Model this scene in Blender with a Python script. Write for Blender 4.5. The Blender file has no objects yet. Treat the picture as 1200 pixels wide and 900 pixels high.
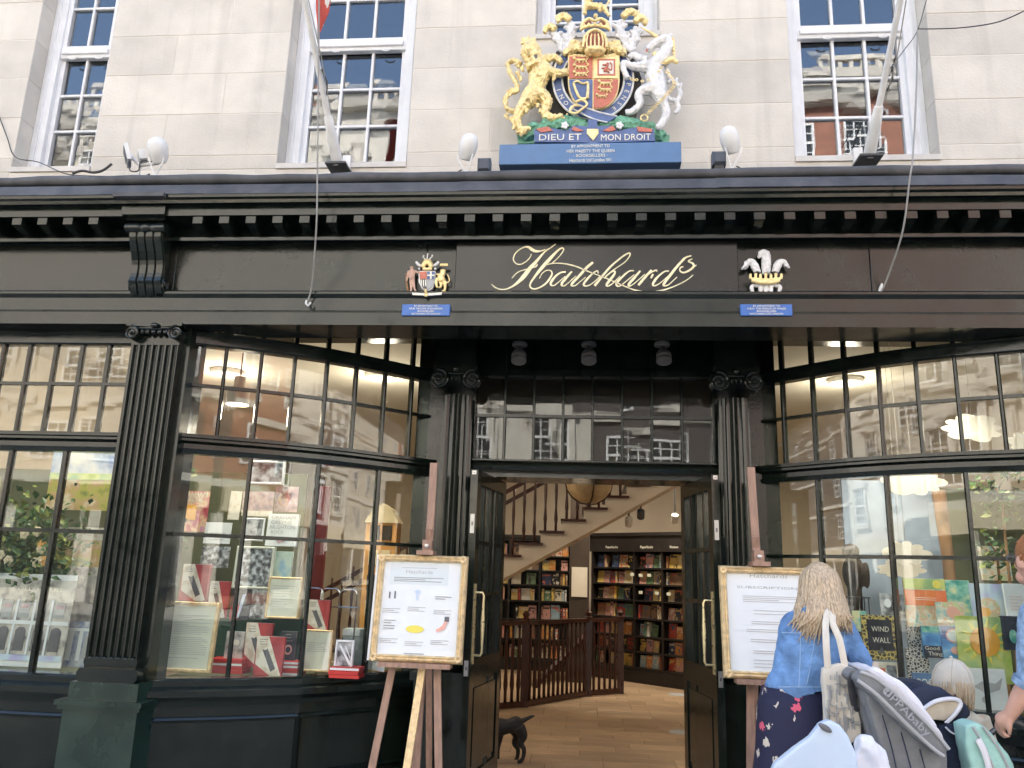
import bpy, bmesh, math, random
from mathutils import Vector, Matrix
random.seed(11)
sc = bpy.context.scene
COL = sc.collection
R = math.radians

# ---------------------------------------------------------------- camera
CAM_Z = 1.55
YAW, PITCH, ROLL, FPX = R(5.266), R(13.333), R(1.8546), 936.6
_f = Vector((-math.sin(YAW)*math.cos(PITCH), math.cos(YAW)*math.cos(PITCH), math.sin(PITCH)))
_r0 = Vector((math.cos(YAW), math.sin(YAW), 0)); _u0 = _r0.cross(_f)
_r = math.cos(ROLL)*_r0 + math.sin(ROLL)*_u0
_u = -math.sin(ROLL)*_r0 + math.cos(ROLL)*_u0
cam = bpy.data.cameras.new('camera'); camo = bpy.data.objects.new('camera', cam); COL.objects.link(camo)
camo.matrix_world = Matrix(((_r.x, _u.x, -_f.x, 0), (_r.y, _u.y, -_f.y, 0), (_r.z, _u.z, -_f.z, CAM_Z), (0, 0, 0, 1)))
cam.sensor_width = 36; cam.lens = FPX/1200*36; cam.clip_start = .05; cam.clip_end = 2000
sc.camera = camo

def P(px, py, Y):
    d = _f + ((px-600)/FPX)*_r - ((py-450)/FPX)*_u
    return Vector((0, 0, CAM_Z)) + d*(Y/d.y)
def PZ(px, py, Z):
    d = _f + ((px-600)/FPX)*_r - ((py-450)/FPX)*_u
    return Vector((0, 0, CAM_Z)) + d*((Z-CAM_Z)/d.z)

# ---------------------------------------------------------------- sky, sun, exposure
SUN_EL, SUN_AZ = R(50), R(-14)          # behind the shop: the front stands in open shade
w = bpy.data.worlds.new('World'); sc.world = w; w.use_nodes = True
nt = w.node_tree; nt.nodes.clear()
sky = nt.nodes.new('ShaderNodeTexSky'); sky.sky_type = 'NISHITA'; sky.sun_disc = False
sky.sun_elevation = SUN_EL; sky.sun_rotation = SUN_AZ; sky.air_density = 1.0; sky.dust_density = 2.4; sky.ozone_density = 1.0
bg = nt.nodes.new('ShaderNodeBackground'); bg.inputs[1].default_value = .13
out = nt.nodes.new('ShaderNodeOutputWorld')
nt.links.new(sky.outputs[0], bg.inputs[0]); nt.links.new(bg.outputs[0], out.inputs[0])
sl = bpy.data.lights.new('sun', 'SUN'); sl.energy = 4.5; sl.angle = R(.53); sl.color = (1, .94, .85)
so = bpy.data.objects.new('sun', sl); COL.objects.link(so)
sdir = Vector((math.sin(SUN_AZ)*math.cos(SUN_EL), math.cos(SUN_AZ)*math.cos(SUN_EL), math.sin(SUN_EL)))
so.rotation_euler = sdir.to_track_quat('Z', 'Y').to_euler(); so.location = sdir*60
sc.view_settings.view_transform = 'Standard'; sc.view_settings.look = 'None'
sc.view_settings.exposure = 2.52; sc.view_settings.gamma = 1; sc.view_settings.use_curve_mapping = False
sc.cycles.use_denoising = True
sc.cycles.max_bounces = 8; sc.cycles.diffuse_bounces = 4; sc.cycles.glossy_bounces = 4
sc.cycles.transparent_max_bounces = 24; sc.cycles.transmission_bounces = 4
sc.cycles.caustics_reflective = False; sc.cycles.caustics_refractive = False
sc.cycles.sample_clamp_indirect = 6

# ---------------------------------------------------------------- materials
M = {}
def mat(name, col, rough=.5, metal=0., var=0., vscale=6., bump=0., bscale=60., spec=.5, rnd=0., coat=0., stretch=None, emit=0.):
    m = bpy.data.materials.new(name); m.use_nodes = True; M[name] = m
    n = m.node_tree.nodes; l = m.node_tree.links; b = n['Principled BSDF']
    b.inputs['Base Color'].default_value = (*col, 1); b.inputs['Roughness'].default_value = rough
    b.inputs['Metallic'].default_value = metal; b.inputs['Specular IOR Level'].default_value = spec
    if coat: b.inputs['Coat Weight'].default_value = coat; b.inputs['Coat Roughness'].default_value = .08
    if emit: b.inputs['Emission Color'].default_value = (*col, 1); b.inputs['Emission Strength'].default_value = emit
    tc = n.new('ShaderNodeTexCoord'); src = tc.outputs['Object']
    if stretch:
        mp = n.new('ShaderNodeMapping'); mp.inputs['Scale'].default_value = stretch
        l.new(src, mp.inputs[0]); src = mp.outputs[0]
    last = None
    if var:
        nz = n.new('ShaderNodeTexNoise'); nz.inputs['Scale'].default_value = vscale; nz.inputs['Detail'].default_value = 5
        l.new(src, nz.inputs['Vector'])
        mr = n.new('ShaderNodeMapRange'); mr.inputs[1].default_value = .3; mr.inputs[2].default_value = .7
        mr.inputs[3].default_value = 1-var; mr.inputs[4].default_value = 1+var
        l.new(nz.outputs[0], mr.inputs[0]); last = mr.outputs[0]
        rr = n.new('ShaderNodeMapRange'); rr.inputs[1].default_value = .3; rr.inputs[2].default_value = .7
        rr.inputs[3].default_value = max(0, rough-.06); rr.inputs[4].default_value = min(1, rough+.08)
        l.new(nz.outputs[0], rr.inputs[0]); l.new(rr.outputs[0], b.inputs['Roughness'])
    if rnd:
        oi = n.new('ShaderNodeObjectInfo'); mr2 = n.new('ShaderNodeMapRange')
        mr2.inputs[3].default_value = 1-rnd; mr2.inputs[4].default_value = 1+rnd
        l.new(oi.outputs['Random'], mr2.inputs[0])
        if last is None: last = mr2.outputs[0]
        else:
            mu = n.new('ShaderNodeMath'); mu.operation = 'MULTIPLY'; l.new(last, mu.inputs[0]); l.new(mr2.outputs[0], mu.inputs[1]); last = mu.outputs[0]
    if last is not None:
        vm = n.new('ShaderNodeVectorMath'); vm.operation = 'SCALE'; vm.inputs[0].default_value = col
        l.new(last, vm.inputs['Scale']); l.new(vm.outputs[0], b.inputs['Base Color'])
    if bump:
        nb = n.new('ShaderNodeTexNoise'); nb.inputs['Scale'].default_value = bscale; nb.inputs['Detail'].default_value = 4
        l.new(src, nb.inputs['Vector'])
        bp = n.new('ShaderNodeBump'); bp.inputs['Strength'].default_value = bump; bp.inputs['Distance'].default_value = .01
        l.new(nb.outputs[0], bp.inputs['Height']); l.new(bp.outputs[0], b.inputs['Normal'])
    return m

mat('paint', (.0085, .0135, .0105), .15, var=.25, vscale=9, bump=.06, bscale=34, spec=.5)
mat('paint_flat', (.011, .0145, .0115), .18, var=.35, vscale=5, bump=.12, bscale=60, spec=.5)
mat('paint_green', (.012, .030, .023), .27, var=.3, vscale=4, bump=.1, bscale=40, spec=.55)
mat('sign_paint', (.012, .0125, .012), .24, var=.1, vscale=2, bump=.03, bscale=20, spec=.5)
mat('stone', (.63, .59, .52), .85, var=.09, vscale=3.2, bump=.25, bscale=70, rnd=.085)
mat('mortar', (.70, .66, .60), .9, var=.06, vscale=9)
mat('stone_trim', (.62, .595, .55), .8, var=.10, vscale=5, bump=.15, bscale=60)
mat('lead', (.075, .076, .080), .58, var=.35, vscale=7, bump=.35, bscale=22, spec=.5)
mat('white_paint', (.78, .79, .80), .4, var=.05, vscale=8, bump=.08, bscale=40)
mat('white_metal', (.72, .72, .70), .35, var=.06, vscale=14)
mat('grey_box', (.06, .07, .09), .45, var=.15, vscale=20)
mat('gold', (.90, .71, .34), .34, metal=.38, var=.18, vscale=30, bump=.35, bscale=120)
mat('gold_leaf', (.90, .82, .54), .35, metal=0., var=.08, vscale=40)
mat('gilt_frame', (.74, .56, .31), .42, metal=.25, var=.25, vscale=26, bump=.5, bscale=90)
mat('silver_paint', (.76, .755, .74), .45, metal=.1, var=.15, vscale=30, bump=.35, bscale=110)
mat('heraldic_red', (.55, .17, .11), .45, var=.15, vscale=40)
mat('heraldic_blue', (.10, .15, .31), .45, var=.15, vscale=40)
mat('heraldic_green', (.17, .42, .28), .5, var=.25, vscale=30, bump=.5, bscale=90)
mat('plaque_blue', (.095, .195, .37), .4, var=.06, vscale=12)
mat('plaque_bright', (.045, .15, .46), .35, var=.06, vscale=12)
mat('lettering', (.82, .80, .70), .4)
mat('brass', (.72, .62, .36), .3, metal=.7, var=.1, vscale=30)
mat('steel', (.5, .5, .5), .35, metal=.8)
mat('cable', (.30, .29, .27), .6)
mat('cable_dark', (.05, .05, .05), .6)
mat('oak', (.33, .205, .15), .5, var=.22, vscale=8, bump=.15, bscale=50, stretch=(6, 6, 1))
mat('mahogany', (.052, .016, .010), .32, var=.3, vscale=8, stretch=(5, 5, 1), spec=.5)
mat('bookcase_black', (.014, .011, .010), .45, var=.2, vscale=6)
mat('floor_wood', (.47, .335, .215), .42, var=.14, vscale=5, bump=.08, bscale=40, rnd=.16)
mat('floor_gap', (.14, .085, .05), .8)
mat('cream_wall', (.62, .55, .45), .85, var=.05, vscale=3)
mat('ceiling_white', (.72, .68, .60), .9, var=.03, vscale=3)
mat('stair_white', (.62, .54, .44), .7, var=.06, vscale=4)
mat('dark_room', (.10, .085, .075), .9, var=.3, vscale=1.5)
mat('display_green', (.085, .092, .040), .7, var=.15, vscale=5)
mat('display_dark', (.05, .035, .025), .7, var=.25, vscale=4)
mat('display_sky', (.30, .36, .45), .8, var=.3, vscale=2.2)
mat('paper', (.76, .80, .82), .7, var=.02, vscale=10)
mat('cream_paper', (.72, .74, .62), .7, var=.03, vscale=10)
mat('print_ink', (.14, .14, .15), .8)
mat('print_grey', (.42, .43, .44), .8)
mat('lamp_white', (1, .86, .66), .5, emit=14)
mat('lamp_shade', (.75, .70, .60), .6, var=.05)
mat('alabaster', (.50, .37, .20), .5, var=.25, vscale=9)
mat('asphalt', (.05, .05, .052), .85, var=.2, vscale=12, bump=.3, bscale=150)
mat('paving', (.30, .285, .26), .8, var=.12, vscale=5, bump=.25, bscale=60, rnd=.1)
mat('kerb', (.34, .33, .31), .8, var=.12, vscale=6, bump=.2)
mat('road_line', (.72, .60, .12), .7, var=.1, vscale=20)
def streaks(name, lo, hi, sc_=(9, 9, .55), amt=.16):
    m = M[name]; n = m.node_tree.nodes; l = m.node_tree.links; b = n['Principled BSDF']; src = b.inputs['Base Color'].links[0].from_socket
    tc = n.new('ShaderNodeTexCoord'); mp = n.new('ShaderNodeMapping'); mp.inputs['Scale'].default_value = sc_; l.new(tc.outputs['Object'], mp.inputs[0])
    nz = n.new('ShaderNodeTexNoise'); nz.inputs['Scale'].default_value = 1; nz.inputs['Detail'].default_value = 6; l.new(mp.outputs[0], nz.inputs['Vector'])
    mr = n.new('ShaderNodeMapRange'); mr.inputs[1].default_value = lo; mr.inputs[2].default_value = hi; mr.inputs[3].default_value = 1; mr.inputs[4].default_value = 1-amt; l.new(nz.outputs[0], mr.inputs[0])
    vm = n.new('ShaderNodeVectorMath'); vm.operation = 'SCALE'; l.new(src, vm.inputs[0]); l.new(mr.outputs[0], vm.inputs['Scale']); l.new(vm.outputs[0], b.inputs['Base Color'])
streaks('stone', .54, .8, amt=.16); streaks('stone', .5, .72, (2.2, 2.2, 3.0), .08); streaks('white_paint', .55, .8, (14, 14, 1.2), .14); streaks('lead', .45, .75, (3, 3, 2), .4)
def plain(name, col, rough=.6, **k): return M.get(name) or mat(name, col, rough, **k)

def glass_material(name, tint=(.94, .965, .945), r0=.036, rough=0.0):
    m = bpy.data.materials.new(name); m.use_nodes = True; M[name] = m
    n = m.node_tree.nodes; l = m.node_tree.links; n.clear()
    o = n.new('ShaderNodeOutputMaterial'); mx = n.new('ShaderNodeMixShader')
    tr = n.new('ShaderNodeBsdfTransparent'); tr.inputs[0].default_value = (*tint, 1)
    gl = n.new('ShaderNodeBsdfGlossy'); gl.inputs['Roughness'].default_value = rough; gl.inputs[0].default_value = (1, 1, 1, 1)
    lw = n.new('ShaderNodeLayerWeight'); lw.inputs[0].default_value = .5
    pw = n.new('ShaderNodeMath'); pw.operation = 'POWER'; pw.inputs[1].default_value = 5
    ma = n.new('ShaderNodeMath'); ma.operation = 'MULTIPLY_ADD'; ma.inputs[1].default_value = 1-r0; ma.inputs[2].default_value = r0
    tc = n.new('ShaderNodeTexCoord'); nz = n.new('ShaderNodeTexNoise'); nz.inputs['Scale'].default_value = 2.2; nz.inputs['Detail'].default_value = 1
    bp = n.new('ShaderNodeBump'); bp.inputs['Strength'].default_value = .03; bp.inputs['Distance'].default_value = .012
    l.new(tc.outputs['Object'], nz.inputs['Vector']); l.new(nz.outputs[0], bp.inputs['Height']); l.new(bp.outputs[0], gl.inputs['Normal'])
    l.new(lw.outputs['Facing'], pw.inputs[0]); l.new(pw.outputs[0], ma.inputs[0]); l.new(ma.outputs[0], mx.inputs[0])
    l.new(tr.outputs[0], mx.inputs[1]); l.new(gl.outputs[0], mx.inputs[2]); l.new(mx.outputs[0], o.inputs[0])
    return m
glass_material('glass'); glass_material('glass_upper', (.80, .83, .84), .10)

# ---------------------------------------------------------------- mesh helpers
class MB:
    def __init__(s): s.v = []; s.f = []
    def add(s, vs, fs):
        o = len(s.v); s.v += [tuple(v) for v in vs]; s.f += [tuple(i+o for i in f) for f in fs]; return s
    def hexa(s, c):
        return s.add(c, [(0, 3, 2, 1), (4, 5, 6, 7), (0, 1, 5, 4), (1, 2, 6, 5), (2, 3, 7, 6), (3, 0, 4, 7)])
    def box(s, x0, x1, y0, y1, z0, z1):
        return s.hexa([(x0, y0, z0), (x1, y0, z0), (x1, y1, z0), (x0, y1, z0), (x0, y0, z1), (x1, y0, z1), (x1, y1, z1), (x0, y1, z1)])
    def bbox(s, x0, x1, y0, y1, z0, z1, b=.004):      # box with a chamfered front (facing -Y)
        s.add([(x0, y1, z0), (x1, y1, z0), (x1, y1, z1), (x0, y1, z1), (x0, y0+b, z0), (x1, y0+b, z0), (x1, y0+b, z1), (x0, y0+b, z1),
               (x0+b, y0, z0+b), (x1-b, y0, z0+b), (x1-b, y0, z1-b), (x0+b, y0, z1-b)],
              [(3, 2, 1, 0), (0, 1, 5, 4), (1, 2, 6, 5), (2, 3, 7, 6), (3, 0, 4, 7), (4, 5, 9, 8), (5, 6, 10, 9), (6, 7, 11, 10), (7, 4, 8, 11), (8, 9, 10, 11)]); return s
    def bar(s, a, b, w, d=None, up=(0, 0, 1)):
        a = Vector(a); b = Vector(b); d = w if d is None else d
        t = (b-a).normalized(); up = Vector(up)
        if abs(t.dot(up)) > .98: up = Vector((0, 1, 0))
        x = t.cross(up).normalized(); y = x.cross(t)
        c = []
        for p in (a, b):
            for (i, j) in ((-1, -1), (1, -1), (1, 1), (-1, 1)): c.append(p+x*(i*w/2)+y*(j*d/2))
        return s.hexa(c)
    def tube(s, pts, rad, n=8, cap=True, flat=1.0, flatdir=None):
        pts = [Vector(p) for p in pts]; k = len(pts)
        if not isinstance(rad, (list, tuple)): rad = [rad]*k
        ref = None; vs = []
        for i, p in enumerate(pts):
            t = (pts[min(i+1, k-1)]-pts[max(i-1, 0)])
            t = t.normalized() if t.length > 1e-9 else Vector((0, 0, 1))
            if ref is None:
                ref = Vector((0, 1, 0)) if flatdir is None else Vector(flatdir)
                if abs(t.dot(ref)) > .95: ref = Vector((1, 0, 0))
            x = (ref-t*ref.dot(t)).normalized(); y = t.cross(x)
            ref = x if flatdir is None else Vector(flatdir)
            for j in range(n):
                a = 2*math.pi*j/n; vs.append(p+(x*math.cos(a)*flat+y*math.sin(a))*rad[i])
        fs = [(i*n+j, i*n+(j+1) % n, (i+1)*n+(j+1) % n, (i+1)*n+j) for i in range(k-1) for j in range(n)]
        if cap: fs += [tuple(range(n))[::-1], tuple((k-1)*n+j for j in range(n))]
        return s.add(vs, fs)
    def lathe(s, c, prof, n=16, axis=(0, 0, 1), a0=0, a1=2*math.pi):
        c = Vector(c); ax = Vector(axis).normalized()
        x = ax.orthogonal().normalized(); y = ax.cross(x); full = abs(a1-a0-2*math.pi) < 1e-6
        m = n if full else n+1; vs = []
        for (r, h) in prof:
            for j in range(m):
                a = a0+(a1-a0)*j/n; vs.append(c+ax*h+(x*math.cos(a)+y*math.sin(a))*r)
        fs = []
        for i in range(len(prof)-1):
            for j in range(n):
                j2 = (j+1) % m if full else j+1
                fs.append((i*m+j, i*m+j2, (i+1)*m+j2, (i+1)*m+j))
        if full: fs += [tuple(range(m))[::-1], tuple((len(prof)-1)*m+j for j in range(m))]
        return s.add(vs, fs)
    def ell(s, c, r, nu=12, nv=8, rot=None):
        c = Vector(c); r = (r, r, r) if not isinstance(r, (tuple, list)) else r; vs = []
        for i in range(1, nv):
            th = math.pi*i/nv
            for j in range(nu):
                ph = 2*math.pi*j/nu
                p = Vector((r[0]*math.sin(th)*math.cos(ph), r[1]*math.sin(th)*math.sin(ph), r[2]*math.cos(th)))
                vs.append(c+(rot @ p if rot else p))
        top = Vector((0, 0, r[2])); 
        vs.append(c+(rot @ top if rot else top)); vs.append(c-(rot @ top if rot else top))
        fs = [(i*nu+j, (i+1)*nu+j, (i+1)*nu+(j+1) % nu, i*nu+(j+1) % nu) for i in range(nv-2) for j in range(nu)]
        T = len(vs)-2; B = T+1
        fs += [(T, j, (j+1) % nu) for j in range(nu)] + [(B, (nv-2)*nu+(j+1) % nu, (nv-2)*nu+j) for j in range(nu)]
        return s.add(vs, fs)
    def prism(s, poly, y0, y1):       # polygon of (x, z) extruded from y0 (front) to y1
        k = len(poly); vs = [(x, y0, z) for x, z in poly]+[(x, y1, z) for x, z in poly]
        fs = [tuple(range(k)), tuple(range(k, 2*k))[::-1]]+[(i, i+k, (i+1) % k+k, (i+1) % k) for i in range(k)]
        return s.add(vs, fs)
    def prismx(s, poly, x0, x1):      # polygon of (y, z) extruded along x
        k = len(poly); vs = [(x0, y, z) for y, z in poly]+[(x1, y, z) for y, z in poly]
        fs = [tuple(range(k)), tuple(range(k, 2*k))[::-1]]+[(i, i+k, (i+1) % k+k, (i+1) % k) for i in range(k)]
        return s.add(vs, fs)
    def prismz(s, poly, z0, z1, sc1=1.0, c=(0, 0)):
        k = len(poly); vs = [(x, y, z0) for x, y in poly]+[(c[0]+(x-c[0])*sc1, c[1]+(y-c[1])*sc1, z1) for x, y in poly]
        fs = [tuple(range(k))[::-1], tuple(range(k, 2*k))]+[(i, (i+1) % k, (i+1) % k+k, i+k) for i in range(k)]
        return s.add(vs, fs)
    def sweep(s, path, prof):         # plan path (x, y) left to right; prof (d, z): d = outward (towards -Y side)
        k = len(path); m = len(prof); vs = []
        for i in range(k):
            a = Vector(path[max(i-1, 0)]); b = Vector(path[min(i+1, k-1)]); t = (b-a).normalized(); nrm = Vector((t.y, -t.x))
            e = 1.0
            if 0 < i < k-1:
                t1 = (Vector(path[i])-a).normalized(); e = 1/max(.5, t1.dot(t))
            for (d, z) in prof: vs.append((path[i][0]+nrm.x*d*e, path[i][1]+nrm.y*d*e, z))
        fs = [(i*m+j, i*m+(j+1) % m, (i+1)*m+(j+1) % m, (i+1)*m+j) for i in range(k-1) for j in range(m)]
        fs += [tuple(range(m))[::-1], tuple((k-1)*m+j for j in range(m))]
        return s.add(vs, fs)
    def mesh(s, name, m=None, smooth=False):
        me = bpy.data.meshes.new(name); me.from_pydata(s.v, [], s.f)
        bm = bmesh.new(); bm.from_mesh(me); bmesh.ops.recalc_face_normals(bm, faces=bm.faces); bm.to_mesh(me); bm.free()
        if smooth: me.polygons.foreach_set('use_smooth', [True]*len(me.polygons))
        if m is not None: me.materials.append(M[m] if isinstance(m, str) else m)
        return me
    def build(s, name, m, parent=None, smooth=False, autosmooth=False):
        return link(name, s.mesh(name, m, smooth), parent)

def link(name, me, parent=None, loc=None, rot=None):
    o = bpy.data.objects.new(name, me); COL.objects.link(o)
    if loc is not None: o.location = loc
    if rot is not None: o.rotation_euler = rot
    if parent is not None: adopt(o, parent)
    return o
def wm(o):
    return o.matrix_basis if o.parent is None else wm(o.parent) @ o.matrix_parent_inverse @ o.matrix_basis
def adopt(o, parent):
    o.parent = parent; o.matrix_parent_inverse = wm(parent).inverted(); return o
def tag(o, label=None, cat=None, group=None, kind=None):
    if label: o['label'] = label
    if cat: o['category'] = cat
    if group: o['group'] = group
    if kind: o['kind'] = kind
    return o
def thing(name, label, cat, loc=(0, 0, 0), group=None, kind=None):
    o = bpy.data.objects.new(name, None); COL.objects.link(o); o.location = loc; o.empty_display_size = .1
    return tag(o, label, cat, group, kind)
def smooth_obj(o, angle=40):
    me = o.data; me.polygons.foreach_set('use_smooth', [True]*len(me.polygons))
    bm = bmesh.new(); bm.from_mesh(me); lim = R(angle)
    for e in bm.edges:
        if len(e.link_faces) == 2 and e.calc_face_angle(0) > lim: e.smooth = False
    bm.to_mesh(me); bm.free(); return o
def catmull(pts, n=6):
    k = len(pts); o = []
    if k < 3: return [tuple(p) for p in pts]
    for i in range(k-1):
        p0, p1, p2, p3 = pts[max(i-1, 0)], pts[i], pts[i+1], pts[min(i+2, k-1)]
        for j in range(n):
            t = j/n
            o.append(tuple(.5*((2*b)+(-a+c)*t+(2*a-5*b+4*c-d)*t*t+(-a+3*b-3*c+d)*t**3) for a, b, c, d in zip(p0, p1, p2, p3)))
    o.append(tuple(pts[-1])); return o
def crumple(o, amp, scale, seed=0., fine=.3):
    from mathutils import noise
    me = o.data; off = Vector((seed, seed*1.7, seed*.3)); ns = [v.normal.copy() for v in me.vertices]
    for v, nn in zip(me.vertices, ns):
        q = v.co*scale+off; f = 1-abs(noise.noise(Vector((q.x, q.y, q.z*.55)))*2)
        v.co += nn*amp*((f-.6)+fine*noise.noise(q*3.1))
    return o
def remesh(mb, name, mtl, parent=None, voxel=.01, smooth_it=4, keep=None):
    o = mb.build(name, mtl)
    rm = o.modifiers.new('r', 'REMESH'); rm.mode = 'VOXEL'; rm.voxel_size = voxel; rm.use_smooth_shade = True
    if smooth_it:
        sm = o.modifiers.new('s', 'SMOOTH'); sm.iterations = smooth_it; sm.factor = .5
    dg = bpy.context.evaluated_depsgraph_get(); dg.update()
    me = bpy.data.meshes.new_from_object(o.evaluated_get(dg)); me.name = name
    old = o.data; o.modifiers.clear(); o.data = me; bpy.data.meshes.remove(old)
    if not me.materials: me.materials.append(M[mtl])
    me.polygons.foreach_set('use_smooth', [True]*len(me.polygons))
    if parent is not None: adopt(o, parent)
    return o
_text_cache = {}
def text_mesh(s, size, mtl, extrude=.001, align='CENTER', shear=0., bold=0., spacing=1.0):
    key = (s, size, mtl, extrude, align, shear, bold)
    if key in _text_cache: return _text_cache[key]
    c = bpy.data.curves.new('lettering', 'FONT'); c.body = s; c.size = size; c.align_x = align; c.align_y = 'CENTER'
    c.extrude = extrude; c.shear = shear; c.offset = bold; c.resolution_u = 2; c.space_character = spacing
    o = bpy.data.objects.new('lettering', c); COL.objects.link(o)
    dg = bpy.context.evaluated_depsgraph_get(); dg.update()
    me = bpy.data.meshes.new_from_object(o.evaluated_get(dg)); me.name = 'lettering'
    bpy.data.objects.remove(o); bpy.data.curves.remove(c)
    me.materials.clear(); me.materials.append(M[mtl]); _text_cache[key] = me
    return me
def put_text(s, x, y, z, size, mtl, parent, rx=90, rz=0, ry=0, name='lettering', width=None, **k):
    me = text_mesh(s, size, mtl, **k)
    o = link(name, me, None, (x, y, z), (R(rx), R(ry), R(rz)))
    if width:
        wd = max((v.co.x for v in me.vertices), default=1)-min((v.co.x for v in me.vertices), default=0)
        o.scale = (width/wd, 1, 1)
    adopt(o, parent); return o
# ================================================================ street and ground
def sheet(name, x0, x1, y0, y1, z, m):
    return tag(MB().add([(x0, y0, z), (x1, y0, z), (x1, y1, z), (x0, y1, z)], [(0, 1, 2, 3)]).build(name, m), kind='structure')
sheet('ground', -300, 300, -300, 300, -.16, 'asphalt')
sheet('road', -120, 120, -14.6, -2.4, -.14, 'asphalt')
def pavement(name, y0, y1, m='paving'):
    return tag(MB().box(-60, 60, y0, y1, -.15, -.004 if m == 'mortar' else -.004).build(name, m), kind='structure')
pav = pavement('pavement', -2.25, 5.62)
flag = MB().bbox(0, 1, 0, 1, 0, 1, .0)  # unused helper shape
fl_me = MB().add([(0.004, .004, 0), (.896, .004, 0), (.896, .596, 0), (.004, .596, 0), (.008, .008, .006), (.892, .008, .006), (.892, .592, .006), (.008, .592, .006)],
                 [(0, 1, 5, 4), (1, 2, 6, 5), (2, 3, 7, 6), (3, 0, 4, 7), (4, 5, 6, 7)]).mesh('paving_slab', 'paving')
for j in range(9):
    for i in range(-5, 5):
        link('paving_slab', fl_me, pav, (i*.9+(j % 2)*.45, .2+j*.6, -.006))
pavement('far_pavement', -18.4, -14.75)
for nm, y in (('kerb', -2.4), ('far_kerb', -14.75)):
    tag(MB().box(-60, 60, y, y+.149, -.15, 0.002).build(nm, 'kerb'), kind='structure')
for y in (-2.62, -2.80):
    tag(MB().add([(-60, y, -.136), (60, y, -.136), (60, y+.09, -.136), (-60, y+.09, -.136)], [(0, 1, 2, 3)]).build('yellow_line', 'road_line'), kind='structure')

# ================================================================ the building
XC = .075                                   # middle of the doorway
B = thing('bookshop_building', 'pale stone building with a glossy black-green bowed bookshop front at street level', 'building', (XC, 5.6, 0))
YW = 5.25                                   # stone face
zsill = {1: P(70, 195, YW).z, 2: P(400, 191, YW).z, 4: P(1000, 181.5, YW).z}
ZS = sum(zsill.values())/3; Z3 = P(700, 38, YW).z
OPEN = [(P(13, 197, YW).x, P(106, 195, YW).x, ZS, ZS+2.35), (P(324, 191, YW).x, P(476, 191, YW).x, ZS, ZS+2.35),
        (P(627.5, 37, YW).x, P(773, 37, YW).x, Z3, ZS+2.35), (P(931.5, 180, YW).x, P(1102, 182, YW).x, ZS, ZS+2.35)]
XL, XR, ZTOP = -6.2, 5.2, 7.3
cz = [P(540, y, YW).z for y in (178, 130, 86, 32)]
step = (cz[3]-cz[0])/3
zj = [3.6, ZS-.045]+[cz[0]+step*k for k in range(0, 9)]
zj = [z for z in zj if z < ZTOP]+[ZTOP]
# mortar bed behind the ashlar, pier by pier
mor = MB(); xs = [XL]
for o in OPEN: xs += [o[0]-.004, o[1]+.004]
xs += [XR]
for i in range(0, len(xs), 2): mor.box(xs[i], xs[i+1], YW+.0035, YW+.33, 3.6, ZTOP)
for o in OPEN: mor.box(o[0]-.004, o[1]+.004, YW+.005, YW+.33, 3.6, o[2]-.004); mor.box(o[0]-.004, o[1]+.004, YW+.005, YW+.33, o[3]+.004, ZTOP)
mor.build('mortar_bed', 'mortar', B)
rs = random.Random(5)
for ci in range(len(zj)-1):
    z0, z1 = zj[ci], zj[ci+1]
    if z1-z0 < .03: continue
    cuts = []
    for o in OPEN:
        if o[2] < z1-.02 and o[3] > z0+.02: cuts.append((o[0], o[1]))
    iv = []; x = XL
    for a, b in sorted(cuts): iv.append((x, a)); x = b
    iv.append((x, XR))
    for a, b in iv:
        L = b-a; n = max(1, round(L/.92)); e = [a]
        for k in range(1, n): e.append(a+L*(k+rs.uniform(-.16, .16)+(.2 if ci % 2 else -.2))/n)
        e.append(b)
        for k in range(n):
            d = rs.uniform(-.0015, .0015); g = .0018
            MB().bbox(e[k]+(g if k else 0), e[k+1]-(g if k < n-1 else 0), YW+d, YW+.3, z0+g, z1-g, .004).build('stone_block', 'stone', B)
# upper storeys and shell (out of the picture, they keep the sun off the pavement)
MB().box(-16, 14, YW+.02, YW+.35, ZTOP, 21).box(-16, XL, YW+.02, YW+.35, 0, ZTOP).box(XR, 14, YW+.02, YW+.35, 0, ZTOP).build('upper_wall', 'stone_trim', B)
MB().box(-16, -15.7, YW+.35, 16, 0, 21).box(13.7, 14, YW+.35, 16, 0, 21).box(-16, 14, 16, 16.3, 0, 21).build('party_wall', 'stone_trim', B)
MB().box(-16.2, 14.2, YW-.3, 16.4, 21, 21.4).build('roof', 'lead', B)
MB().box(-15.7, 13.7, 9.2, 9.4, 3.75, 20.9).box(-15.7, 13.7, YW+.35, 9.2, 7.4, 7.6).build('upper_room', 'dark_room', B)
MB().box(-15.7, 13.7, 6.3, 16, 3.62, 3.75).build('upper_floor', 'ceiling_white', B)

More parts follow.
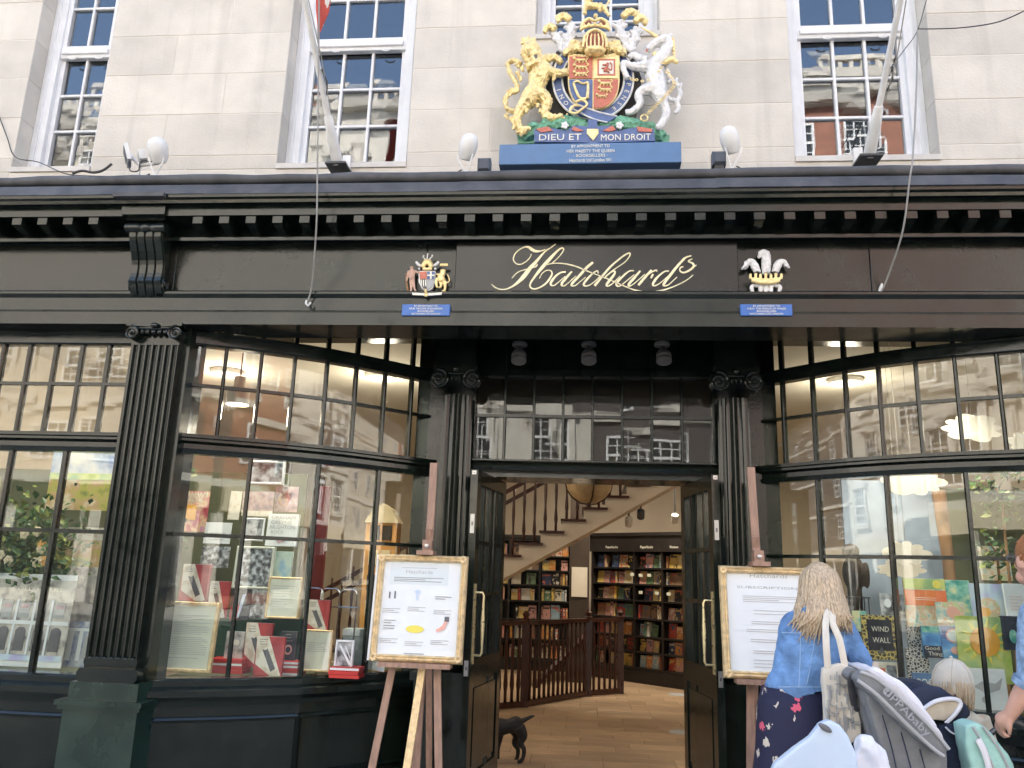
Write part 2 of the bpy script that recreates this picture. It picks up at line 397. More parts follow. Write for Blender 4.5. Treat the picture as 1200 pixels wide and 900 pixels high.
# ---- sash windows
pane_r = random.Random(3)
def pane(parent, c4, th=.004, jit=.0016, name='pane', m='glass'):
    """c4: four corners (outer face), counter-clockwise seen from outside"""
    c = [Vector(p) for p in c4]; n = (c[1]-c[0]).cross(c[3]-c[0]).normalized()
    c = [p+n*pane_r.uniform(-jit, jit) for p in c]
    mb = MB().hexa([c[0], c[1], c[1]-n*th, c[0]-n*th, c[3], c[2], c[2]-n*th, c[3]-n*th])
    return mb.build(name, m, parent)
def sash(o, cols, rows=3):
    x0, x1, z0, z1 = o; yf = YW+.15; fw = .105
    f = MB()
    f.bbox(x0, x0+fw, yf, yf+.12, z0, z1).bbox(x1-fw, x1, yf, yf+.12, z0, z1).bbox(x0+fw, x1-fw, yf, yf+.12, z1-.09, z1).bbox(x0-.0, x1, yf-.035, yf+.118, z0-.0, z0+.05)
    W = f.build('sash_window', 'white_paint', B)
    MB().box(x0+fw*.35, x0+fw*.5, yf-.012, yf, z0+.05, z1).box(x1-fw*.5, x1-fw*.35, yf-.012, yf, z0+.05, z1).build('frame_bead', 'white_paint', W)
    a, b = x0+fw, x1-fw; zm = z0+.05+(z1-.09-z0-.05)/2-.06
    MB().bbox(a, b, yf+.012, yf+.06, zm-.03, zm+.04).bbox(a+.02, b-.02, yf-.006, yf+.012, zm+.0, zm+.036).build('meeting_rail', 'white_paint', W)
    for (za, zb, yy) in ((z0+.05, zm-.03, yf+.055), (zm+.04, z1-.09, yf+.03)):
        st = MB().box(a, a+.035, yy-.012, yy+.03, za, zb).box(b-.035, b, yy-.012, yy+.03, za, zb).box(a+.035, b-.035, yy-.012, yy+.03, za, za+.045)
        st.build('sash_stile', 'white_paint', W)
        A, Bx = a+.035, b-.035; Za = za+.045; w = (Bx-A)/cols; h = (zb-Za)/rows
        for k in range(1, cols): MB().bbox(A+k*w-.011, A+k*w+.011, yy-.01, yy+.028, Za, zb).build('glazing_bar', 'white_paint', W)
        for k in range(1, rows): MB().bbox(A, Bx, yy-.0085, yy+.0265, Za+k*h-.011, Za+k*h+.011).build('glazing_bar', 'white_paint', W)
        for i in range(cols):
            for j in range(rows):
                xa, xb, zc, zd = A+i*w+.008, A+(i+1)*w-.008, Za+j*h+.008, Za+(j+1)*h-.008
                pane(W, [(xa, yy+.014, zc), (xb, yy+.014, zc), (xb, yy+.014, zd), (xa, yy+.014, zd)], jit=.0016, m='glass_upper')
    for fx in (.28, .8):      # ring pulls under the meeting rail
        cx = a+(b-a)*fx
        MB().tube([(cx+.035*math.cos(t), yf-.005, zm-.03-.022*math.sin(t)) for t in [math.pi*k/8 for k in range(9)]], .006, 6).build('sash_pull', 'white_paint', W)
    MB().box(x0-.0, x1+.0, YW-.012, yf-.02, z0-.045, z0-.004).build('stone_sill', 'stone_trim', W)
    # blind rail shadow-box behind the glass
    return W
sash(OPEN[0], 2); sash(OPEN[1], 3); sash(OPEN[2], 3); sash(OPEN[3], 3)

# ---- cornice, frieze, architrave
def zf(y, Y): return P(600, y, Y).z
PATH = [(XL, 0), (XR, 0)]
def strip(name, prof, m, x0=XL, x1=XR, parent=None):
    """prof: list of (Y, z) closed polygon, straight along x"""
    mb = MB().prismx(prof, x0, x1); o = mb.build(name, m, parent or B); return o
zr = zf(206, 4.80)
apron_t, apron_b = zf(212, 4.775), zf(223, 4.745)
rl = MB()
xsr = [XL+k*.22 for k in range(int((XR-XL)/.22)+1)]
rl.tube([(x, 4.805+rs.uniform(-.004, .004), zr+rs.uniform(-.006, .006)) for x in xsr], [.036+rs.uniform(-.004, .004) for x in xsr], 10)
smooth_obj(rl.build('lead_roll', 'lead', B))
# lead apron in overlapping lengths
x = XL
while x < XR:
    L = rs.uniform(1.1, 1.9); e = min(XR, x+L); dz = rs.uniform(-.004, .004)
    MB().prismx([(4.80, apron_t+.004), (4.772, apron_t+dz), (4.738+rs.uniform(-.003, .003), apron_b+dz), (4.75, apron_b+dz-.004), (4.81, apron_b+.0)], x, e+.02).build('lead_apron', 'lead', B); x = e
strip('lead_flat', [(4.81, zr-.02), (4.81, apron_b-.004), (5.25, apron_b-.004), (5.25, zr+.10)], 'lead')
zb1, zb2 = zf(238, 4.82), zf(249.5, 4.82)
strip('cornice', [(4.742, apron_b-.006), (4.745, apron_b-.024), (4.765, apron_b-.034), (4.77, apron_b-.055), (4.79, zb1+.02), (4.805, zb1+.012), (4.806, zb1+.004),
                  (4.82, zb1), (4.82, zb2), (4.90, zb2-.002), (5.12, zb2-.002), (5.12, apron_b-.006)], 'paint')
zd0, zd1 = zf(252, 4.84), zf(266, 4.84)
strip('dentil_band', [(5.03, zb2), (5.03, zd1-.02), (5.12, zd1-.02), (5.12, zb2)], 'paint')
m1 = zf(269, 4.97); m2 = zf(282.5, 5.05)
strip('bed_moulding', [(5.03, zd1-.004), (4.95, zd1-.012), (4.95, zd1-.035), (4.975, m1-.035), (5.0, m1-.06), (5.02, m2+.02), (5.035, m2), (5.12, m2), (5.12, zd1-.004)], 'paint')
dw = .034
dme = MB()
dme.hexa([(-dw, -.205, -.052), (dw, -.205, -.052), (dw, 0, -.075), (-dw, 0, -.075), (-dw, -.205, 0), (dw, -.205, 0), (dw, 0, 0), (-dw, 0, 0)])
dme.prismx([(-.195, -.052), (-.15, -.072), (-.06, -.09), (0, -.096), (0, -.07)], -dw*.8, dw*.8)
dme = dme.mesh('dentil', 'paint')
x = P(62/3+5, 262, 4.88).x - .1868*14
con_x0, con_x1 = P(151, 320, 4.93).x, P(190, 320, 4.93).x
while x < XR-.1:
    x += .1868
    if x < XL+.1 or con_x0-.12 < x < con_x1+.10: continue
    link('dentil', dme, B, (x, 5.035, zb2-.001))
fz0, fz1 = zf(345, 5.05), m2+.004
for (a, b) in ((XL, P(205, 320, 5.05).x), (P(205, 320, 5.05).x+.004, P(533, 320, 5.05).x-.2), (P(533, 320, 5.05).x-.196, P(1020, 320, 5.05).x), (P(1020, 320, 5.05).x+.004, XR)):
    MB().bbox(a, b, 5.05, 5.12, fz0, fz1, .003).build('fascia_board', 'paint_flat', B)
a1, a2, a3, a4 = zf(349.5, 5.0), zf(364, 5.0), zf(367.5, 5.0), zf(381.5, 4.985)
strip('architrave', [(5.05, fz0+.012), (5.0, fz0+.008), (4.985, fz0-.004), (4.985, fz0-.02), (5.005, a1), (5.005, a2), (4.995, a2-.006), (4.998, a3), (4.985, a3-.002), (4.985, a4), (5.30, a4), (5.30, fz0+.012)], 'paint')
ARCH_Z = a4
# recess ceiling over the entrance and head panels
MB().box(-2.95, 3.1, 5.31, 6.9, 3.56, 3.61).build('porch_ceiling', 'paint_flat', B)
MB().box(-2.95, 3.1, 5.12, 5.30, a4+.45, 3.61).box(XL, XR, 5.125, 5.26, a4+.1, 3.6).build('entablature_back', 'paint_flat', B)

# ---- console bracket over the fluted pilaster
def console(xa, xb, dark=True):
    zt, zbm = P(170, 252, 4.9).z, P(170, 346, 4.95).z
    H = zt-zbm; prof = []
    for k in range(15):
        t = k/14
        d = .17-.05*t+.035*math.sin(t*math.pi*2)*(1 if t < .5 else .6)
        prof.append((5.05-d, zt-.06-t*(H-.16)))
    for k in range(1, 8):
        t = k/7*math.pi/2*1.0; prof.append((5.05-.105+.02*0-(.012)*0+ .105*0 + (1-math.cos(t))*.085, zbm+.10-math.sin(t)*.10))
    prof += [(5.052, zbm+.002), (5.052, zt-.06)]
    core = [(y+.012 if y < 5.04 else y, z) for y, z in prof]
    C = MB().prismx(core, xa, xb).build('console_bracket', 'paint', B)
    n = 4; w = (xb-xa)/n
    for k in range(n): MB().prismx(prof, xa+k*w+.008, xa+(k+1)*w-.008).build('flute_rib', 'paint', C)
    for s_, xx in ((-1, xa-.002), (1, xb+.002)):
        sp = MB(); sp.tube([(xx, 4.985+.045*(1-k/22)*math.cos(k*.62), zbm+.085+.06*(1-k/22)*math.sin(k*.62)) for k in range(21)], .008, 6)
        sp.build('side_volute', 'paint', C)
    zz = P(170, 267, 4.86).z
    smooth_obj(MB().lathe(((xa+xb)/2, 4.865, zz), [(.02, -(xb-xa)/2-.03), (.036, -(xb-xa)/2-.02), (.036, -.05), (.025, -.035), (.036, -.02), (.036, .02), (.025, .035), (.036, .05), (.036, (xb-xa)/2+.02), (.02, (xb-xa)/2+.03)], 14, (1, 0, 0)).build('scroll', 'paint', C))
    MB().box(xa-.015, xb+.015, 4.84, 5.1, zt-.062, zb2+.003).box(xa-.035, xb+.035, 4.795, 5.0, zb2+.001, zb1+.01).build('break_block', 'paint', C)
    MB().box(xa-.06, xb+.06, 4.71, 4.76, apron_b-.03, apron_b-.002).build('cornice_break', 'lead', C)
console(con_x0, con_x1)
# ================================================================ bowed shop windows
BOWOFF = [(2.80, 5.155), (2.59, 5.25), (2.37, 5.345), (2.165, 5.455), (1.965, 5.585), (1.785, 5.735), (1.605, 5.905), (1.43, 6.075), (1.265, 6.24)]
LB = [(XC-o, y) for o, y in BOWOFF]
RB = [(XC+o, y) for o, y in reversed(BOWOFF)]
zb = lambda y: P(222, y, 5.15).z
Z_HEAD0, Z_HEAD1, Z_THIN, Z_MID1, Z_MID0, Z_THIN2, Z_SILL1, Z_SILL0 = zb(404), zb(389), zb(450), zb(508), zb(531), zb(626), zb(797), zb(818)
def nrm_at(path, i):
    a = Vector(path[max(i-1, 0)]); b = Vector(path[min(i+1, len(path)-1)]); t = (b-a).normalized(); return Vector((t.y, -t.x))
def rail(name, path, d0, d1, z0, z1, parent, m='paint', prof=None):
    return MB().sweep(path, prof or [(d0, z0), (d1, z0+.002), (d1, z1-.002), (d0, z1)]).build(name, m, parent)
def post(name, path, i, z0, z1, w, d0, d1, parent, m='paint'):
    n = nrm_at(path, i); t = Vector((-n.y, n.x)); p = Vector(path[i]); b = w*.22
    sec = [p+t*(-w/2)+n*d0, p+t*(-w/2)+n*(d1-b), p+t*(-w*.22)+n*d1, p+t*(w*.22)+n*d1, p+t*(w/2)+n*(d1-b), p+t*(w/2)+n*d0]
    return MB().prismz([(q.x, q.y) for q in sec], z0, z1).build(name, m, parent)
def bow(path, top=True, label=None):
    W = rail('bow_window', path, -.05, .03, Z_HEAD0, Z_HEAD1, B, prof=[(-.06, Z_HEAD0), (.02, Z_HEAD0), (.032, Z_HEAD0+.012), (.032, Z_HEAD1-.025), (.045, Z_HEAD1-.015), (.045, Z_HEAD1), (-.06, Z_HEAD1)])
    if label: W['label'] = label
    # moulded middle rail
    h = Z_MID1-Z_MID0
    rail('mid_rail', path, 0, 0, 0, 0, W, prof=[(-.06, Z_MID0), (.022, Z_MID0), (.03, Z_MID0+h*.22), (.018, Z_MID0+h*.26), (.018, Z_MID0+h*.5), (.05, Z_MID0+h*.62), (.05, Z_MID0+h*.74), (.06, Z_MID0+h*.8), (.06, Z_MID1-.004), (-.06, Z_MID1)])
    rail('glazing_rail', path, -.018, .012, Z_THIN-.013, Z_THIN+.013, W)
    rail('glazing_rail', path, -.018, .012, Z_THIN2-.014, Z_THIN2+.014, W)
    hs = Z_SILL1-Z_SILL0
    rail('sill', path, 0, 0, 0, 0, W, 'paint', prof=[(-.08, Z_SILL0-.06), (.06, Z_SILL0-.06), (.07, Z_SILL0-.03), (.095, Z_SILL0), (.095, Z_SILL0+hs*.35), (.05, Z_SILL0+hs*.55), (.05, Z_SILL1-.012), (.03, Z_SILL1), (-.08, Z_SILL1)])
    rows = [(Z_MID1, Z_THIN-.013, 1), (Z_THIN+.013, Z_HEAD0, 1), (Z_MID0, Z_THIN2+.014, 2), (Z_THIN2-.014, Z_SILL1, 2)]
    n = len(path)-1
    for i in range(n+1):
        if i in (0, n): wid = .05
        else: wid = .026
        post('mullion', path, i, Z_MID1, Z_HEAD0, wid, -.026, .016, W)
        if top: post('mullion', path, i, Z_HEAD1, 3.57, .03, -.026, .016, W)
        if i % 2 == 0: post('mullion', path, i, Z_SILL1, Z_MID0, .03 if 0 < i < n else .06, -.03, .02, W)
    def quad(i, k, z0, z1):
        a, b = path[i], path[min(i+k, n)]
        return [(a[0], a[1], z0), (b[0], b[1], z0), (b[0], b[1], z1), (a[0], a[1], z1)]
    for i in range(n):
        pane(W, quad(i, 1, Z_MID1-.005, Z_THIN), jit=.0016); pane(W, quad(i, 1, Z_THIN, Z_HEAD0+.005), jit=.0016)
        if top: pane(W, quad(i, 1, Z_HEAD1-.005, 3.56), jit=.0016)
    for i in range(0, n, 2):
        # the big lower panes follow the bow in two facets
        for k in (0, 1):
            pane(W, quad(i+k, 1, Z_SILL1-.005, Z_THIN2), jit=.0006) if i+k < n else None
            pane(W, quad(i+k, 1, Z_THIN2, Z_MID0+.005), jit=.0006) if i+k < n else None
    if top: rail('top_rail', path, -.03, .03, 3.535, 3.575, W)
    return W
LW = bow(LB, label='bowed display window with books and notices on its ledge')
RW = bow(RB, label='bowed display window dressed with clouds and picture books')

# ---- stall risers under the bows
def riser(path, panels):
    S = rail('stall_riser', path, -.06, .03, -.02, Z_SILL0-.055, B)
    rail('plinth', path, .031, .055, -.02, .16, S)
    for (i0, i1) in panels:
        sub = path[i0:i1+1]
        z0, z1 = .24, Z_SILL0-.16
        for (za, zb_) in ((z1, z1+.035), (z0-.035, z0)):
            rail('panel_moulding', sub, 0, 0, 0, 0, S, prof=[(.031, za), (.044, za+.004), (.052, za+.018), (.044, zb_-.004), (.031, zb_)])
        for i in (i0, i1): post('panel_moulding', path, i, z0-.03, z1+.03, .035, .031, .05, S)
    return S
pn = nrm_at(LB, 0); q_ = Vector(LB[0])+pn*.02
mat('worn_paint', (.42, .43, .42), .6, var=.5, vscale=22)
MB().box(q_.x-.006, q_.x+.003, q_.y-.004, q_.y+.01, Z_SILL1+.25, Z_HEAD0-.03).build('worn_edge', 'worn_paint', LW)
riser(LB, [(0, 4), (4, 8)]); riser(RB, [(0, 4), (4, 8)])

# ---- flat window beyond the pilaster
xl0 = P(158, 420, 5.19).x
FL = [(xl0-.198*(10-k), 5.19) for k in range(11)]
FW = bow(FL, top=False, label='flat shop window with house posters beyond the fluted pilaster')
riser(FL, [(0, 5), (5, 10)])
MB().box(FL[0][0], FL[-1][0]+.05, 5.155, 5.25, Z_HEAD1, ARCH_Z+.12).build('window_head', 'paint', B)
FR = [(2*XC-x, y) for x, y in reversed(FL)]
bow(FR, top=False, label='flat shop window beyond the second pilaster'); riser(FR, [(0, 5), (5, 10)])
MB().box(FR[0][0]-.05, FR[-1][0], 5.155, 5.25, Z_HEAD1, ARCH_Z+.12).build('window_head', 'paint', B)

# ---- fluted pilasters
def fluted_rect(xa, xb, yf, yb, n, g=.018):
    pts = [(xa, yb), (xa, yf)]; w = (xb-xa)/n
    for k in range(n):
        c = xa+(k+.5)*w; r = w*.36
        pts += [(c-r, yf)]+[(c-r*math.cos(t), yf+g*math.sin(t)*1.3) for t in [math.pi*j/6 for j in range(1, 6)]]+[(c+r, yf)]
    return pts+[(xb, yf), (xb, yb)]
def volute(c, r, y0, y1, mir=1):
    mb = MB().lathe((c[0], y0, c[1]), [(r*.86, 0), (r*.86, y1-y0)], 18, (0, 1, 0))
    sp = [(c[0]+mir*r*(1-k/34)*math.cos(k*.42+1.4), y0-.004, c[1]+r*(1-k/34)*math.sin(k*.42+1.4)) for k in range(32)]
    mb.tube(sp, [r*.16*(1-k/60) for k in range(32)], 6); mb.ell((c[0], y0-.004, c[1]), r*.2, 8, 6); return mb
def capital(parent, xa, xb, yf, yb, zt, h, m='paint'):
    cx = (xa+xb)/2; w = xb-xa; r = h*.36
    C = MB().box(xa-.02, xb+.02, yf-.03, yb, zt-h*.5, zt-h*.16).build('capital', m, parent)
    MB().prismz([(xa-.055, yf-.055), (cx, yf-.03), (xb+.055, yf-.055), (xb+.045, yb), (xa-.045, yb)], zt-h*.16, zt).build('abacus', m, C)
    for s_ in (-1, 1):
        smooth_obj(volute((cx+s_*(w/2+.012), zt-h*.52), r, yf-.05, yf+.02, s_).build('volute', m, C))
    eg = MB()
    for k in range(5): eg.ell((cx+(k-2)*w*.15, yf-.035, zt-h*.45), (w*.055, .018, h*.14), 8, 6)
    eg.tube([(xa-.01, yf-.04, zt-h*.27), (cx, yf-.045, zt-h*.31), (xb+.01, yf-.04, zt-h*.27)], h*.045, 6)
    eg.ell((cx, yf-.045, zt-h*.13), (w*.11, .02, h*.14), 8, 6)
    smooth_obj(eg.build('egg_moulding', m, C)); return C
def pilaster(xa, xb, label=None):
    yf, yb = 5.0, 5.3
    zt = ARCH_Z-.002; zc = P(165, 402, 4.98).z; z_b1 = P(125, 771, 5.0).z; z_b0 = P(125, 800, 4.97).z; zp = P(125, 822, 4.93).z
    S = MB().prismz(fluted_rect(xa, xb, yf, yb, 7), z_b1, zc-.004).build('pilaster', 'paint', B)
    if label: S['label'] = label
    MB().box(xb, xb+.05, 5.06, yb, zp, zt).box(xa-.05, xa, 5.06, yb, zp, zt).build('pilaster_return', 'paint', S)
    MB().box(xa, xb, yf+.01, yb, zc-.004, zt-.01).build('neck', 'paint', S)
    capital(S, xa+.02, xb-.02, yf, yb-.1, zt, zt-zc)
    base = MB(); h = z_b1-z_b0
    for (z0, z1, d) in ((z_b1-h*.32, z_b1, .012), (z_b1-h*.42, z_b1-h*.32, .0), (z_b0+h*.0, z_b1-h*.42, .035)):
        k = 5; prof = [(xa-d, z0)]
        for j in range(1, k): 
            t = math.pi*j/k
        base.prism([(xa-d*.5, z0), (xb+d*.5, z0), (xb+d, z0+(z1-z0)*.3), (xb+d, z0+(z1-z0)*.7), (xb+d*.5, z1), (xa-d*.5, z1), (xa-d, z0+(z1-z0)*.7), (xa-d, z0+(z1-z0)*.3)], yf-d, yb)
    for k in range(7):
        base.ell((xa+(k+.5)*(xb-xa)/7, yf+.0, z_b1-.004), (.014, .014, .014), 8, 6)
    smooth_obj(base.build('base', 'paint', S))
    Pd = MB().box(xa-.075, xb+.075, yf-.05, yb, -.02, zp-.03).build('pedestal', 'paint_green', S)
    MB().prismz([(xa-.115, yf-.09), (xb+.115, yf-.09), (xb+.115, yb), (xa-.115, yb)], zp-.03, zp).prismz([(xa-.10, yf-.075), (xb+.10, yf-.075), (xb+.10, yb), (xa-.10, yb)], zp-.055, zp-.03).prismz([(xa-.06, yf-.045), (xb+.06, yf-.045), (xb+.06, yb), (xa-.06, yb)], zp, z_b0).build('pedestal_cap', 'paint_green', Pd)
    MB().box(xa-.09, xb+.09, yf-.068, yb, -.02, .18).build('pedestal_plinth', 'paint_green', Pd)
pxa = P(127, 600, 5.0).x; pxb = P(183, 600, 5.0).x
pilaster(pxa, pxb, 'fluted black pilaster on a green pedestal')
pilaster(2*XC-pxb, 2*XC-pxa)

# ---- round fluted columns beside the doorway
def column(cx, cy, r=.128):
    zt = P(535, 429, 5.93).z; zc = P(535, 461, 5.95).z; n = 20; pts = []
    for k in range(n):
        for j in range(5):
            t = j/5; a = 2*math.pi*(k+t)/n; g = .0 if t in (0,) else .017*math.sin(math.pi*t)
            pts.append((cx+(r-g)*math.cos(a), cy+(r-g)*math.sin(a)))
    S = MB().prismz(pts, .98, zc, .9, (cx, cy)).build('column', 'paint', B)
    capital(S, cx-r*.92, cx+r*.92, cy-r, cy+r, zt, zt-zc)
    smooth_obj(MB().lathe((cx, cy, 0), [(r*1.3, .86), (r*1.34, .885), (r*1.3, .91), (r*1.1, .925), (r*1.16, .945), (r*1.1, .965), (r*1.02, .99)], 24).build('base', 'paint', S))
    Pd = MB().box(cx-.19, cx+.19, cy-.19, cy+.19, -.02, .80).build('pedestal', 'paint', S)
    MB().box(cx-.215, cx+.215, cy-.215, cy+.2, .80, .86).build('pedestal_cap', 'paint', Pd)
    MB().box(cx-.15, cx+.15, cy-.14, cy+.16, zt, 3.56).build('impost_block', 'paint', S)
    return S
CXL, CXR, CY = P(534, 520, 6.05).x, P(861, 520, 6.05).x, 6.07
column(CXL, CY); column(CXR, CY)

# ---- transom over the door, panelled head, door frame
YT = 6.2
tx0, tx1 = P(558, 490, YT).x, P(834, 490, YT).x
zt0, zt1, zt2 = P(695, 542, YT).z, P(695, 489, YT).z, P(695, 443, YT).z
T = MB().box(tx0-.05, tx1+.05, YT-.06, YT+.06, zt2, zt2+.05).box(tx0-.12, tx0, YT-.05, YT+.05, zt0, zt2).box(tx1, tx1+.12, YT-.05, YT+.05, zt0, zt2).build('transom_window', 'paint', B)
MB().prismx([(YT-.07, zt0-.02), (YT-.085, zt0-.01), (YT-.085, zt0+.0), (YT-.05, zt0+.008), (YT+.05, zt0+.008), (YT+.05, zt0-.075), (YT-.05, zt0-.075), (YT-.06, zt0-.05), (YT-.05, zt0-.03)], tx0-.06, tx1+.06).build('transom_rail', 'paint', T)
MB().box(tx0, tx1, YT-.02, YT+.02, zt1-.012, zt1+.012).build('glazing_rail', 'paint', T)
tw = (tx1-tx0)/8
for i in range(9):
    if 0 < i < 8: MB().bbox(tx0+i*tw-.011, tx0+i*tw+.011, YT-.022, YT+.018, zt0, zt2).build('mullion', 'paint', T)
    if i < 8:
        for (za, zb_) in ((zt0, zt1), (zt1, zt2)):
            pane(T, [(tx0+i*tw, YT, za), (tx0+(i+1)*tw, YT, za), (tx0+(i+1)*tw, YT, zb_), (tx0+i*tw, YT, zb_)], jit=.0018)
        MB().bbox(tx0+i*tw+.012, tx0+(i+1)*tw-.012, YT-.006, YT+.02, zt2+.06, 3.55, .006).build('head_panel', 'paint', T)
        MB().box(tx0+i*tw-.012, tx0+i*tw+.012, YT-.02, YT+.02, zt2+.05, 3.56).build('head_stile', 'paint', T)
MB().box(CXL-.35, tx0-.12, YT-.0, YT+.06, -.02, 3.56).box(tx1+.12, CXR+.35, YT-.0, YT+.06, -.02, 3.56).box(tx0-.12, tx0, YT+.021, YT+.06, zt2, 3.56).box(tx0, tx1, YT+.021, YT+.06, zt2+.05, 3.56).box(tx1, tx1+.12, YT+.021, YT+.06, zt2, 3.56).build('porch_wall', 'paint_flat', B)
DH = 6.62; dx0, dx1 = P(584, 640, DH).x, P(806, 640, DH).x; ZD = P(695, 567, DH).z
FRM = MB().box(tx0-.119, dx0, YT+.061, DH+.05, -.02, ZD).box(dx1, tx1+.119, YT+.061, DH+.05, -.02, ZD).box(tx0-.119, tx1+.119, YT+.061, DH+.05, ZD, zt0-.076).build('door_frame', 'paint', B)
MB().box(dx0, dx1, YT-.25, DH+.1, -.01, .012).build('threshold', 'steel', FRM)

# ---- the two open door leaves (built closed along +u from the hinge, then swung out)
def leaf(hx, ang, mir, note):
    Wd = .84; th = .055; H = ZD-.012; st = .09
    def bx(mb, u0, u1, t0, t1, z0, z1):
        cs = []
        for z in (z0, z1):
            for (u, t) in ((u0, t0), (u1, t0), (u1, t1), (u0, t1)): cs.append((u*mir, t, z))
        return mb.hexa(cs)
    r1, r2, r3, r4 = H*.30, H*.41, H*.655, H*.80   # rails
    f = MB(); bx(f, 0, st, 0, th, .01, H); bx(f, Wd-st, Wd, 0, th, .01, H)
    zr_ = [.01, .20, H*.355, H*.42, H-.10, H]
    bx(f, st, Wd-st, 0, th, .01, .20); bx(f, st, Wd-st, 0, th, H*.355, H*.42); bx(f, st, Wd-st, 0, th, H-.10, H)
    D = f.build('door_leaf', 'paint_green' if False else 'paint', None)
    D['label'] = note
    g0, g1 = H*.42, H-.10; rows = [g0, g0+(g1-g0)*.36, g0+(g1-g0)*.66, g1]
    for k in (1, 2): bx(MB(), st, Wd-st, .008, th-.008, rows[k]-.014, rows[k]+.014)
    parts = []
    for k in (1, 2): m = MB(); bx(m, st, Wd-st, .008, th-.008, rows[k]-.014, rows[k]+.014); parts.append(m.build('glazing_rail', 'paint', None))
    for c in (1, 2, 3):
        u = st+(Wd-2*st)*c/4; m = MB(); bx(m, u-.012, u+.012, .008, th-.008, g0, g1); parts.append(m.build('glazing_bar', 'paint', None))
    for c in range(4):
        for k in range(3):
            u0, u1 = st+(Wd-2*st)*c/4, st+(Wd-2*st)*(c+1)/4; m = MB(); bx(m, u0, u1, th/2-.002, th/2+.002, rows[k], rows[k+1]); parts.append(m.build('pane', 'glass', None))
    m = MB(); bx(m, st, Wd-st, .014, th-.014, .20, H*.355); bx(m, st+.05, Wd-st-.05, .004, th-.004, .25, H*.355-.05); parts.append(m.build('panel', 'paint', None))
    # pull handles on both faces
    for t0, sg in ((0, -1), (th, 1)):
        m = MB(); u = Wd-.045; za, zc = H*.435, H*.62
        bx(m, u-.02, u+.02, min(t0, t0+sg*.006), max(t0, t0+sg*.006), za-.06, zc+.06)
        pts = [(u*mir, t0+sg*.004, zc), (u*mir, t0+sg*.055, zc), (u*mir, t0+sg*.066, zc-.02), (u*mir, t0+sg*.066, zc-.06), (u*mir, t0+sg*.066, (za+zc)/2), (u*mir, t0+sg*.066, za+.06), (u*mir, t0+sg*.066, za+.02), (u*mir, t0+sg*.055, za), (u*mir, t0+sg*.004, za)]
        m.tube(pts, [.008, .008, .008, .008, .015, .008, .008, .008, .008], 8)
        parts.append(smooth_obj(m.build('pull_handle', 'brass', None)))
    for (za, zc) in ((H*.80, H*.86), (H*.985, H*.997), (H*.375, H*.42)):
        m = MB(); bx(m, Wd, Wd+.003, .012, th-.012, za, zc); parts.append(m.build('lock_plate', 'steel', None))
        m = MB(); bx(m, Wd+.003, Wd+.006, .022, th-.022, za+(zc-za)*.4, za+(zc-za)*.6); parts.append(m.build('keeper', 'print_ink', None))
    if mir < 0:
        for face in ((-.004, -.001), ):
            m = MB(); bx(m, Wd-st-.20, Wd-st-.02, face[0], face[1], H*.665, H*.82); parts.append(m.build('paper_notice', 'paper', None))
            m = MB()
            for q_ in range(12): bx(m, Wd-st-.185, Wd-st-.035-.04*(q_ % 3 == 2), face[0]-.0012, face[0], H*.675+q_*.024, H*.675+q_*.024+.005)
            pl_ = m.build('print_lines', 'print_grey', None); pl_['kind'] = 'stuff'; parts.append(pl_)
    for p in parts: p.parent = D
    D.location = (hx, DH-.03, 0); D.rotation_euler = (0, 0, ang); adopt(D, B); return D
# left leaf hinges on the left jamb and is swung out to the street
DL = leaf(dx0+.0, R(-99.0), 1, 'open door leaf beside the icon notice')
DR = leaf(dx1-.0, R(98.0), -1, 'open door leaf with a taped paper notice')
# ================================================================ houses across the street (seen in the glass)
mat('brick_red', (.29, .135, .095), .85, var=.2, vscale=3, bump=.2, bscale=30)
mat('brick_dark', (.085, .075, .075), .85, var=.2, vscale=3, bump=.2, bscale=30)
mat('portland', (.60, .575, .525), .85, var=.12, vscale=1.2, bump=.15, bscale=20)
mat('tan_stone', (.50, .46, .39), .85, var=.15, vscale=1.2, bump=.15, bscale=20)
mat('slate', (.07, .075, .085), .6, var=.2, vscale=3)
mat('window_dark', (.03, .035, .04), .08, spec=.6)
mat('shop_dark', (.02, .022, .02), .3)
mat('shop_cream', (.62, .55, .42), .6)
YO = -19.0
_wcache = {}
def far_window(parent, x, z, w_, h, mfr, arch=False, sur=None):
    key = (round(w_, 2), round(h, 2), mfr, arch, sur)
    if key not in _wcache:
        f = MB(); t = .09
        if sur: f.box(-w_/2-.22, -w_/2, -.02, .14, -.1, h).box(w_/2, w_/2+.22, -.02, .14, -.1, h).box(-w_/2-.35, w_/2+.35, -.02, .28, h, h+.28).box(-w_/2-.3, w_/2+.3, -.02, .25, -.25, -.1)
        if sur and arch: f.prism([(-w_/2-.35, h+.28), (w_/2+.35, h+.28), (0, h+.8)], .02, .25)
        fr = MB().box(-w_/2, -w_/2+t, .0, .07, 0, h).box(w_/2-t, w_/2, .0, .07, 0, h).box(-w_/2+t, w_/2-t, 0, .07, h-t, h).box(-w_/2+t, w_/2-t, 0, .07, 0, t).box(-w_/2+t, w_/2-t, .0, .065, h/2-.05, h/2+.05)
        for k in (1, 2): fr.box(-w_/2+w_*k/3-.025, -w_/2+w_*k/3+.025, .0, .055, t, h-t)
        for k in (1, 3): fr.box(-w_/2+t, w_/2-t, .0, .05, h*k/4-.02, h*k/4+.02)
        _wcache[key] = (fr.mesh('window', 'white_paint'), MB().box(-w_/2+t*.5, w_/2-t*.5, .004, .02, t*.5, h-t*.5).mesh('pane', 'window_dark'), f.mesh('surround', sur) if sur else None)
    a, b, c = _wcache[key]
    o = link('window', a, parent, (x, YO, z)); link('pane', b, o, (x, YO, z))
    if c: link('surround', c, o, (x, YO, z))
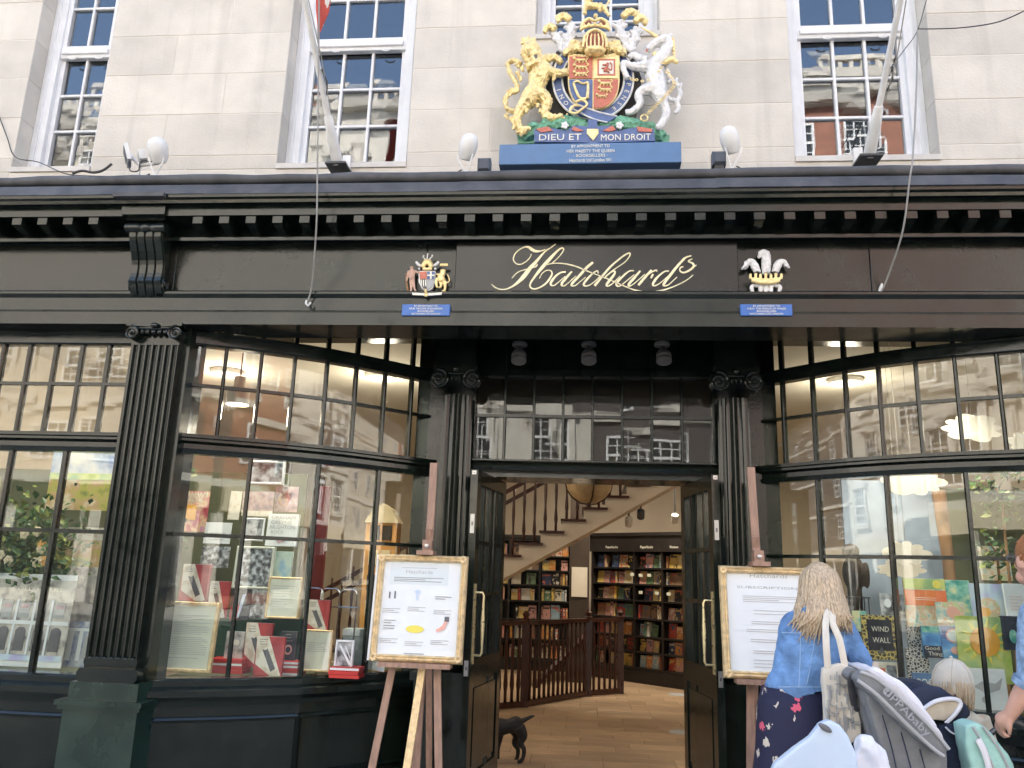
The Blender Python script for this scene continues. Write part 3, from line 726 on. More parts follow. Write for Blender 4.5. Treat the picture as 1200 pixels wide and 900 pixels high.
def far_house(x0, x1, H, wall, trim, label, ncol, storeys, sur=None, arch=False, shop='shop_dark', winw=1.25):
    o = thing('town_house', label, 'building', ((x0+x1)/2, YO-4, 0), 'houses across the street')
    MB().box(x0, x1, YO-9, YO, 0, H).build('wall', wall, o)
    MB().prismx([(YO+.6, H-.4), (YO+.6, H-.2), (YO+.35, H-.9), (YO, H-1.0), (YO, H+.0), (YO+.65, H)], x0, x1).build('cornice', trim, o)
    rf = MB().prismx([(YO-.4, H), (YO-2.5, H+2.2), (YO-9, H+2.2), (YO-9, H)], x0+.1, x1-.1).build('roof', 'slate', o)
    MB().box(x0+.6, x0+1.8, YO-5, YO-4, H+2.0, H+4).build('chimney', 'brick_red', rf)
    par = MB()
    n = int((x1-x0)/.45)
    for k in range(n): par.box(x0+.2+k*.45, x0+.36+k*.45, YO-.05, YO+.12, H, H+.7)
    par.box(x0, x1, YO-.1, YO+.18, H+.7, H+.9)
    tag(par.build('parapet', trim, o), kind='stuff')
    g = 4.4
    MB().box(x0+.05, x1-.05, YO-.05, YO+.32, g-.9, g).build('shop_fascia', 'shop_cream' if shop == 'shop_dark' else 'shop_dark', o)
    nb = max(2, int((x1-x0)/3.2)); bw = (x1-x0)/nb
    for k in range(nb): MB().box(x0+k*bw+.35, x0+(k+1)*bw-.35, YO-.02, YO+.06, .5, g-1.0).build('shop_window', 'window_dark', o)
    for k in range(nb+1): MB().box(max(x0, x0+k*bw-.25), min(x1, x0+k*bw+.25), YO-.01, YO+.25, 0, g-.9).build('pier', trim, o)
    sh = (H-1.2-g)/storeys; cw = (x1-x0)/ncol
    for s_ in range(storeys):
        MB().box(x0, x1, YO-.01, YO+.14, g+s_*sh+.02, g+s_*sh+.3).build('string_course', trim, o)
        for c in range(ncol):
            far_window(o, x0+(c+.5)*cw, g+s_*sh+.95, winw, min(sh-1.5, 2.5 if s_ < 2 else 1.7), 'w', arch and s_ == 0, sur)
far_house(-62, -38, 21, 'portland', 'portland', 'tall white stone block with pedimented windows farthest along opposite terrace', 7, 4, 'portland', True)
far_house(-38, -22, 19.5, 'tan_stone', 'portland', 'tan stone house with pale surrounds across the street', 5, 4, 'portland')
far_house(-22, -15, 20.5, 'tan_stone', 'portland', 'narrow tan stone house with plain white windows', 3, 5, None, False, 'shop_cream')
far_house(-15, .2, 21.0, 'portland', 'portland', 'white classical stone house with balustrade facing the bookshop door', 5, 4, 'portland', True)
far_house(.2, 7.2, 17.5, 'brick_dark', 'portland', 'dark grey brick house with white sash windows', 3, 4, None, False, 'shop_cream')
far_house(7.2, 17, 21.5, 'brick_red', 'portland', 'tall red brick house with white sash windows', 4, 5, None)
far_house(17, 31, 19, 'portland', 'portland', 'white stone house with pale surrounds and heavy cornice', 4, 3, 'portland', True)
far_house(31, 44, 18.5, 'brick_dark', 'portland', 'dark brick house with white window surrounds', 4, 4, 'white_paint', False, 'shop_cream')
far_house(44, 64, 21, 'portland', 'portland', 'broad pale stone block at the end of the terrace', 6, 4, 'portland')

far_house(64, 92, 20, 'tan_stone', 'portland', 'long tan stone block far along the opposite terrace', 7, 4, None)
far_house(92, 125, 20.5, 'brick_red', 'portland', 'long red brick block far along the opposite terrace', 7, 4, None)
far_house(125, 170, 21, 'portland', 'portland', 'long white stone block far along the opposite terrace', 8, 4, None)
far_house(-92, -62, 20, 'brick_dark', 'portland', 'long dark brick block far along the opposite terrace', 7, 4, None)
far_house(-130, -92, 21, 'tan_stone', 'portland', 'longest tan stone block closing the opposite terrace', 7, 4, None)
far_house(-175, -130, 21, 'portland', 'portland', 'white stone block beyond the longest tan block', 8, 4, None)
# ================================================================ a black cab at the kerb (mirrored in the bow window)
mat('cab_black', (.008, .008, .009), .12, spec=.6, coat=.6)
mat('rubber', (.015, .015, .015), .8)
mat('chrome', (.7, .7, .7), .15, metal=1.0)
mat('headlamp', (.7, .72, .75), .1)
def cab(x, y, label, group=None):
    o = thing('taxi_cab', label, 'car', (x, y, -.14))
    z0 = -.14; hw = .88
    side = [(-2.25, .35), (-2.28, .75), (-2.2, 1.0), (-1.95, 1.08), (-1.75, 1.62), (-1.5, 1.76), (.35, 1.78), (.6, 1.7), (1.1, 1.12), (1.9, 1.0), (2.2, .9), (2.28, .6), (2.22, .35)]
    poly = [(a, z0+b) for a, b in side]
    mb = MB(); k = len(poly)
    rings = [(-hw, .93), (-hw*.93, 1.0), (hw*.93, 1.0), (hw, .93)]
    vs = []
    for yy, s_ in rings:
        for a, b in poly: vs.append((x+a*s_, y+yy*(1 if b-z0 < 1.1 else .86), b if s_ == 1 else z0+.35+(b-z0-.35)*.97))
    fs = [(i*k+j, i*k+(j+1) % k, (i+1)*k+(j+1) % k, (i+1)*k+j) for i in range(3) for j in range(k)]+[tuple(range(k)), tuple(range(3*k, 4*k))]
    mb.add(vs, fs); smooth_obj(mb.build('body', 'cab_black', o), 35)
    for s_ in (-1, 1):
        for (a0, a1, b0, b1) in ((-1.55, -.75, -1.42, -.75), (-.65, .2, -.65, .2), (.28, .95, .28, .62)):
            yy = y+s_*(hw*.875); y2 = y+s_*(hw*.845)
            MB().hexa([(x+a0, yy, z0+1.12), (x+a1, yy, z0+1.12), (x+a1, yy-s_*.03, z0+1.12), (x+a0, yy-s_*.03, z0+1.12), (x+b0, y2, z0+1.6), (x+b1, y2, z0+1.6), (x+b1, y2-s_*.03, z0+1.6), (x+b0, y2-s_*.03, z0+1.6)]).build('side_window', 'window_dark', o)
        for wx in (-1.4, 1.4):
            t = smooth_obj(MB().lathe((x+wx, y+s_*(hw-.2), z0+.33), [(.18, 0), (.31, 0), (.33, .03), (.33, .17), (.31, .205), (.2, .205)], 24, (0, s_, 0)).build('wheel', 'rubber', o))
            smooth_obj(MB().lathe((x+wx, y+s_*(hw-.0), z0+.33), [(.19, .0), (.17, .012), (.06, .004), (.05, .02), (.01, .02)], 20, (0, s_, 0)).build('rim', 'chrome', t))
        MB().lathe((x+2.2, y+s_*.62, z0+.78), [(.11, 0), (.11, .06), (.06, .09)], 16, (1, 0, 0)).build('headlight', 'headlamp', o)
        MB().box(x-1.3, x-1.1, y+s_*(hw+.005), y+s_*(hw+.02), z0+.98, z0+1.01).build('door_handle', 'chrome', o)
    MB().box(x+.1-.16, x+.1+.16, y-.3, y+.3, z0+1.775, z0+1.9).build('roof_sign', 'lamp_shade', o)
    MB().box(x+2.27, x+2.33, y-.8, y+.8, z0+.4, z0+.5).build('bumper', 'chrome', o)
cab(12.5, -3.6, 'black taxi cab waiting at the kerb')
# ================================================================ inside the shop
fl = tag(MB().box(-5.8, 4.8, 6.63, 15.6, -.1, -.001).build('shop_floor', 'floor_gap'), kind='structure')
pk = MB().bbox(0, 0, 0, 0, 0, 0, 0)
pw_, pd_ = .62, .205
pme = MB().add([(.0015, .0015, 0), (pw_-.0015, .0015, 0), (pw_-.0015, pd_-.0015, 0), (.0015, pd_-.0015, 0), (.003, .003, .005), (pw_-.003, .003, .005), (pw_-.003, pd_-.003, .005), (.003, pd_-.003, .005)],
               [(0, 1, 5, 4), (1, 2, 6, 5), (2, 3, 7, 6), (3, 0, 4, 7), (4, 5, 6, 7)]).mesh('plank', 'floor_wood')
rp = random.Random(9)
for j in range(33):
    off = rp.choice((0, .2, .33, .47))
    for i in range(-4, 5):
        x = i*pw_+off
        if -1.5-j*.05 < x < 1.7+j*.04: link('plank', pme, fl, (x, 6.64+j*pd_, 0.0))
tag(MB().box(-5.8, -1.9, 6.64, 15.5, -.0005, .005).box(2.4, 4.8, 6.64, 15.5, -.0005, .005).box(-1.9, 2.4, 13.41, 15.5, -.0005, .005).build('shop_floor_side', 'floor_wood'), kind='structure')
tag(MB().box(-5.9, -5.7, 5.6, 15.6, 0, 3.62).build('interior_wall_left', 'cream_wall'), kind='structure')
tag(MB().box(4.7, 4.9, 5.6, 15.6, 0, 3.62).build('interior_wall_right', 'cream_wall'), kind='structure')
tag(MB().box(-5.7, 4.7, 15.3, 15.6, 0, 3.62).build('interior_wall_back', 'cream_wall'), kind='structure')
# ceilings over the display bays
for pth in (LB, RB):
    p2 = [(a, b+.05) for a, b in pth]
    xs_ = [a for a, b in pth]; poly = p2+[(xs_[-1], 6.5), (xs_[0], 6.5)]
    MB().prismz(poly, 3.535, 3.552).build('display_ceiling', 'ceiling_white', B)
MB().box(XL+.1, -3.2, 5.27, 6.4, 3.5, 3.56).build('display_ceiling', 'ceiling_white', B)

# ---- ceiling lights
clm = MB().lathe((0, 0, 0), [(.0, -.045), (.15, -.045), (.15, -.02)], 24).mesh('diffuser', 'lamp_white')
clr = MB().lathe((0, 0, 0), [(.15, -.05), (.17, -.05), (.17, 0), (.02, 0)], 24).mesh('lamp_rim', 'white_metal')
def ceiling_light(x, y, z=3.619, e=26, group='round lights on the shop ceiling', label='round lit lamp flush with the shop ceiling'):
    o = thing('ceiling_light', label, 'lamp', (x, y, z), group)
    link('lamp_rim', clr, o, (x, y, z)); link('diffuser', clm, o, (x, y, z))
    l = bpy.data.lights.new('ceiling_lamp', 'POINT' if e > 10 else 'AREA')
    if e > 10: l.shadow_soft_size = .14; e *= .62
    else: l.shape = 'DISK'; l.size = .28
    l.energy = e; l.color = (1, .86, .68)
    lo = bpy.data.objects.new('ceiling_lamp', l); COL.objects.link(lo); lo.location = (x, y, z-(.32 if l.type == 'POINT' else .06)); adopt(lo, o)  # point bulbs hang unseen below the fitting, added to brighten the ceiling
q = PZ(907, 524, 3.57)
for (x, y, e) in ((-3.9, 8.2, 10.2), (-2.2, 8.3, 10.1), (2.7, 8.3, 10.2), (-3.6, 11.6, 2.4), (.5, 11.9, 9.9), (1.4, 11.3, 9.9), (q.x, q.y, 4), (-.9, 12.7, 4.5)):
    ceiling_light(x, y, e=e)

# ---- staircase rising to the right
YS = 10.2; rz_, go = .1525, .268
t0 = P(608, 650, YS)                       # nosing of one tread
ST = thing('staircase', 'staircase rising above the railing with white stringer and dark balusters', 'staircase', (t0.x, YS, 0))
n_dn, n_up = int(t0.z/rz_), 12
poly = []
for k in range(-n_dn, n_up):
    xn = t0.x+k*go; zn = t0.z+k*rz_
    poly += [(xn-go, zn-.03), (xn-.0, zn-.03)]
x_end = t0.x+(n_up-1)*go; z_end = t0.z+(n_up-1)*rz_
off = P(608, 668.5, YS).z-t0.z
low = [(x_end, z_end+off), (t0.x-(n_dn-1)*go, t0.z-(n_dn-1)*rz_+off), (t0.x-(n_dn+1)*go, .02)]
MB().prism(poly+low, YS, YS+.06).build('stringer', 'stair_white', ST)
MB().prism([(low[1][0], low[1][1]+.0), (low[0][0], low[0][1]), (low[0][0], low[0][1]+.05), (low[1][0], low[1][1]+.05)], YS+.061, YS+1.0).build('soffit', 'stair_white', ST)
bal = MB().tube([(0, 0, 0), (0, 0, .1), (0, 0, .14), (0, 0, .3), (0, 0, .5), (0, 0, .72), (0, 0, .86)], [.017, .017, .024, .013, .021, .013, .015], 8).mesh('baluster', 'mahogany')
bal.polygons.foreach_set('use_smooth', [True]*len(bal.polygons))
for k in range(-n_dn, n_up):
    xn = t0.x+k*go; zn = t0.z+k*rz_
    MB().box(xn-go-.02, xn+.03, YS-.05, YS+1.0, zn-.03, zn).build('tread', 'mahogany', ST)
    for f_ in (.3, .8): link('baluster', bal, ST, (xn-go*f_, YS-.01, zn))
MB().bar((t0.x-n_dn*go, YS-.01, t0.z-n_dn*rz_+.88), (x_end, YS-.01, z_end+.88), .06, .05).build('handrail', 'mahogany', ST)
MB().bar((t0.x-n_dn*go, YS+1.0, t0.z-n_dn*rz_+.88), (x_end, YS+1.0, z_end+.88), .06, .05).build('handrail', 'mahogany', ST)

# ---- railing round the stairwell
ra = PZ(560, 834, 0); rb = PZ(614, 829, 0); rc = PZ(689, 816, 0); rd = PZ(727, 813, 0)
RL = thing('stair_railing', 'dark mahogany railing round the stairwell with turned balusters', 'railing', rb)
bal2 = MB().tube([(0, 0, .07), (0, 0, .2), (0, 0, .26), (0, 0, .5), (0, 0, .62), (0, 0, .8), (0, 0, .95)], [.019, .019, .028, .014, .025, .014, .017], 8).mesh('baluster', 'mahogany')
bal2.polygons.foreach_set('use_smooth', [True]*len(bal2.polygons))
def newel(p, parent):
    mb = MB().box(p.x-.045, p.x+.045, p.y-.045, p.y+.045, .0, .98); mb.lathe((p.x, p.y, .98), [(.055, 0), (.06, .03), (.03, .05), (.05, .09), (.02, .13)], 12); mb.build('newel_post', 'mahogany', parent)
for a, b in ((ra, rb), (rb, rc), (rc, rd)):
    n = int((b-a).length/.095)
    for k in range(1, n): link('baluster', bal2, RL, a.lerp(b, k/n))
    MB().bar(a+Vector((0, 0, .97)), b+Vector((0, 0, .97)), .075, .05).build('top_rail', 'mahogany', RL)
    MB().bar(a+Vector((0, 0, .045)), b+Vector((0, 0, .045)), .06, .06).build('bottom_rail', 'mahogany', RL)
for p in (ra, rb, rc, rd): newel(p, RL)
MB().bar(rb+Vector((.1, .35, .2)), rc+Vector((0, .35, .78)), .07, .05).build('lower_handrail', 'mahogany', RL)

# ---- books
BOOKC = {'cream': (.66, .58, .42), 'red': (.46, .07, .045), 'orange': (.66, .27, .07), 'white': (.70, .68, .62), 'navy': (.035, .05, .11), 'pale blue': (.30, .44, .52), 'brown': (.27, .16, .09), 'yellow': (.70, .50, .13), 'black': (.025, .022, .022), 'pink': (.62, .32, .27), 'green': (.14, .24, .12), 'tan': (.50, .36, .21)}
INK = ((.72, .66, .54), (.05, .04, .04), (.55, .12, .07), (.70, .52, .16), (.08, .15, .25), (.66, .6, .5))
def book_material(name, col, k):
    m = bpy.data.materials.new(name); m.use_nodes = True; M[name] = m
    n = m.node_tree.nodes; l = m.node_tree.links; b = n['Principled BSDF']; b.inputs['Roughness'].default_value = .42
    oi = n.new('ShaderNodeObjectInfo'); r = n.new('ShaderNodeValToRGB'); r.color_ramp.interpolation = 'CONSTANT'; e = r.color_ramp.elements
    ink = INK[k % 3:]+INK[:k % 3]
    for q_, c in enumerate(ink[:5]):
        el = e[q_] if q_ < 2 else e.new(q_/5); el.position = q_/5; el.color = (*c, 1)
    l.new(oi.outputs['Random'], r.inputs[0])
    tc = n.new('ShaderNodeTexCoord'); nz = n.new('ShaderNodeTexNoise'); nz.inputs['Scale'].default_value = 2.6; nz.inputs['Detail'].default_value = 3
    cx = n.new('ShaderNodeCombineXYZ'); ml = n.new('ShaderNodeMath'); ml.operation = 'MULTIPLY'; ml.inputs[1].default_value = 91; l.new(oi.outputs['Random'], ml.inputs[0]); l.new(ml.outputs[0], cx.inputs[0]); l.new(ml.outputs[0], cx.inputs[2])
    va = n.new('ShaderNodeVectorMath'); va.operation = 'ADD'; l.new(tc.outputs['Generated'], va.inputs[0]); l.new(cx.outputs[0], va.inputs[1]); l.new(va.outputs[0], nz.inputs['Vector'])
    gt = n.new('ShaderNodeMath'); gt.operation = 'GREATER_THAN'; gt.inputs[1].default_value = .57; l.new(nz.outputs[0], gt.inputs[0])
    sx_ = n.new('ShaderNodeSeparateXYZ'); l.new(tc.outputs['Generated'], sx_.inputs[0])
    t1 = n.new('ShaderNodeMath'); t1.operation = 'COMPARE'; t1.inputs[1].default_value = .80; t1.inputs[2].default_value = .06; l.new(sx_.outputs['Z'], t1.inputs[0])
    t2 = n.new('ShaderNodeMath'); t2.operation = 'COMPARE'; t2.inputs[1].default_value = .5; t2.inputs[2].default_value = .36; l.new(sx_.outputs['X'], t2.inputs[0])
    tm = n.new('ShaderNodeMath'); tm.operation = 'MULTIPLY'; l.new(t1.outputs[0], tm.inputs[0]); l.new(t2.outputs[0], tm.inputs[1])
    mx0 = n.new('ShaderNodeMath'); mx0.operation = 'MAXIMUM'; l.new(gt.outputs[0], mx0.inputs[0]); l.new(tm.outputs[0], mx0.inputs[1])
    mix = n.new('ShaderNodeMix'); mix.data_type = 'RGBA'; mix.inputs['A'].default_value = (*col, 1); l.new(mx0.outputs[0], mix.inputs['Factor']); l.new(r.outputs[0], mix.inputs['B']); l.new(mix.outputs['Result'], b.inputs['Base Color']); return m
for k, (cn, c) in enumerate(BOOKC.items()): book_material('cover_'+cn.replace(' ', '_'), c, k)
BDIM = ((.128, .198, .03), (.11, .178, .022), (.15, .235, .035), (.14, .215, .026), (.16, .2, .03), (.036, .2, .13), (.03, .19, .125), (.045, .22, .14))
book_me = []
for (w_, h, d) in BDIM:
    for cn in BOOKC:
        mb = MB().box(-w_/2, w_/2, -d/2, d/2, 0, h); book_me.append((mb.mesh('book', 'cover_'+cn.replace(' ', '_')), w_, h, d, cn))
rb_ = random.Random(21)
def fill_shelf(org, u, n, u0, u1, z, hmax, label, group, face=.75, depth=.16, gap=.008, skip=.06):
    x = u0+.015
    ang = math.atan2(u.y, u.x)
    while x < u1-.05:
        if rb_.random() < skip: x += .09; continue
        cand = [b for b in book_me if b[2] < hmax-.01] or [book_me[1]]
        fo = rb_.random() < face
        cand2 = [b for b in cand if (b[1] > .08) == fo] or cand
        me, w_, h, d, cn = rb_.choice(cand2)
        if x+w_ > u1-.005:
            cand3 = [b for b in cand if b[1] < u1-.01-x]
            if not cand3: break
            me, w_, h, d, cn = rb_.choice(cand3)
        p = org+u*(x+w_/2)+n*(-depth*.42 if w_ > .08 else -depth*.5)
        o = link('book', me, None, (p.x, p.y, z+.001)); o.rotation_euler = (R(-rb_.uniform(4, 9)) if w_ > .08 else 0, 0, ang)
        s_ = min(1, (hmax-.012)/h); o.scale = (1, 1, s_*rb_.uniform(.94, 1))
        tag(o, '%s book %s on %s' % (cn, 'facing out' if w_ > .08 else 'spine out', label), 'book', group); x += w_+gap*rb_.uniform(.3, 1.8)
def bookcase(org, u, bays, zs, top, depth, label, books_label, group, face=.75, header=None):
    n = Vector((u.y, -u.x, 0)); L = bays[-1]
    o = thing('bookcase', label, 'bookcase', org+u*(L/2))
    def bx(u0, u1, d0, d1, z0, z1, name, m='bookcase_black'):
        c = []
        for z in (z0, z1):
            for (a, b) in ((u0, d0), (u1, d0), (u1, d1), (u0, d1)): q_ = org+u*a-n*b; c.append((q_.x, q_.y, z))
        return MB().hexa(c).build(name, m, o)
    bx(-.03, L+.03, depth, depth+.03, 0, top, 'back_panel')
    for b in bays: bx(b-.018, b+.018, .0, depth, 0, top, 'upright')
    bx(-.04, L+.04, -.02, depth, zs[0]+.24, top, 'header'); bx(-.06, L+.06, -.05, depth, top, top+.05, 'crown_moulding')
    bx(-.02, L+.02, -.015, depth, 0, zs[-1]-.03, 'plinth')
    for i in range(len(bays)-1):
        for z in zs: bx(bays[i]+.019, bays[i+1]-.019, 0.0, depth-.001, z-.024, z, 'shelf')
        for j, z in enumerate(zs):
            hm = (zs[j-1]-.026-z) if j else .235
            fill_shelf(org, u, n, bays[i]+.02, bays[i+1]-.02, z, hm, '%s shelf of %s' % (('top', 'second', 'third', 'fourth', 'fifth', 'sixth', 'lowest')[j], books_label), group, face, depth)
    if header:
        for i, s_ in enumerate(header):
            c = org+u*((bays[i]+bays[i+1])/2)+n*.022
            put_text(s_, c.x, c.y, zs[0]+.31, .055, 'lettering', o, rz=math.degrees(math.atan2(u.y, u.x)), extrude=.0008)
    return o
o0 = PZ(694, 793, 0); o1 = PZ(803, 809, 0); ub = (o1-o0).normalized(); nb_ = Vector((ub.y, -ub.x, 0))
def on_case(px, py):
    d = _f+((px-600)/FPX)*_r-((py-450)/FPX)*_u; c = Vector((0, 0, CAM_Z)); t = (o0-c).dot(nb_)/d.dot(nb_); return c+d*t
bays = [(on_case(px, 700)-o0).dot(ub) for px in (692, 741, 774, 806)]; bays = [b-bays[0] for b in bays]; bays += [bays[-1]+.6, bays[-1]+1.2]
o0 = o0-ub*.02
zs = [on_case(745, y).z for y in (665, 684, 703, 724, 745, 763, 782)]
bookcase(Vector((o0.x, o0.y, 0)), ub, bays, zs, on_case(745, 628).z, .26, 'tall black bookcase of face-out books against the far wall', 'the tall bookcase at the far wall', 'books on the tall black bookcase', .88, ('Paperbacks', 'Paperbacks', 'Fiction'))
for (px, py) in ((742, 675), (752, 676), (762, 676), (752, 696), (771, 697), (785, 698)):
    p = on_case(px, py)+nb_*.03
    c = MB(); e1 = ub*.035; c.hexa([p-e1, p+e1, p+e1-nb_*.006, p-e1-nb_*.006, p-e1+Vector((0, 0, .045)), p+e1+Vector((0, 0, .045)), p+e1-nb_*.006+Vector((0, 0, .045)), p-e1-nb_*.006+Vector((0, 0, .045))])
    tag(c.build('shelf_card', 'cream_paper'), 'small cream review card clipped to a bookcase shelf', 'card', 'review cards on the bookcase')
lo = P(598, 700, 13.9)
bookcase(Vector((lo.x-.55, 13.9, 0)), Vector((1, 0, 0)), [0, .52, 1.04, 1.56], [1.86, 1.62, 1.38, 1.12, .82, .5, .2], 2.15, .24, 'black bookcase seen beneath the staircase', 'the bookcase beneath the staircase', 'books beneath the staircase', .7)
# ---- pillar with a notice
pc = P(679, 672, 12.7)
PL = thing('pillar', 'dark grey square pillar beside the bookcase', 'pillar', (pc.x, 12.7, 0))
MB().box(pc.x-.15, pc.x+.15, 12.6, 12.9, 0, 3.6).build('shaft', 'display_dark', PL)
nt_ = P(679, 682, 12.59)
tag(MB().box(nt_.x-.12, nt_.x+.12, 12.585, 12.597, nt_.z-.22, nt_.z+.22).build('wall_notice', 'lamp_shade'), 'plain grey notice sheet fixed to the dark pillar', 'notice')
# ---- hanging bowl lamp
bl = P(690, 574, 8.9)
HL = thing('bowl_lamp', 'hanging alabaster bowl lamp with dark ribs above the railing', 'lamp', (bl.x, 8.9, bl.z-.2))
smooth_obj(MB().lathe((bl.x, 8.9, bl.z), [(.0, -.155), (.09, -.14), (.18, -.09), (.24, -.01), (.26, .08), (.25, .085), (.22, -.01), (.05, -.13)], 28).build('bowl', 'alabaster', HL))
for k in range(4):
    a = k*math.pi/2+.2
    MB().tube([(bl.x+.262*math.cos(a)*s_, 8.9+.262*math.sin(a)*s_, bl.z+z_) for s_, z_ in ((.05, -.165), (.36, -.15), (.7, -.095), (.94, -.01), (1.02, .08))], .008, 6).build('rib', 'mahogany', HL)
    MB().tube([(bl.x+.26*math.cos(a), 8.9+.26*math.sin(a), bl.z+.08), (bl.x, 8.9, bl.z+.8)], .005, 5).build('chain', 'cable_dark', HL)
MB().tube([(bl.x, 8.9, bl.z+.8), (bl.x, 8.9, 3.6)], .012, 6).build('stem', 'cable_dark', HL)
MB().ell((bl.x, 8.9, bl.z-.17), .03, 10, 8).build('finial', 'mahogany', HL)
# ---- track spotlights under the ceiling
for (px, py, Y) in ((737, 611, 11.0), (751, 602, 10.9), (791, 607, 11.6)):
    p = P(px, py, Y)
    o = thing('track_spotlight', 'small spotlight on a stem over the bookcase', 'spotlight', p, 'spotlights over the bookcase')
    MB().tube([(p.x, Y, p.z+.05), (p.x, Y, 3.62)], .012, 6).build('stem', 'cable_dark', o)
    smooth_obj(MB().lathe((p.x, Y, p.z), [(.045, -.07), (.05, -.06), (.05, .05), (.02, .07)], 14, (0, -.6, .8)).build('lamp_head', 'white_metal' if px != 751 else 'grey_box', o))
# ---- floor stickers
for (px, py) in ((795, 814), (800, 858)):
    p = PZ(px, py, .006)
    tag(MB().lathe((p.x, p.y, .0055), [(.0, .0), (.14, 0), (.14, .002), (.0, .002)], 28).build('floor_sticker', 'print_grey'), 'round grey sticker on the wooden floor', 'sticker', 'round stickers on the shop floor')
# ================================================================ window displays
def art(name, cols, scale=9, detail=3, rough=.5, seed=0., kind='noise'):
    m = bpy.data.materials.new(name); m.use_nodes = True; M[name] = m
    n = m.node_tree.nodes; l = m.node_tree.links; b = n['Principled BSDF']; b.inputs['Roughness'].default_value = rough
    tc = n.new('ShaderNodeTexCoord'); mp = n.new('ShaderNodeMapping'); mp.inputs['Location'].default_value = (seed, seed*.7, seed*1.3); l.new(tc.outputs['Object'], mp.inputs[0])
    if kind == 'noise':
        t = n.new('ShaderNodeTexNoise'); t.inputs['Scale'].default_value = scale; t.inputs['Detail'].default_value = detail; o = t.outputs[0]
    elif kind == 'leaf':
        t = n.new('ShaderNodeTexVoronoi'); t.inputs['Scale'].default_value = scale; t.feature = 'DISTANCE_TO_EDGE'; o = t.outputs[0]
    else:
        t = n.new('ShaderNodeTexWave'); t.inputs['Scale'].default_value = scale; t.inputs['Distortion'].default_value = 4; o = t.outputs[0]
    l.new(mp.outputs[0], t.inputs['Vector'])
    r = n.new('ShaderNodeValToRGB'); e = r.color_ramp.elements; lo_, hi_ = (.34, .66) if kind == 'noise' else ((.02, .2) if kind == 'leaf' else (0, 1))
    for k, c in enumerate(cols):
        p = lo_+(hi_-lo_)*k/(len(cols)-1)
        if k < 2: e[k].position = p; el = e[k]
        else: el = e.new(p)
        el.color = (*c, 1)
    l.new(o, r.inputs[0]); l.new(r.outputs[0], b.inputs['Base Color']); return m
art('photo_bw', [(.03, .03, .035), (.12, .125, .13), (.40, .42, .44), (.72, .75, .78)], 28, 4)
art('photo_bw2', [(.03, .03, .035), (.30, .32, .34), (.55, .57, .6)], 16, 4, seed=3)
art('art_pink', [(.45, .07, .10), (.62, .22, .20), (.75, .52, .30), (.55, .25, .40)], 14, 2)
art('art_rose', [(.25, .18, .22), (.55, .35, .36), (.66, .56, .55)], 18, 4, seed=5)
art('art_red', [(.36, .03, .04), (.50, .06, .06), (.42, .05, .06)], 9, 1)
art('art_cream', [(.62, .54, .42), (.78, .73, .62), (.80, .76, .68)], 22, 2)
art('art_blue', [(.05, .16, .42), (.12, .34, .62), (.45, .62, .72)], 9, 2)
art('art_paleblue', [(.45, .42, .72), (.52, .66, .80), (.70, .78, .82)], 7, 1)
art('art_teal', [(.05, .30, .26), (.25, .55, .45), (.72, .72, .40)], 16, 2)
art('art_orange', [(.72, .16, .05), (.80, .26, .08)], 8, 1)
art('art_pastel', [(.30, .52, .50), (.72, .70, .55), (.70, .45, .30), (.50, .62, .35)], 20, 2)
art('art_lime', [(.42, .55, .10), (.60, .66, .22), (.30, .48, .22)], 7, 2)
art('art_night', [(.015, .018, .03), (.035, .04, .06)], 10, 2)
art('art_leaf', [(.70, .69, .64), (.03, .03, .035)], 55, 1, kind='leaf')
art('art_goldleaf', [(.70, .55, .16), (.05, .05, .055)], 40, 1, kind='leaf', seed=4)
art('art_landscape', [(.16, .22, .05), (.45, .42, .08), (.55, .36, .18), (.70, .60, .42)], 7, 3)
art('art_sky', [(.22, .30, .52), (.50, .56, .66), (.72, .70, .66)], 5, 3)
art('art_house', [(.18, .17, .17), (.52, .50, .46), (.66, .64, .60)], 12, 4)
art('art_bluehouse', [(.06, .12, .30), (.35, .40, .50), (.65, .66, .66)], 12, 4, seed=2)
art('art_map', [(.40, .55, .48), (.52, .64, .55), (.30, .48, .60)], 10, 2)
plain('book_redstack', (.55, .035, .03), .45); plain('book_greystack', (.36, .42, .42), .5); plain('display_box', (.02, .085, .055), .7)
plain('cloud_board', (.80, .73, .62), .8); plain('sun_orange', (.85, .42, .06), .6); plain('sun_yellow', (.80, .70, .12), .6); plain('trunk_brown', (.36, .20, .10), .9)
plain('salmon', (.80, .42, .34), .6); plain('curtain_red', (.22, .02, .02), .8)

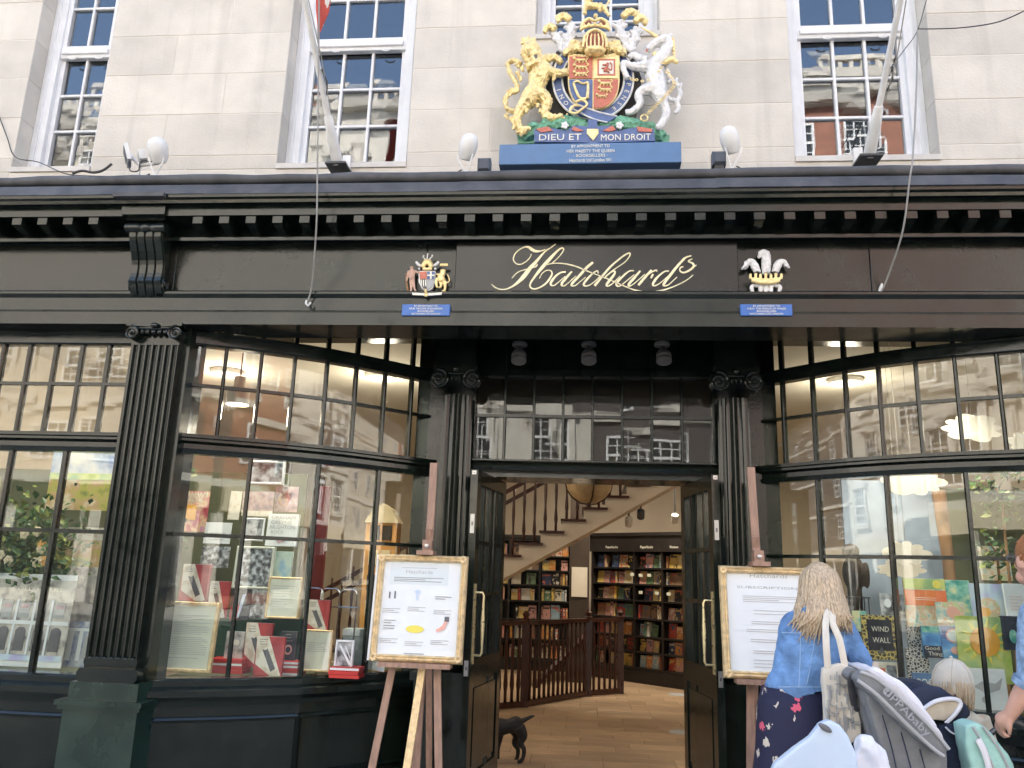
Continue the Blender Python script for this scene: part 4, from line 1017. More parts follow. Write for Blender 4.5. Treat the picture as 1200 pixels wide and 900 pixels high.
def board(name, label, cat, x0, y0, x1, y1, Y, m, th=.022, frame=None, prints=(), lean=-5, yaw=0, group=None, fw=.018):
    xc, yc = (x0+x1)/2, (y0+y1)/2
    a, b = P(x0, yc, Y).x, P(x1, yc, Y).x; zt, zb_ = P(xc, y0, Y).z, P(xc, y1, Y).z
    o = thing(name, label, cat, ((a+b)/2, Y, zb_), group)
    W, H = b-a, zt-zb_
    if frame:
        MB().bbox(a, a+fw, Y-.012, Y+th, zb_, zt, .005).bbox(b-fw, b, Y-.012, Y+th, zb_, zt, .005).bbox(a+fw, b-fw, Y-.012, Y+th, zt-fw, zt, .005).bbox(a+fw, b-fw, Y-.012, Y+th, zb_, zb_+fw, .005).build('frame', frame, o)
        MB().box(a+fw*.5, b-fw*.5, Y, Y+th*.8, zb_+fw*.5, zt-fw*.5).build('sheet', m, o)
    else:
        MB().box(a, b, Y, Y+th, zb_, zt).build('cover' if cat == 'book' else 'sheet', m, o)
        if cat == 'book': MB().box(a+.004, b-.002, Y+.004, Y+th-.004, zb_-.0, zt+.0012).build('pages', 'paper', o)
    for k, p in enumerate(prints):
        yy = Y-.0012*(1+k*.25)
        if p[0] == 't':
            _, s_, fx, fy, fs, pm = p[:6]; put_text(s_, a+W*fx, yy, zt-H*fy, H*fs, pm, o, extrude=.0004, width=(W*p[6] if len(p) > 6 else None), bold=.0)
        elif p[0] == 'l':      # lines of small illegible print
            _, fx0, fx1, fy0, fy1, n, pm = p; rr = random.Random(int(x0*7+y0))
            mb = MB()
            for q_ in range(n):
                if rr.random() < .08: continue
                z = zt-H*(fy0+(fy1-fy0)*q_/max(1, n-1)); e = fx1-rr.random()**3*(fx1-fx0)*.6
                mb.box(a+W*fx0, a+W*e, yy-.0003, yy+.001, z-.0016, z+.0016)
            tag(mb.build('print_lines', pm, o), kind='stuff')
        elif p[0] == 'p':      # polygon print
            _, pts, pm = p; MB().prism([(a+W*fx, zt-H*fy) for fx, fy in pts], yy-.0003, yy+.001).build('print', pm, o)
        elif p[0] == 'e':
            _, fx, fy, rx, ry, pm = p; MB().prism([(a+W*(fx+rx*math.cos(t)), zt-H*(fy+ry*math.sin(t))) for t in [2*math.pi*q_/20 for q_ in range(20)]][::-1], yy-.0003, yy+.001).build('print', pm, o)
        else:
            fx0, fy0, fx1, fy1, pm = p; MB().box(a+W*fx0, a+W*fx1, yy-.0003, yy+.001, zt-H*fy1, zt-H*fy0).build('print', pm, o)
    o.rotation_euler = (R(lean), 0, R(yaw)); return o

# ---- ledges and backs of the displays
def ledge(path, y_back):
    p2 = [(a+ .0, b+.035) for a, b in path]; poly = p2+[(path[-1][0], y_back), (path[0][0], y_back)]
    if path[-1][1] > y_back-.1: poly = p2+[(path[-1][0], max(y_back, path[-1][1]+.2)), (path[0][0], y_back)]
    MB().prismz(poly, Z_SILL1-.05, Z_SILL1-.012).build('display_ledge', 'display_green', B)
ledge(LB, 6.55); ledge(RB, 6.55); ledge(FL, 6.1); ledge(FR, 6.1)
xb0, xb1 = P(150, 650, 6.3).x, P(352, 650, 6.3).x
MB().box(xb0, xb1, 6.3, 6.33, Z_SILL1-.03, 2.28).build('display_back', 'display_green', B)
MB().box(xb1+.002, P(372, 650, 6.45).x, 6.45, 6.48, Z_SILL1-.03, 2.3).build('display_back', 'display_dark', B)
MB().box(FL[0][0], FL[-1][0]+.3, 6.1, 6.13, Z_SILL1-.03, 2.25).build('display_back', 'display_green', B)
xr0, xr1 = P(997, 620, 6.35).x, P(1112, 620, 6.35).x
MB().box(xr0, xr1, 6.5, 6.53, Z_SILL1-.03, 2.35).build('display_back', 'display_sky', B)
MB().box(xr1+.002, 4.6, 6.5, 6.53, Z_SILL1-.03, 2.3).build('display_back', 'display_green', B)
# dark panels added behind the transom and at the sides to keep it dark
MB().box(tx0-.1, tx1+.1, DH+.06, DH+.09, ZD+.02, 3.6).box(-1.2, dx0-.02, DH+.052, DH+.08, 0, 3.6).box(dx1+.02, 1.35, DH+.052, DH+.08, 0, 3.6).build('added_dark_panel', 'display_dark', B)

cap_book = (('p', [(0, 0), (.42, 0), (.98, .98), (.86, 1), (.62, 1), (.05, .72)], 'art_cream'), ('p', [(.24, .34), (.42, .30), (.78, .82), (.62, .90)], 'print_ink'), ('e', .33, .28, .10, .07, 'art_cream'), ('l', .12, .40, .08, .2, 3, 'print_ink'))
def novel(label, x0, y0, x1, y1, Y, **k): return board('book', label, 'book', x0, y0, x1, y1, Y, 'art_red', .03, prints=cap_book, group='red and cream novels in the window', **k)
board('framed_notice', 'large gold framed cream notice standing on the window ledge', 'notice', 187, 705, 251, 788, 5.42, 'cream_paper', .02, 'gilt_frame', [('l', .13, .88, .2, .8, 24, 'print_grey')], fw=.024)
board('card', 'pale blue card with a violet shape leaning by the pilaster', 'card', 172, 752, 195, 789, 5.30, 'art_paleblue', .006, prints=[('e', .1, .45, .36, .32, 'heraldic_blue')])
novel('red and cream novel standing highest behind the large framed notice', 211, 661, 243, 704, 5.75)
novel('red and cream novel half hidden beside large framed notice', 243, 681, 266, 724, 5.72)
board('photograph', 'black and white photograph of a group under the white card', 'photograph', 235, 640, 268, 665, 5.85, 'photo_bw', .006)
board('card', 'plain white card pinned above the group photograph', 'card', 239, 612, 270, 637, 5.85, 'paper', .006, prints=[('l', .2, .8, .5, .8, 3, 'print_grey')])
board('poster', 'pink and orange author poster on the green display back', 'poster', 208, 575, 243, 623, 5.9, 'art_pink', .008, prints=[('t', 'GRAHAM', .5, .09, .17, 'lettering', .86), ('t', 'GREENE', .42, .21, .17, 'lettering', .74), (.18, .35, .62, .72, 'sun_orange')], lean=-2)
board('card', 'narrow cream card beside the window bar', 'card', 268, 575, 281, 609, 5.9, 'art_cream', .006)
board('photograph', 'large grey mottled sheet in a pale frame at the top of the display', 'photograph', 291, 540, 334, 568, 5.95, 'photo_bw2', .008, frame='paper', lean=0)
board('picture', 'brown toned picture below the large grey mottled sheet', 'picture', 284, 576, 320, 605, 5.95, 'art_rose', .008, prints=[(.0, .78, 1, 1, 'art_cream')], lean=0)
board('picture', 'pink and grey picture beside the white novel', 'picture', 322, 570, 349, 600, 6.0, 'art_rose', .008, prints=[('e', .4, .5, .25, .3, 'art_pink')], lean=0)
board('book', 'white novel with grey title lettering', 'book', 312, 602, 348, 640, 5.9, 'paper', .03, prints=[('t', 'GRAHAM', .5, .12, .15, 'print_grey', .78), ('t', 'GREENE', .45, .27, .15, 'print_grey', .68), ('t', 'BRIGHTON', .5, .42, .15, 'print_grey', .82), ('t', 'ROCK', .35, .57, .15, 'print_grey', .42), ('p', [(.3, .8), (.6, .72), (.8, .78), (.45, .92)], 'art_rose')])
board('photograph', 'small photograph in a white mount above framed group', 'photograph', 285, 607, 309, 634, 5.9, 'photo_bw2', .006, 'paper', fw=.012)
board('framed_photograph', 'cream framed black and white group photograph', 'photograph', 274, 640, 319, 690, 5.72, 'photo_bw', .02, 'cream_paper', fw=.016)
board('book', 'pale green book with a map cover', 'book', 318, 646, 341, 682, 5.8, 'art_map', .02)
board('framed_notice', 'small gold framed notice beside the framed photograph', 'notice', 312, 676, 352, 725, 5.68, 'cream_paper', .018, 'gilt_frame', [('l', .15, .85, .22, .72, 9, 'print_grey')], fw=.014)
board('book', 'dark blue book with a red corner', 'book', 270, 690, 292, 726, 5.7, 'art_night', .03, prints=[('p', [(.0, .6), (.6, .5), (.45, 1), (0, 1)], 'art_red'), ('p', [(.55, .2), (.75, .15), (.5, .95), (.4, .95)], 'art_paleblue')])
board('photograph', 'square black and white photograph of a figure', 'photograph', 292, 690, 315, 725, 5.72, 'photo_bw', .006)
for k, (a, b, c, d, Y, lab) in enumerate(((249, 724, 305, 792, 6.0, 'low green display box behind the large notice'), (305, 724, 356, 792, 6.02, 'low green display box behind the red novels'))):
    A, Bx = P(a, 760, Y).x, P(c, 760, Y).x
    tag(MB().box(A, Bx-.004, Y, Y+.25, Z_SILL1-.012, P(a, 724, Y).z).build('display_box', 'display_box'), lab, 'box')
board('book', 'grey book with ring pattern leaning on green box', 'book', 263, 740, 284, 777, 5.66, 'art_house', .03, prints=[('e', .6, .35, .26, .16, 'print_grey'), ('e', .6, .35, .18, .10, 'art_cream'), ('e', .3, .65, .2, .13, 'print_grey')])
novel('red and cream novel behind the tallest red novel', 285, 730, 316, 782, 5.68)
novel('red and cream novel at the front of the ledge', 298, 746, 331, 792, 5.52)
board('book', 'plum coloured book with a pale swirl', 'book', 327, 740, 346, 777, 5.68, 'art_night', .03, prints=[('e', .55, .58, .24, .16, 'salmon'), ('e', .55, .58, .15, .1, 'art_night'), ('l', .3, .8, .1, .3, 3, 'print_grey')])
def stack(label, x0, x1, ytop, Y, n, m, dz=.024, d=.15):
    a, b = P(x0, 785, Y).x, P(x1, 785, Y).x; z = Z_SILL1-.011; top = P((x0+x1)/2, ytop, Y).z; n = max(1, round((top-z)/dz)); rr = random.Random(int(x0))
    for k in range(n):
        j = rr.uniform(-.006, .006)
        o = thing('book', 'red book lying in %s' % label if m == 'book_redstack' else 'grey book lying in %s' % label, 'book', ((a+b)/2, Y, z), label)
        MB().box(a+j, b+j, Y, Y+d, z+.001, z+dz-.001).build('cover', m, o)
        MB().box(a+j+.003, b+j-.003, Y-.001, Y+d-.01, z+.005, z+dz-.005).build('pages', 'paper' if rr.random() < .3 else m, o); z += dz
stack('a low stack beside the large framed notice', 244, 283, 773, 5.6, 4, 'book_redstack')
stack('a low stack beneath the plum coloured book', 325, 350, 774, 5.62, 4, 'book_redstack')
stack('a low stack under the small cream notice', 385, 420, 782, 5.62, 2, 'book_redstack')
stack('a tall stack behind the white bordered picture', 398, 419, 735, 5.95, 8, 'book_greystack', .05)
board('framed_notice', 'small cream notice in a thin gold frame by the book rack', 'notice', 354, 738, 388, 787, 5.68, 'cream_paper', .018, 'gilt_frame', [('l', .15, .85, .32, .52, 5, 'print_grey')], fw=.012)
board('picture', 'white bordered grey picture leaning on red books', 'picture', 392, 750, 414, 785, 5.7, 'photo_bw2', .015, 'paper', [('p', [(.2, .2), (.3, .2), (.9, .8), (.8, .85)], 'paper'), ('p', [(.5, .2), (.55, .2), (.85, .6), (.8, .6)], 'paper')], fw=.016)
novel('red and cream novel standing in the wire rack', 358, 703, 385, 740, 5.75)
board('notice', 'white sheet stuck inside the glass by the easel', 'notice', 427, 722, 458, 786, 5.98, 'paper', .003, prints=[('l', .15, .8, .1, .9, 16, 'print_grey')], lean=0, yaw=-40)
# wire rack
rk = thing('wire_rack', 'chrome wire book rack with looped ends', 'rack', (P(390, 760, 5.85).x, 5.85, Z_SILL1-.011))
for (px0, px1) in ((359, 378), (376, 398), (398, 418)):
    a, b = P(px0, 700, 5.85).x, P(px1, 700, 5.85).x; zt, zb_ = P(388, 690, 5.85).z, Z_SILL1-.011
    MB().tube([(a, 5.85, zb_), (a, 5.85, zt-.03), (a+.012, 5.85, zt-.008), (a+.03, 5.85, zt), (b-.03, 5.85, zt), (b-.012, 5.85, zt-.008), (b, 5.85, zt-.03), (b, 5.85, zb_)], .006, 6).build('loop', 'chrome', rk)
MB().tube([(P(359, 711, 5.85).x, 5.845, P(388, 711, 5.85).z), (P(420, 711, 5.85).x, 5.845, P(388, 711, 5.85).z)], .005, 6).build('cross_wire', 'chrome', rk)
# red curtain and model house in the bay, orange colour replacing a light inside
cx0, cx1 = P(371, 640, 6.5).x, P(384, 640, 6.5).x
tag(MB().prismz([(cx0+(cx1-cx0)*k/12, 6.42+.02*(k % 2)) for k in range(13)]+[(cx1, 6.47), (cx0, 6.47)], Z_SILL1-.01, 2.2).build('curtain', 'curtain_red'), 'dark red curtain hanging inside the bow window', 'curtain')
mh = P(442, 660, 6.5); mhz = P(442, 700, 6.5).z
MH = thing('model_house', 'tall orange model house with arched gable inside bow window', 'model', (mh.x, 6.6, Z_SILL1-.012))
w2 = .13; zt_ = P(442, 612, 6.5).z
plain('house_orange', (.62, .30, .08), .7, var=.2, vscale=10); plain('house_cream', (.70, .56, .34), .7)
MB().box(mh.x-w2, mh.x+w2, 6.56, 6.72, Z_SILL1-.012, zt_).build('wall', 'house_orange', MH)
MB().prism([(mh.x-w2-.015, zt_), (mh.x+w2+.015, zt_), (mh.x+w2*.6, zt_+.11), (mh.x, zt_+.16), (mh.x-w2*.6, zt_+.11)], 6.55, 6.73).build('gable', 'house_cream', MH)
for i in range(2):
    for j in range(4):
        MB().box(mh.x-.09+i*.1, mh.x-.01+i*.1, 6.552, 6.558, zt_-.14-j*.2, zt_-.02-j*.2).build('window', 'house_cream' if j % 2 else 'display_dark', MH)
# pendant drum lamp in the bay
pp = P(280, 458, 6.9)
PD = thing('pendant_lamp', 'white drum pendant lamp behind the upper panes of bow window', 'lamp', (pp.x, 6.9, pp.z))
smooth_obj(MB().lathe((pp.x, 6.9, pp.z), [(.09, -.13), (.10, -.13), (.10, .02), (.05, .03), (.05, .13), (.01, .14)], 24).build('shade', 'lamp_shade', PD))
MB().lathe((pp.x, 6.9, pp.z), [(.0, -.125), (.088, -.125), (.088, -.11), (0, -.11)], 20).build('diffuser', 'lamp_white', PD)
MB().tube([(pp.x, 6.9, pp.z+.13), (pp.x, 6.9, 3.6)], .006, 6).build('cord', 'cable_dark', PD)
for pos, e in (((pp.x, 6.9, pp.z-.2), 6),):
    l = bpy.data.lights.new('pendant_bulb', 'POINT'); l.energy = e; l.color = (1, .82, .6); l.shadow_soft_size = .08
    lo_ = bpy.data.objects.new('pendant_bulb', l); COL.objects.link(lo_); lo_.location = pos; adopt(lo_, PD)

# ---- right bow
def cloud(label, x0, y0, x1, y1, Y, m='cloud_board', seed=1):
    rr = random.Random(seed); a, b = P(x0, (y0+y1)/2, Y).x, P(x1, (y0+y1)/2, Y).x; zt, zb_ = P((x0+x1)/2, y0, Y).z, P((x0+x1)/2, y1, Y).z
    cx, cz_, rx, rz2 = (a+b)/2, (zt+zb_)/2, (b-a)/2, (zt-zb_)/2; pts = []
    n = 8
    for k in range(n*10):
        t = 2*math.pi*k/(n*10); tt = t+.22*math.sin(t*2+seed*1.7); bump_ = abs(math.sin(tt*n/2+seed))**.7*.27; s_ = .72+bump_+(.05*math.sin(t*3+seed))
        pts.append((cx+rx*s_*math.cos(t), cz_+rz2*s_*math.sin(t)))
    o = thing('cloud_cutout', label, 'cut-out', (cx, Y, zb_))
    MB().prism(pts[::-1], Y, Y+.012).build('board', m, o)
    MB().tube([(cx, Y+.006, zt-.02), (cx, Y+.006, 3.53)], .0015, 4).build('thread', 'cable', o)
cloud('peach cloud cut-out hanging at the top of the big panes', 1030, 548, 1110, 581, 6.05, seed=1)
cloud('peach cloud cut-out hanging lowest above picture books', 1032, 634, 1092, 664, 5.95, seed=2)
cloud('peach cloud cut-out tucked below the lowest hanging cloud', 1027, 655, 1086, 678, 6.1, seed=3)
cloud('pale cloud cut-out behind the small upper panes', 1104, 484, 1176, 519, 6.0, seed=4)
cloud('pale cloud cut-out at the far end of the upper panes', 1180, 504, 1235, 535, 5.8, seed=5)
tk = thing('paper_tree', 'brown paper tree trunk standing behind the picture books', 'cut-out', (P(1110, 650, 6.2).x, 6.2, Z_SILL1-.01))
px_ = P(1110, 650, 6.2).x
smooth_obj(MB().tube([(px_+.01, 6.2, Z_SILL1-.01), (px_-.005, 6.2, 1.3), (px_+.005, 6.2, 1.7), (px_-.02, 6.2, 2.25)], [.065, .045, .04, .05], 10).build('trunk', 'trunk_brown', tk))
def pb(label, x0, y0, x1, y1, Y, m, prints=(), **k): return board('picture_book', label, 'book', x0, y0, x1, y1, Y, m, .018, prints=prints, **k)
pb('orange picture book with green top strip and white title', 1062, 678, 1111, 735, 5.75, 'art_pastel', [(0, 0, 1, .22, 'art_lime'), (0, .24, 1, .56, 'art_orange'), ('e', .8, .11, .1, .09, 'sun_yellow'), ('l', .25, .78, .4, .44, 2, 'lettering')])
pb('pastel picture book overlapping the orange one', 1098, 706, 1131, 730, 5.68, 'art_pastel', [('e', .6, .5, .25, .3, 'salmon')])
pb('grey picture book with white drawings', 1032, 696, 1062, 724, 5.8, 'photo_bw2', [('e', .3, .4, .14, .18, 'paper'), ('e', .7, .6, .14, .16, 'print_ink')])
pb('dark picture book with golden leaf border and white title', 1012, 721, 1053, 773, 5.72, 'art_goldleaf', [(.14, .1, .86, .8, 'art_night'), ('t', 'WIND', .52, .32, .17, 'lettering', .5), ('t', 'WALL', .52, .57, .17, 'lettering', .5), ('p', [(.4, .86), (.6, .86), (.5, .7)], 'print_ink')])
pb('blue picture book with white lettering at its foot', 1082, 734, 1106, 771, 5.66, 'art_blue', [(0, 0, 1, .2, 'art_teal'), (0, .62, 1, 1, 'art_night'), ('t', 'Good', .42, .7, .17, 'lettering', .7), ('t', 'Thing', .55, .87, .17, 'lettering', .7)])
pb('blue picture book with a pink and white oval', 1105, 734, 1136, 772, 5.64, 'art_blue', [(0, 0, 1, .4, 'heraldic_blue'), ('e', .5, .3, .34, .22, 'salmon'), ('e', .5, .3, .29, .17, 'paper'), ('e', .5, .75, .22, .12, 'salmon')])
pb('black and white leaf patterned book below the blue ones', 1064, 760, 1090, 800, 5.7, 'art_leaf'); pb('black and white leaf patterned book under the title book', 1064, 728, 1083, 760, 5.8, 'art_leaf')
pb('leaf patterned book lying lowest by window bar', 1062, 796, 1100, 822, 5.66, 'art_leaf'); pb('orange and cream picture book beneath the golden leaf book', 1016, 776, 1054, 812, 5.66, 'art_cream', [(.1, .2, .6, .6, 'art_orange'), (.65, .1, .95, .9, 'photo_bw2')])
pb('bright blue picture book with orange shape near cap', 1072, 789, 1104, 826, 5.56, 'plaque_blue', [('e', .55, .7, .4, .3, 'art_orange'), ('t', 'BOO', .45, .3, .3, 'lettering', .6)])
pb('white picture book with grey whale drawing', 1138, 784, 1182, 838, 5.52, 'paper', [('p', [(.1, .4), (.35, .28), (.7, .32), (.92, .18), (.8, .45), (.45, .55)], 'print_grey'), ('e', .4, .68, .12, .08, 'print_grey')])
pb('pale pink book beside the dark end book', 1180, 684, 1206, 735, 5.62, 'paper', [('l', .2, .8, .3, .6, 5, 'salmon')])
pb('dark green book under the pale pink book', 1176, 722, 1200, 762, 5.58, 'art_night', [('e', .5, .6, .2, .2, 'art_teal')])
pb('pastel picture book with round hill and sky', 1140, 684, 1178, 732, 5.72, 'art_paleblue', [('e', .5, .62, .35, .28, 'art_pastel'), ('e', .35, .7, .2, .12, 'sun_orange'), (0, .86, 1, 1, 'art_lime')])
pb('green and white picture book hung above the hill book', 1150, 640, 1185, 680, 6.0, 'art_pastel'); pb('small teal box behind the golden leaf book', 1000, 716, 1016, 740, 5.85, 'art_teal')
pb('lime green strip board behind the pastel books', 1112, 680, 1140, 735, 5.9, 'art_teal')
# sun cut-out
so_ = P(1154, 752, 5.6); sr = abs(P(1176, 752, 5.6).x-so_.x)
sn = thing('sun_cutout', 'yellow sun cut-out with orange face and rays', 'cut-out', (so_.x, 5.6, so_.z-sr*2.2))
a0, b0 = so_.x-sr*1.45, so_.x+sr*1.35
MB().box(a0, b0, 5.603, 5.615, so_.z-sr*2.2, so_.z+sr*1.35).build('board', 'art_lime', sn)
for k in range(14):
    t = 2*math.pi*k/14; t1, t2 = t-.11, t+.11; r1, r2 = sr*.82, sr*1.3
    MB().prism([(so_.x+r1*math.cos(t1), so_.z+r1*math.sin(t1)), (so_.x+r2*math.cos(t), so_.z+r2*math.sin(t)), (so_.x+r1*math.cos(t2), so_.z+r1*math.sin(t2))][::-1], 5.598, 5.604).build('ray', 'sun_yellow', sn)
MB().lathe((so_.x, 5.601, so_.z), [(0, 0), (sr*.78, 0), (sr*.78, .008), (0, .01)], 28, (0, -1, 0)).build('face', 'sun_orange', sn)
# dark wire basket with a toy beside the first big pane
bk = P(1002, 700, 5.9)
WB = thing('wire_basket', 'dark wire basket with brown toys beside the sky panel', 'basket', (bk.x, 5.95, Z_SILL1-.011))
for k in range(7):
    x = bk.x-.09+k*.03
    MB().tube([(x, 5.9, Z_SILL1-.011), (x, 5.9, bk.z)], .004, 5).build('wire', 'cable_dark', WB)
for z in (bk.z, (bk.z+Z_SILL1)/2): MB().tube([(bk.x-.1, 5.9, z), (bk.x+.1, 5.9, z), (bk.x+.1, 6.05, z), (bk.x-.1, 6.05, z), (bk.x-.1, 5.9, z)], .005, 5).build('rim_wire', 'cable_dark', WB)
tz = P(1005, 672, 5.98)
ty = MB(); ty.ell((tz.x-.02, 6.0, tz.z), (.08, .07, .13)); ty.ell((tz.x-.03, 6.0, tz.z+.15), (.06, .06, .06)); ty.tube([(tz.x-.02, 6.0, Z_SILL1), (tz.x-.02, 6.0, tz.z)], .05, 8); ty.ell((tz.x+.05, 5.95, tz.z-.01), (.025, .025, .1))
tag(remesh(ty, 'soft_toy', 'display_dark', None, .012), 'dark soft toy standing in the wire basket', 'toy')

# ---- plants: leafy sprays inside the windows
plain('leaf_green', (.05, .12, .025), .45, var=.35, vscale=14, rnd=.3); plain('leaf_light', (.22, .26, .05), .45, rnd=.3); plain('petal', (.72, .62, .42), .6); plain('petal_orange', (.75, .38, .10), .6)
def spray(label, c, r, n, seed, flowers=0, pot=None):
    rr = random.Random(seed); o = thing('potted_plant', label, 'plant', (c[0], c[1], c[2]))
    for mk, frac in (('leaf_green', .7), ('leaf_light', .3)):
        mb = MB()
        for k in range(int(n*frac)):
            d = Vector((rr.gauss(0, .5), rr.gauss(0, .35), rr.gauss(.15, .5))); p = Vector(c)+Vector((d.x*r[0], d.y*r[1], d.z*r[2])); L = rr.uniform(.035, .075); dirv = Vector((rr.uniform(-1, 1), rr.uniform(-1, .4), rr.uniform(-.6, .9))).normalized(); s_ = dirv.orthogonal().normalized()*L*.3; up = dirv.cross(s_).normalized()*L*.1
            mb.add([p, p+dirv*L*.5+s_+up, p+dirv*L, p+dirv*L*.5-s_+up], [(0, 1, 2), (0, 2, 3)])
        tag(mb.build('foliage', mk, o), kind='stuff')
    if flowers:
        for k in range(flowers):
            p = Vector(c)+Vector((rr.uniform(-1, 1)*r[0]*.6, -r[1]*.5, rr.uniform(-.3, .9)*r[2]*.6)); mb = MB()
            for j in range(6): mb.ell(p+Vector((.022*math.cos(j), 0, .022*math.sin(j))), (.016, .01, .016), 8, 6)
            mb.ell(p+Vector((0, -.008, 0)), .012, 8, 6); mb.build('flower', rr.choice(('petal', 'petal_orange')), o)
    MB().tube([(c[0], c[1], pot if pot else c[2]-r[2]), (c[0]+.02, c[1], c[2]), (c[0]-.03, c[1], c[2]+r[2]*.6)], [.012, .008, .004], 6).build('stem', 'trunk_brown', o)
pt = P(28, 650, 5.6); spray('leafy plant with cream and orange flowers behind the flat window', (pt.x, 5.62, pt.z-.02), (.40, .22, .34), 1100, 4, 11, Z_SILL1)
pt = P(1175, 585, 5.75); spray('bright leafy branch hanging beside the cloud cut-outs', (pt.x, 5.8, pt.z), (.2, .15, .22), 150, 6, 0, Z_SILL1)
pt = P(1165, 648, 5.9); spray('small green plant behind the hill picture book', (pt.x, 5.9, pt.z), (.12, .1, .12), 90, 8, 0, Z_SILL1)
pt = P(196, 590, 5.6); spray('yellow green plant beside the author poster', (pt.x, 5.7, pt.z), (.1, .1, .3), 140, 9, 0, Z_SILL1)
# ---- posters in the flat window
hp = [(0, 0, 1, .06, 'paper'), (0, .9, 1, 1, 'paper'), ('t', 'OLD HOUSE', .62, .16, .055, 'lettering', .5)]
for i in range(5):
    hp.append((.06+i*.19, .30, .17+i*.19, .46, 'print_grey')); hp.append((.065+i*.19, .60, .175+i*.19, .80, 'print_ink')); hp.append(('e', .12+i*.19, .605, .055, .05, 'print_ink')); hp.append((.075+i*.19, .32, .155+i*.19, .36, 'art_rose'))
    hp.append((.02+i*.19, .27, .045+i*.19, .84, 'paper'))
hp.append((0, .49, 1, .53, 'paper')); hp.append((0, .84, 1, .9, 'art_paleblue'))
board('poster', 'large poster of a white house front with arched doorways', 'poster', -30, 672, 79, 786, 5.5, 'art_house', .008, prints=hp, lean=-4)
board('poster', 'blue toned poster of a house front beside the pilaster', 'poster', 62, 728, 112, 786, 5.6, 'art_bluehouse', .008, prints=[(.3, .2, .42, .8, 'paper'), (.55, .2, .64, .8, 'paper'), (.1, .14, .95, .2, 'paper'), (.68, .3, .88, .75, 'print_grey')], lean=-4)
board('poster', 'sepia poster of a dark garden above the blue poster', 'poster', 72, 664, 120, 728, 5.75, 'art_house', .008, lean=-3)
board('picture', 'landscape picture of a golden field under a cloudy sky', 'picture', 58, 524, 142, 598, 5.8, 'art_landscape', .01, prints=[(0, 0, 1, .42, 'art_sky'), (0, .42, 1, .52, 'art_lime')], lean=0)
board('picture', 'pale picture of a blossoming hill below the field', 'picture', 66, 618, 134, 668, 5.85, 'art_landscape', .01, prints=[(0, 0, 1, .3, 'art_cream')], lean=0)

# ---- small spotlights added in the bays to brighten the displays
def fill_spot(x, y, aim, e, label):
    z = 3.5; o = thing('fill_spotlight', label, 'spotlight', (x, y, z), 'spotlights added to light the window displays')
    d = (Vector(aim)-Vector((x, y, z-.12))).normalized()
    MB().tube([(x, y, 3.535), (x, y, z-.1)], .01, 6).build('stem', 'white_metal', o)
    smooth_obj(MB().lathe(Vector((x, y, z-.12)), [(.02, -.05), (.04, -.04), (.045, .06), (.04, .065), (.036, .05)], 16, d).build('lamp_head', 'white_metal', o))
    l = bpy.data.lights.new('fill_bulb', 'SPOT'); l.energy = e; l.color = (1, .9, .76); l.spot_size = R(95); l.spot_blend = .8; l.shadow_soft_size = .05
    lo_ = bpy.data.objects.new('fill_bulb', l); COL.objects.link(lo_); lo_.location = Vector((x, y, z-.12))+d*.07; lo_.rotation_euler = d.to_track_quat('-Z', 'Y').to_euler(); adopt(lo_, o)
for (x, y, aim, e) in ((-2.35, 5.62, (-2.4, 5.9, 1.1), 26), (-1.75, 5.95, (-1.9, 6.1, 1.1), 18), (1.95, 5.85, (2.0, 6.1, 1.2), 22), (2.5, 5.62, (2.5, 5.9, 1.1), 26), (-3.75, 5.5, (-3.8, 5.9, 1.2), 24)):
    fill_spot(x, y, aim, e, 'small white spotlight added to brighten the window display')
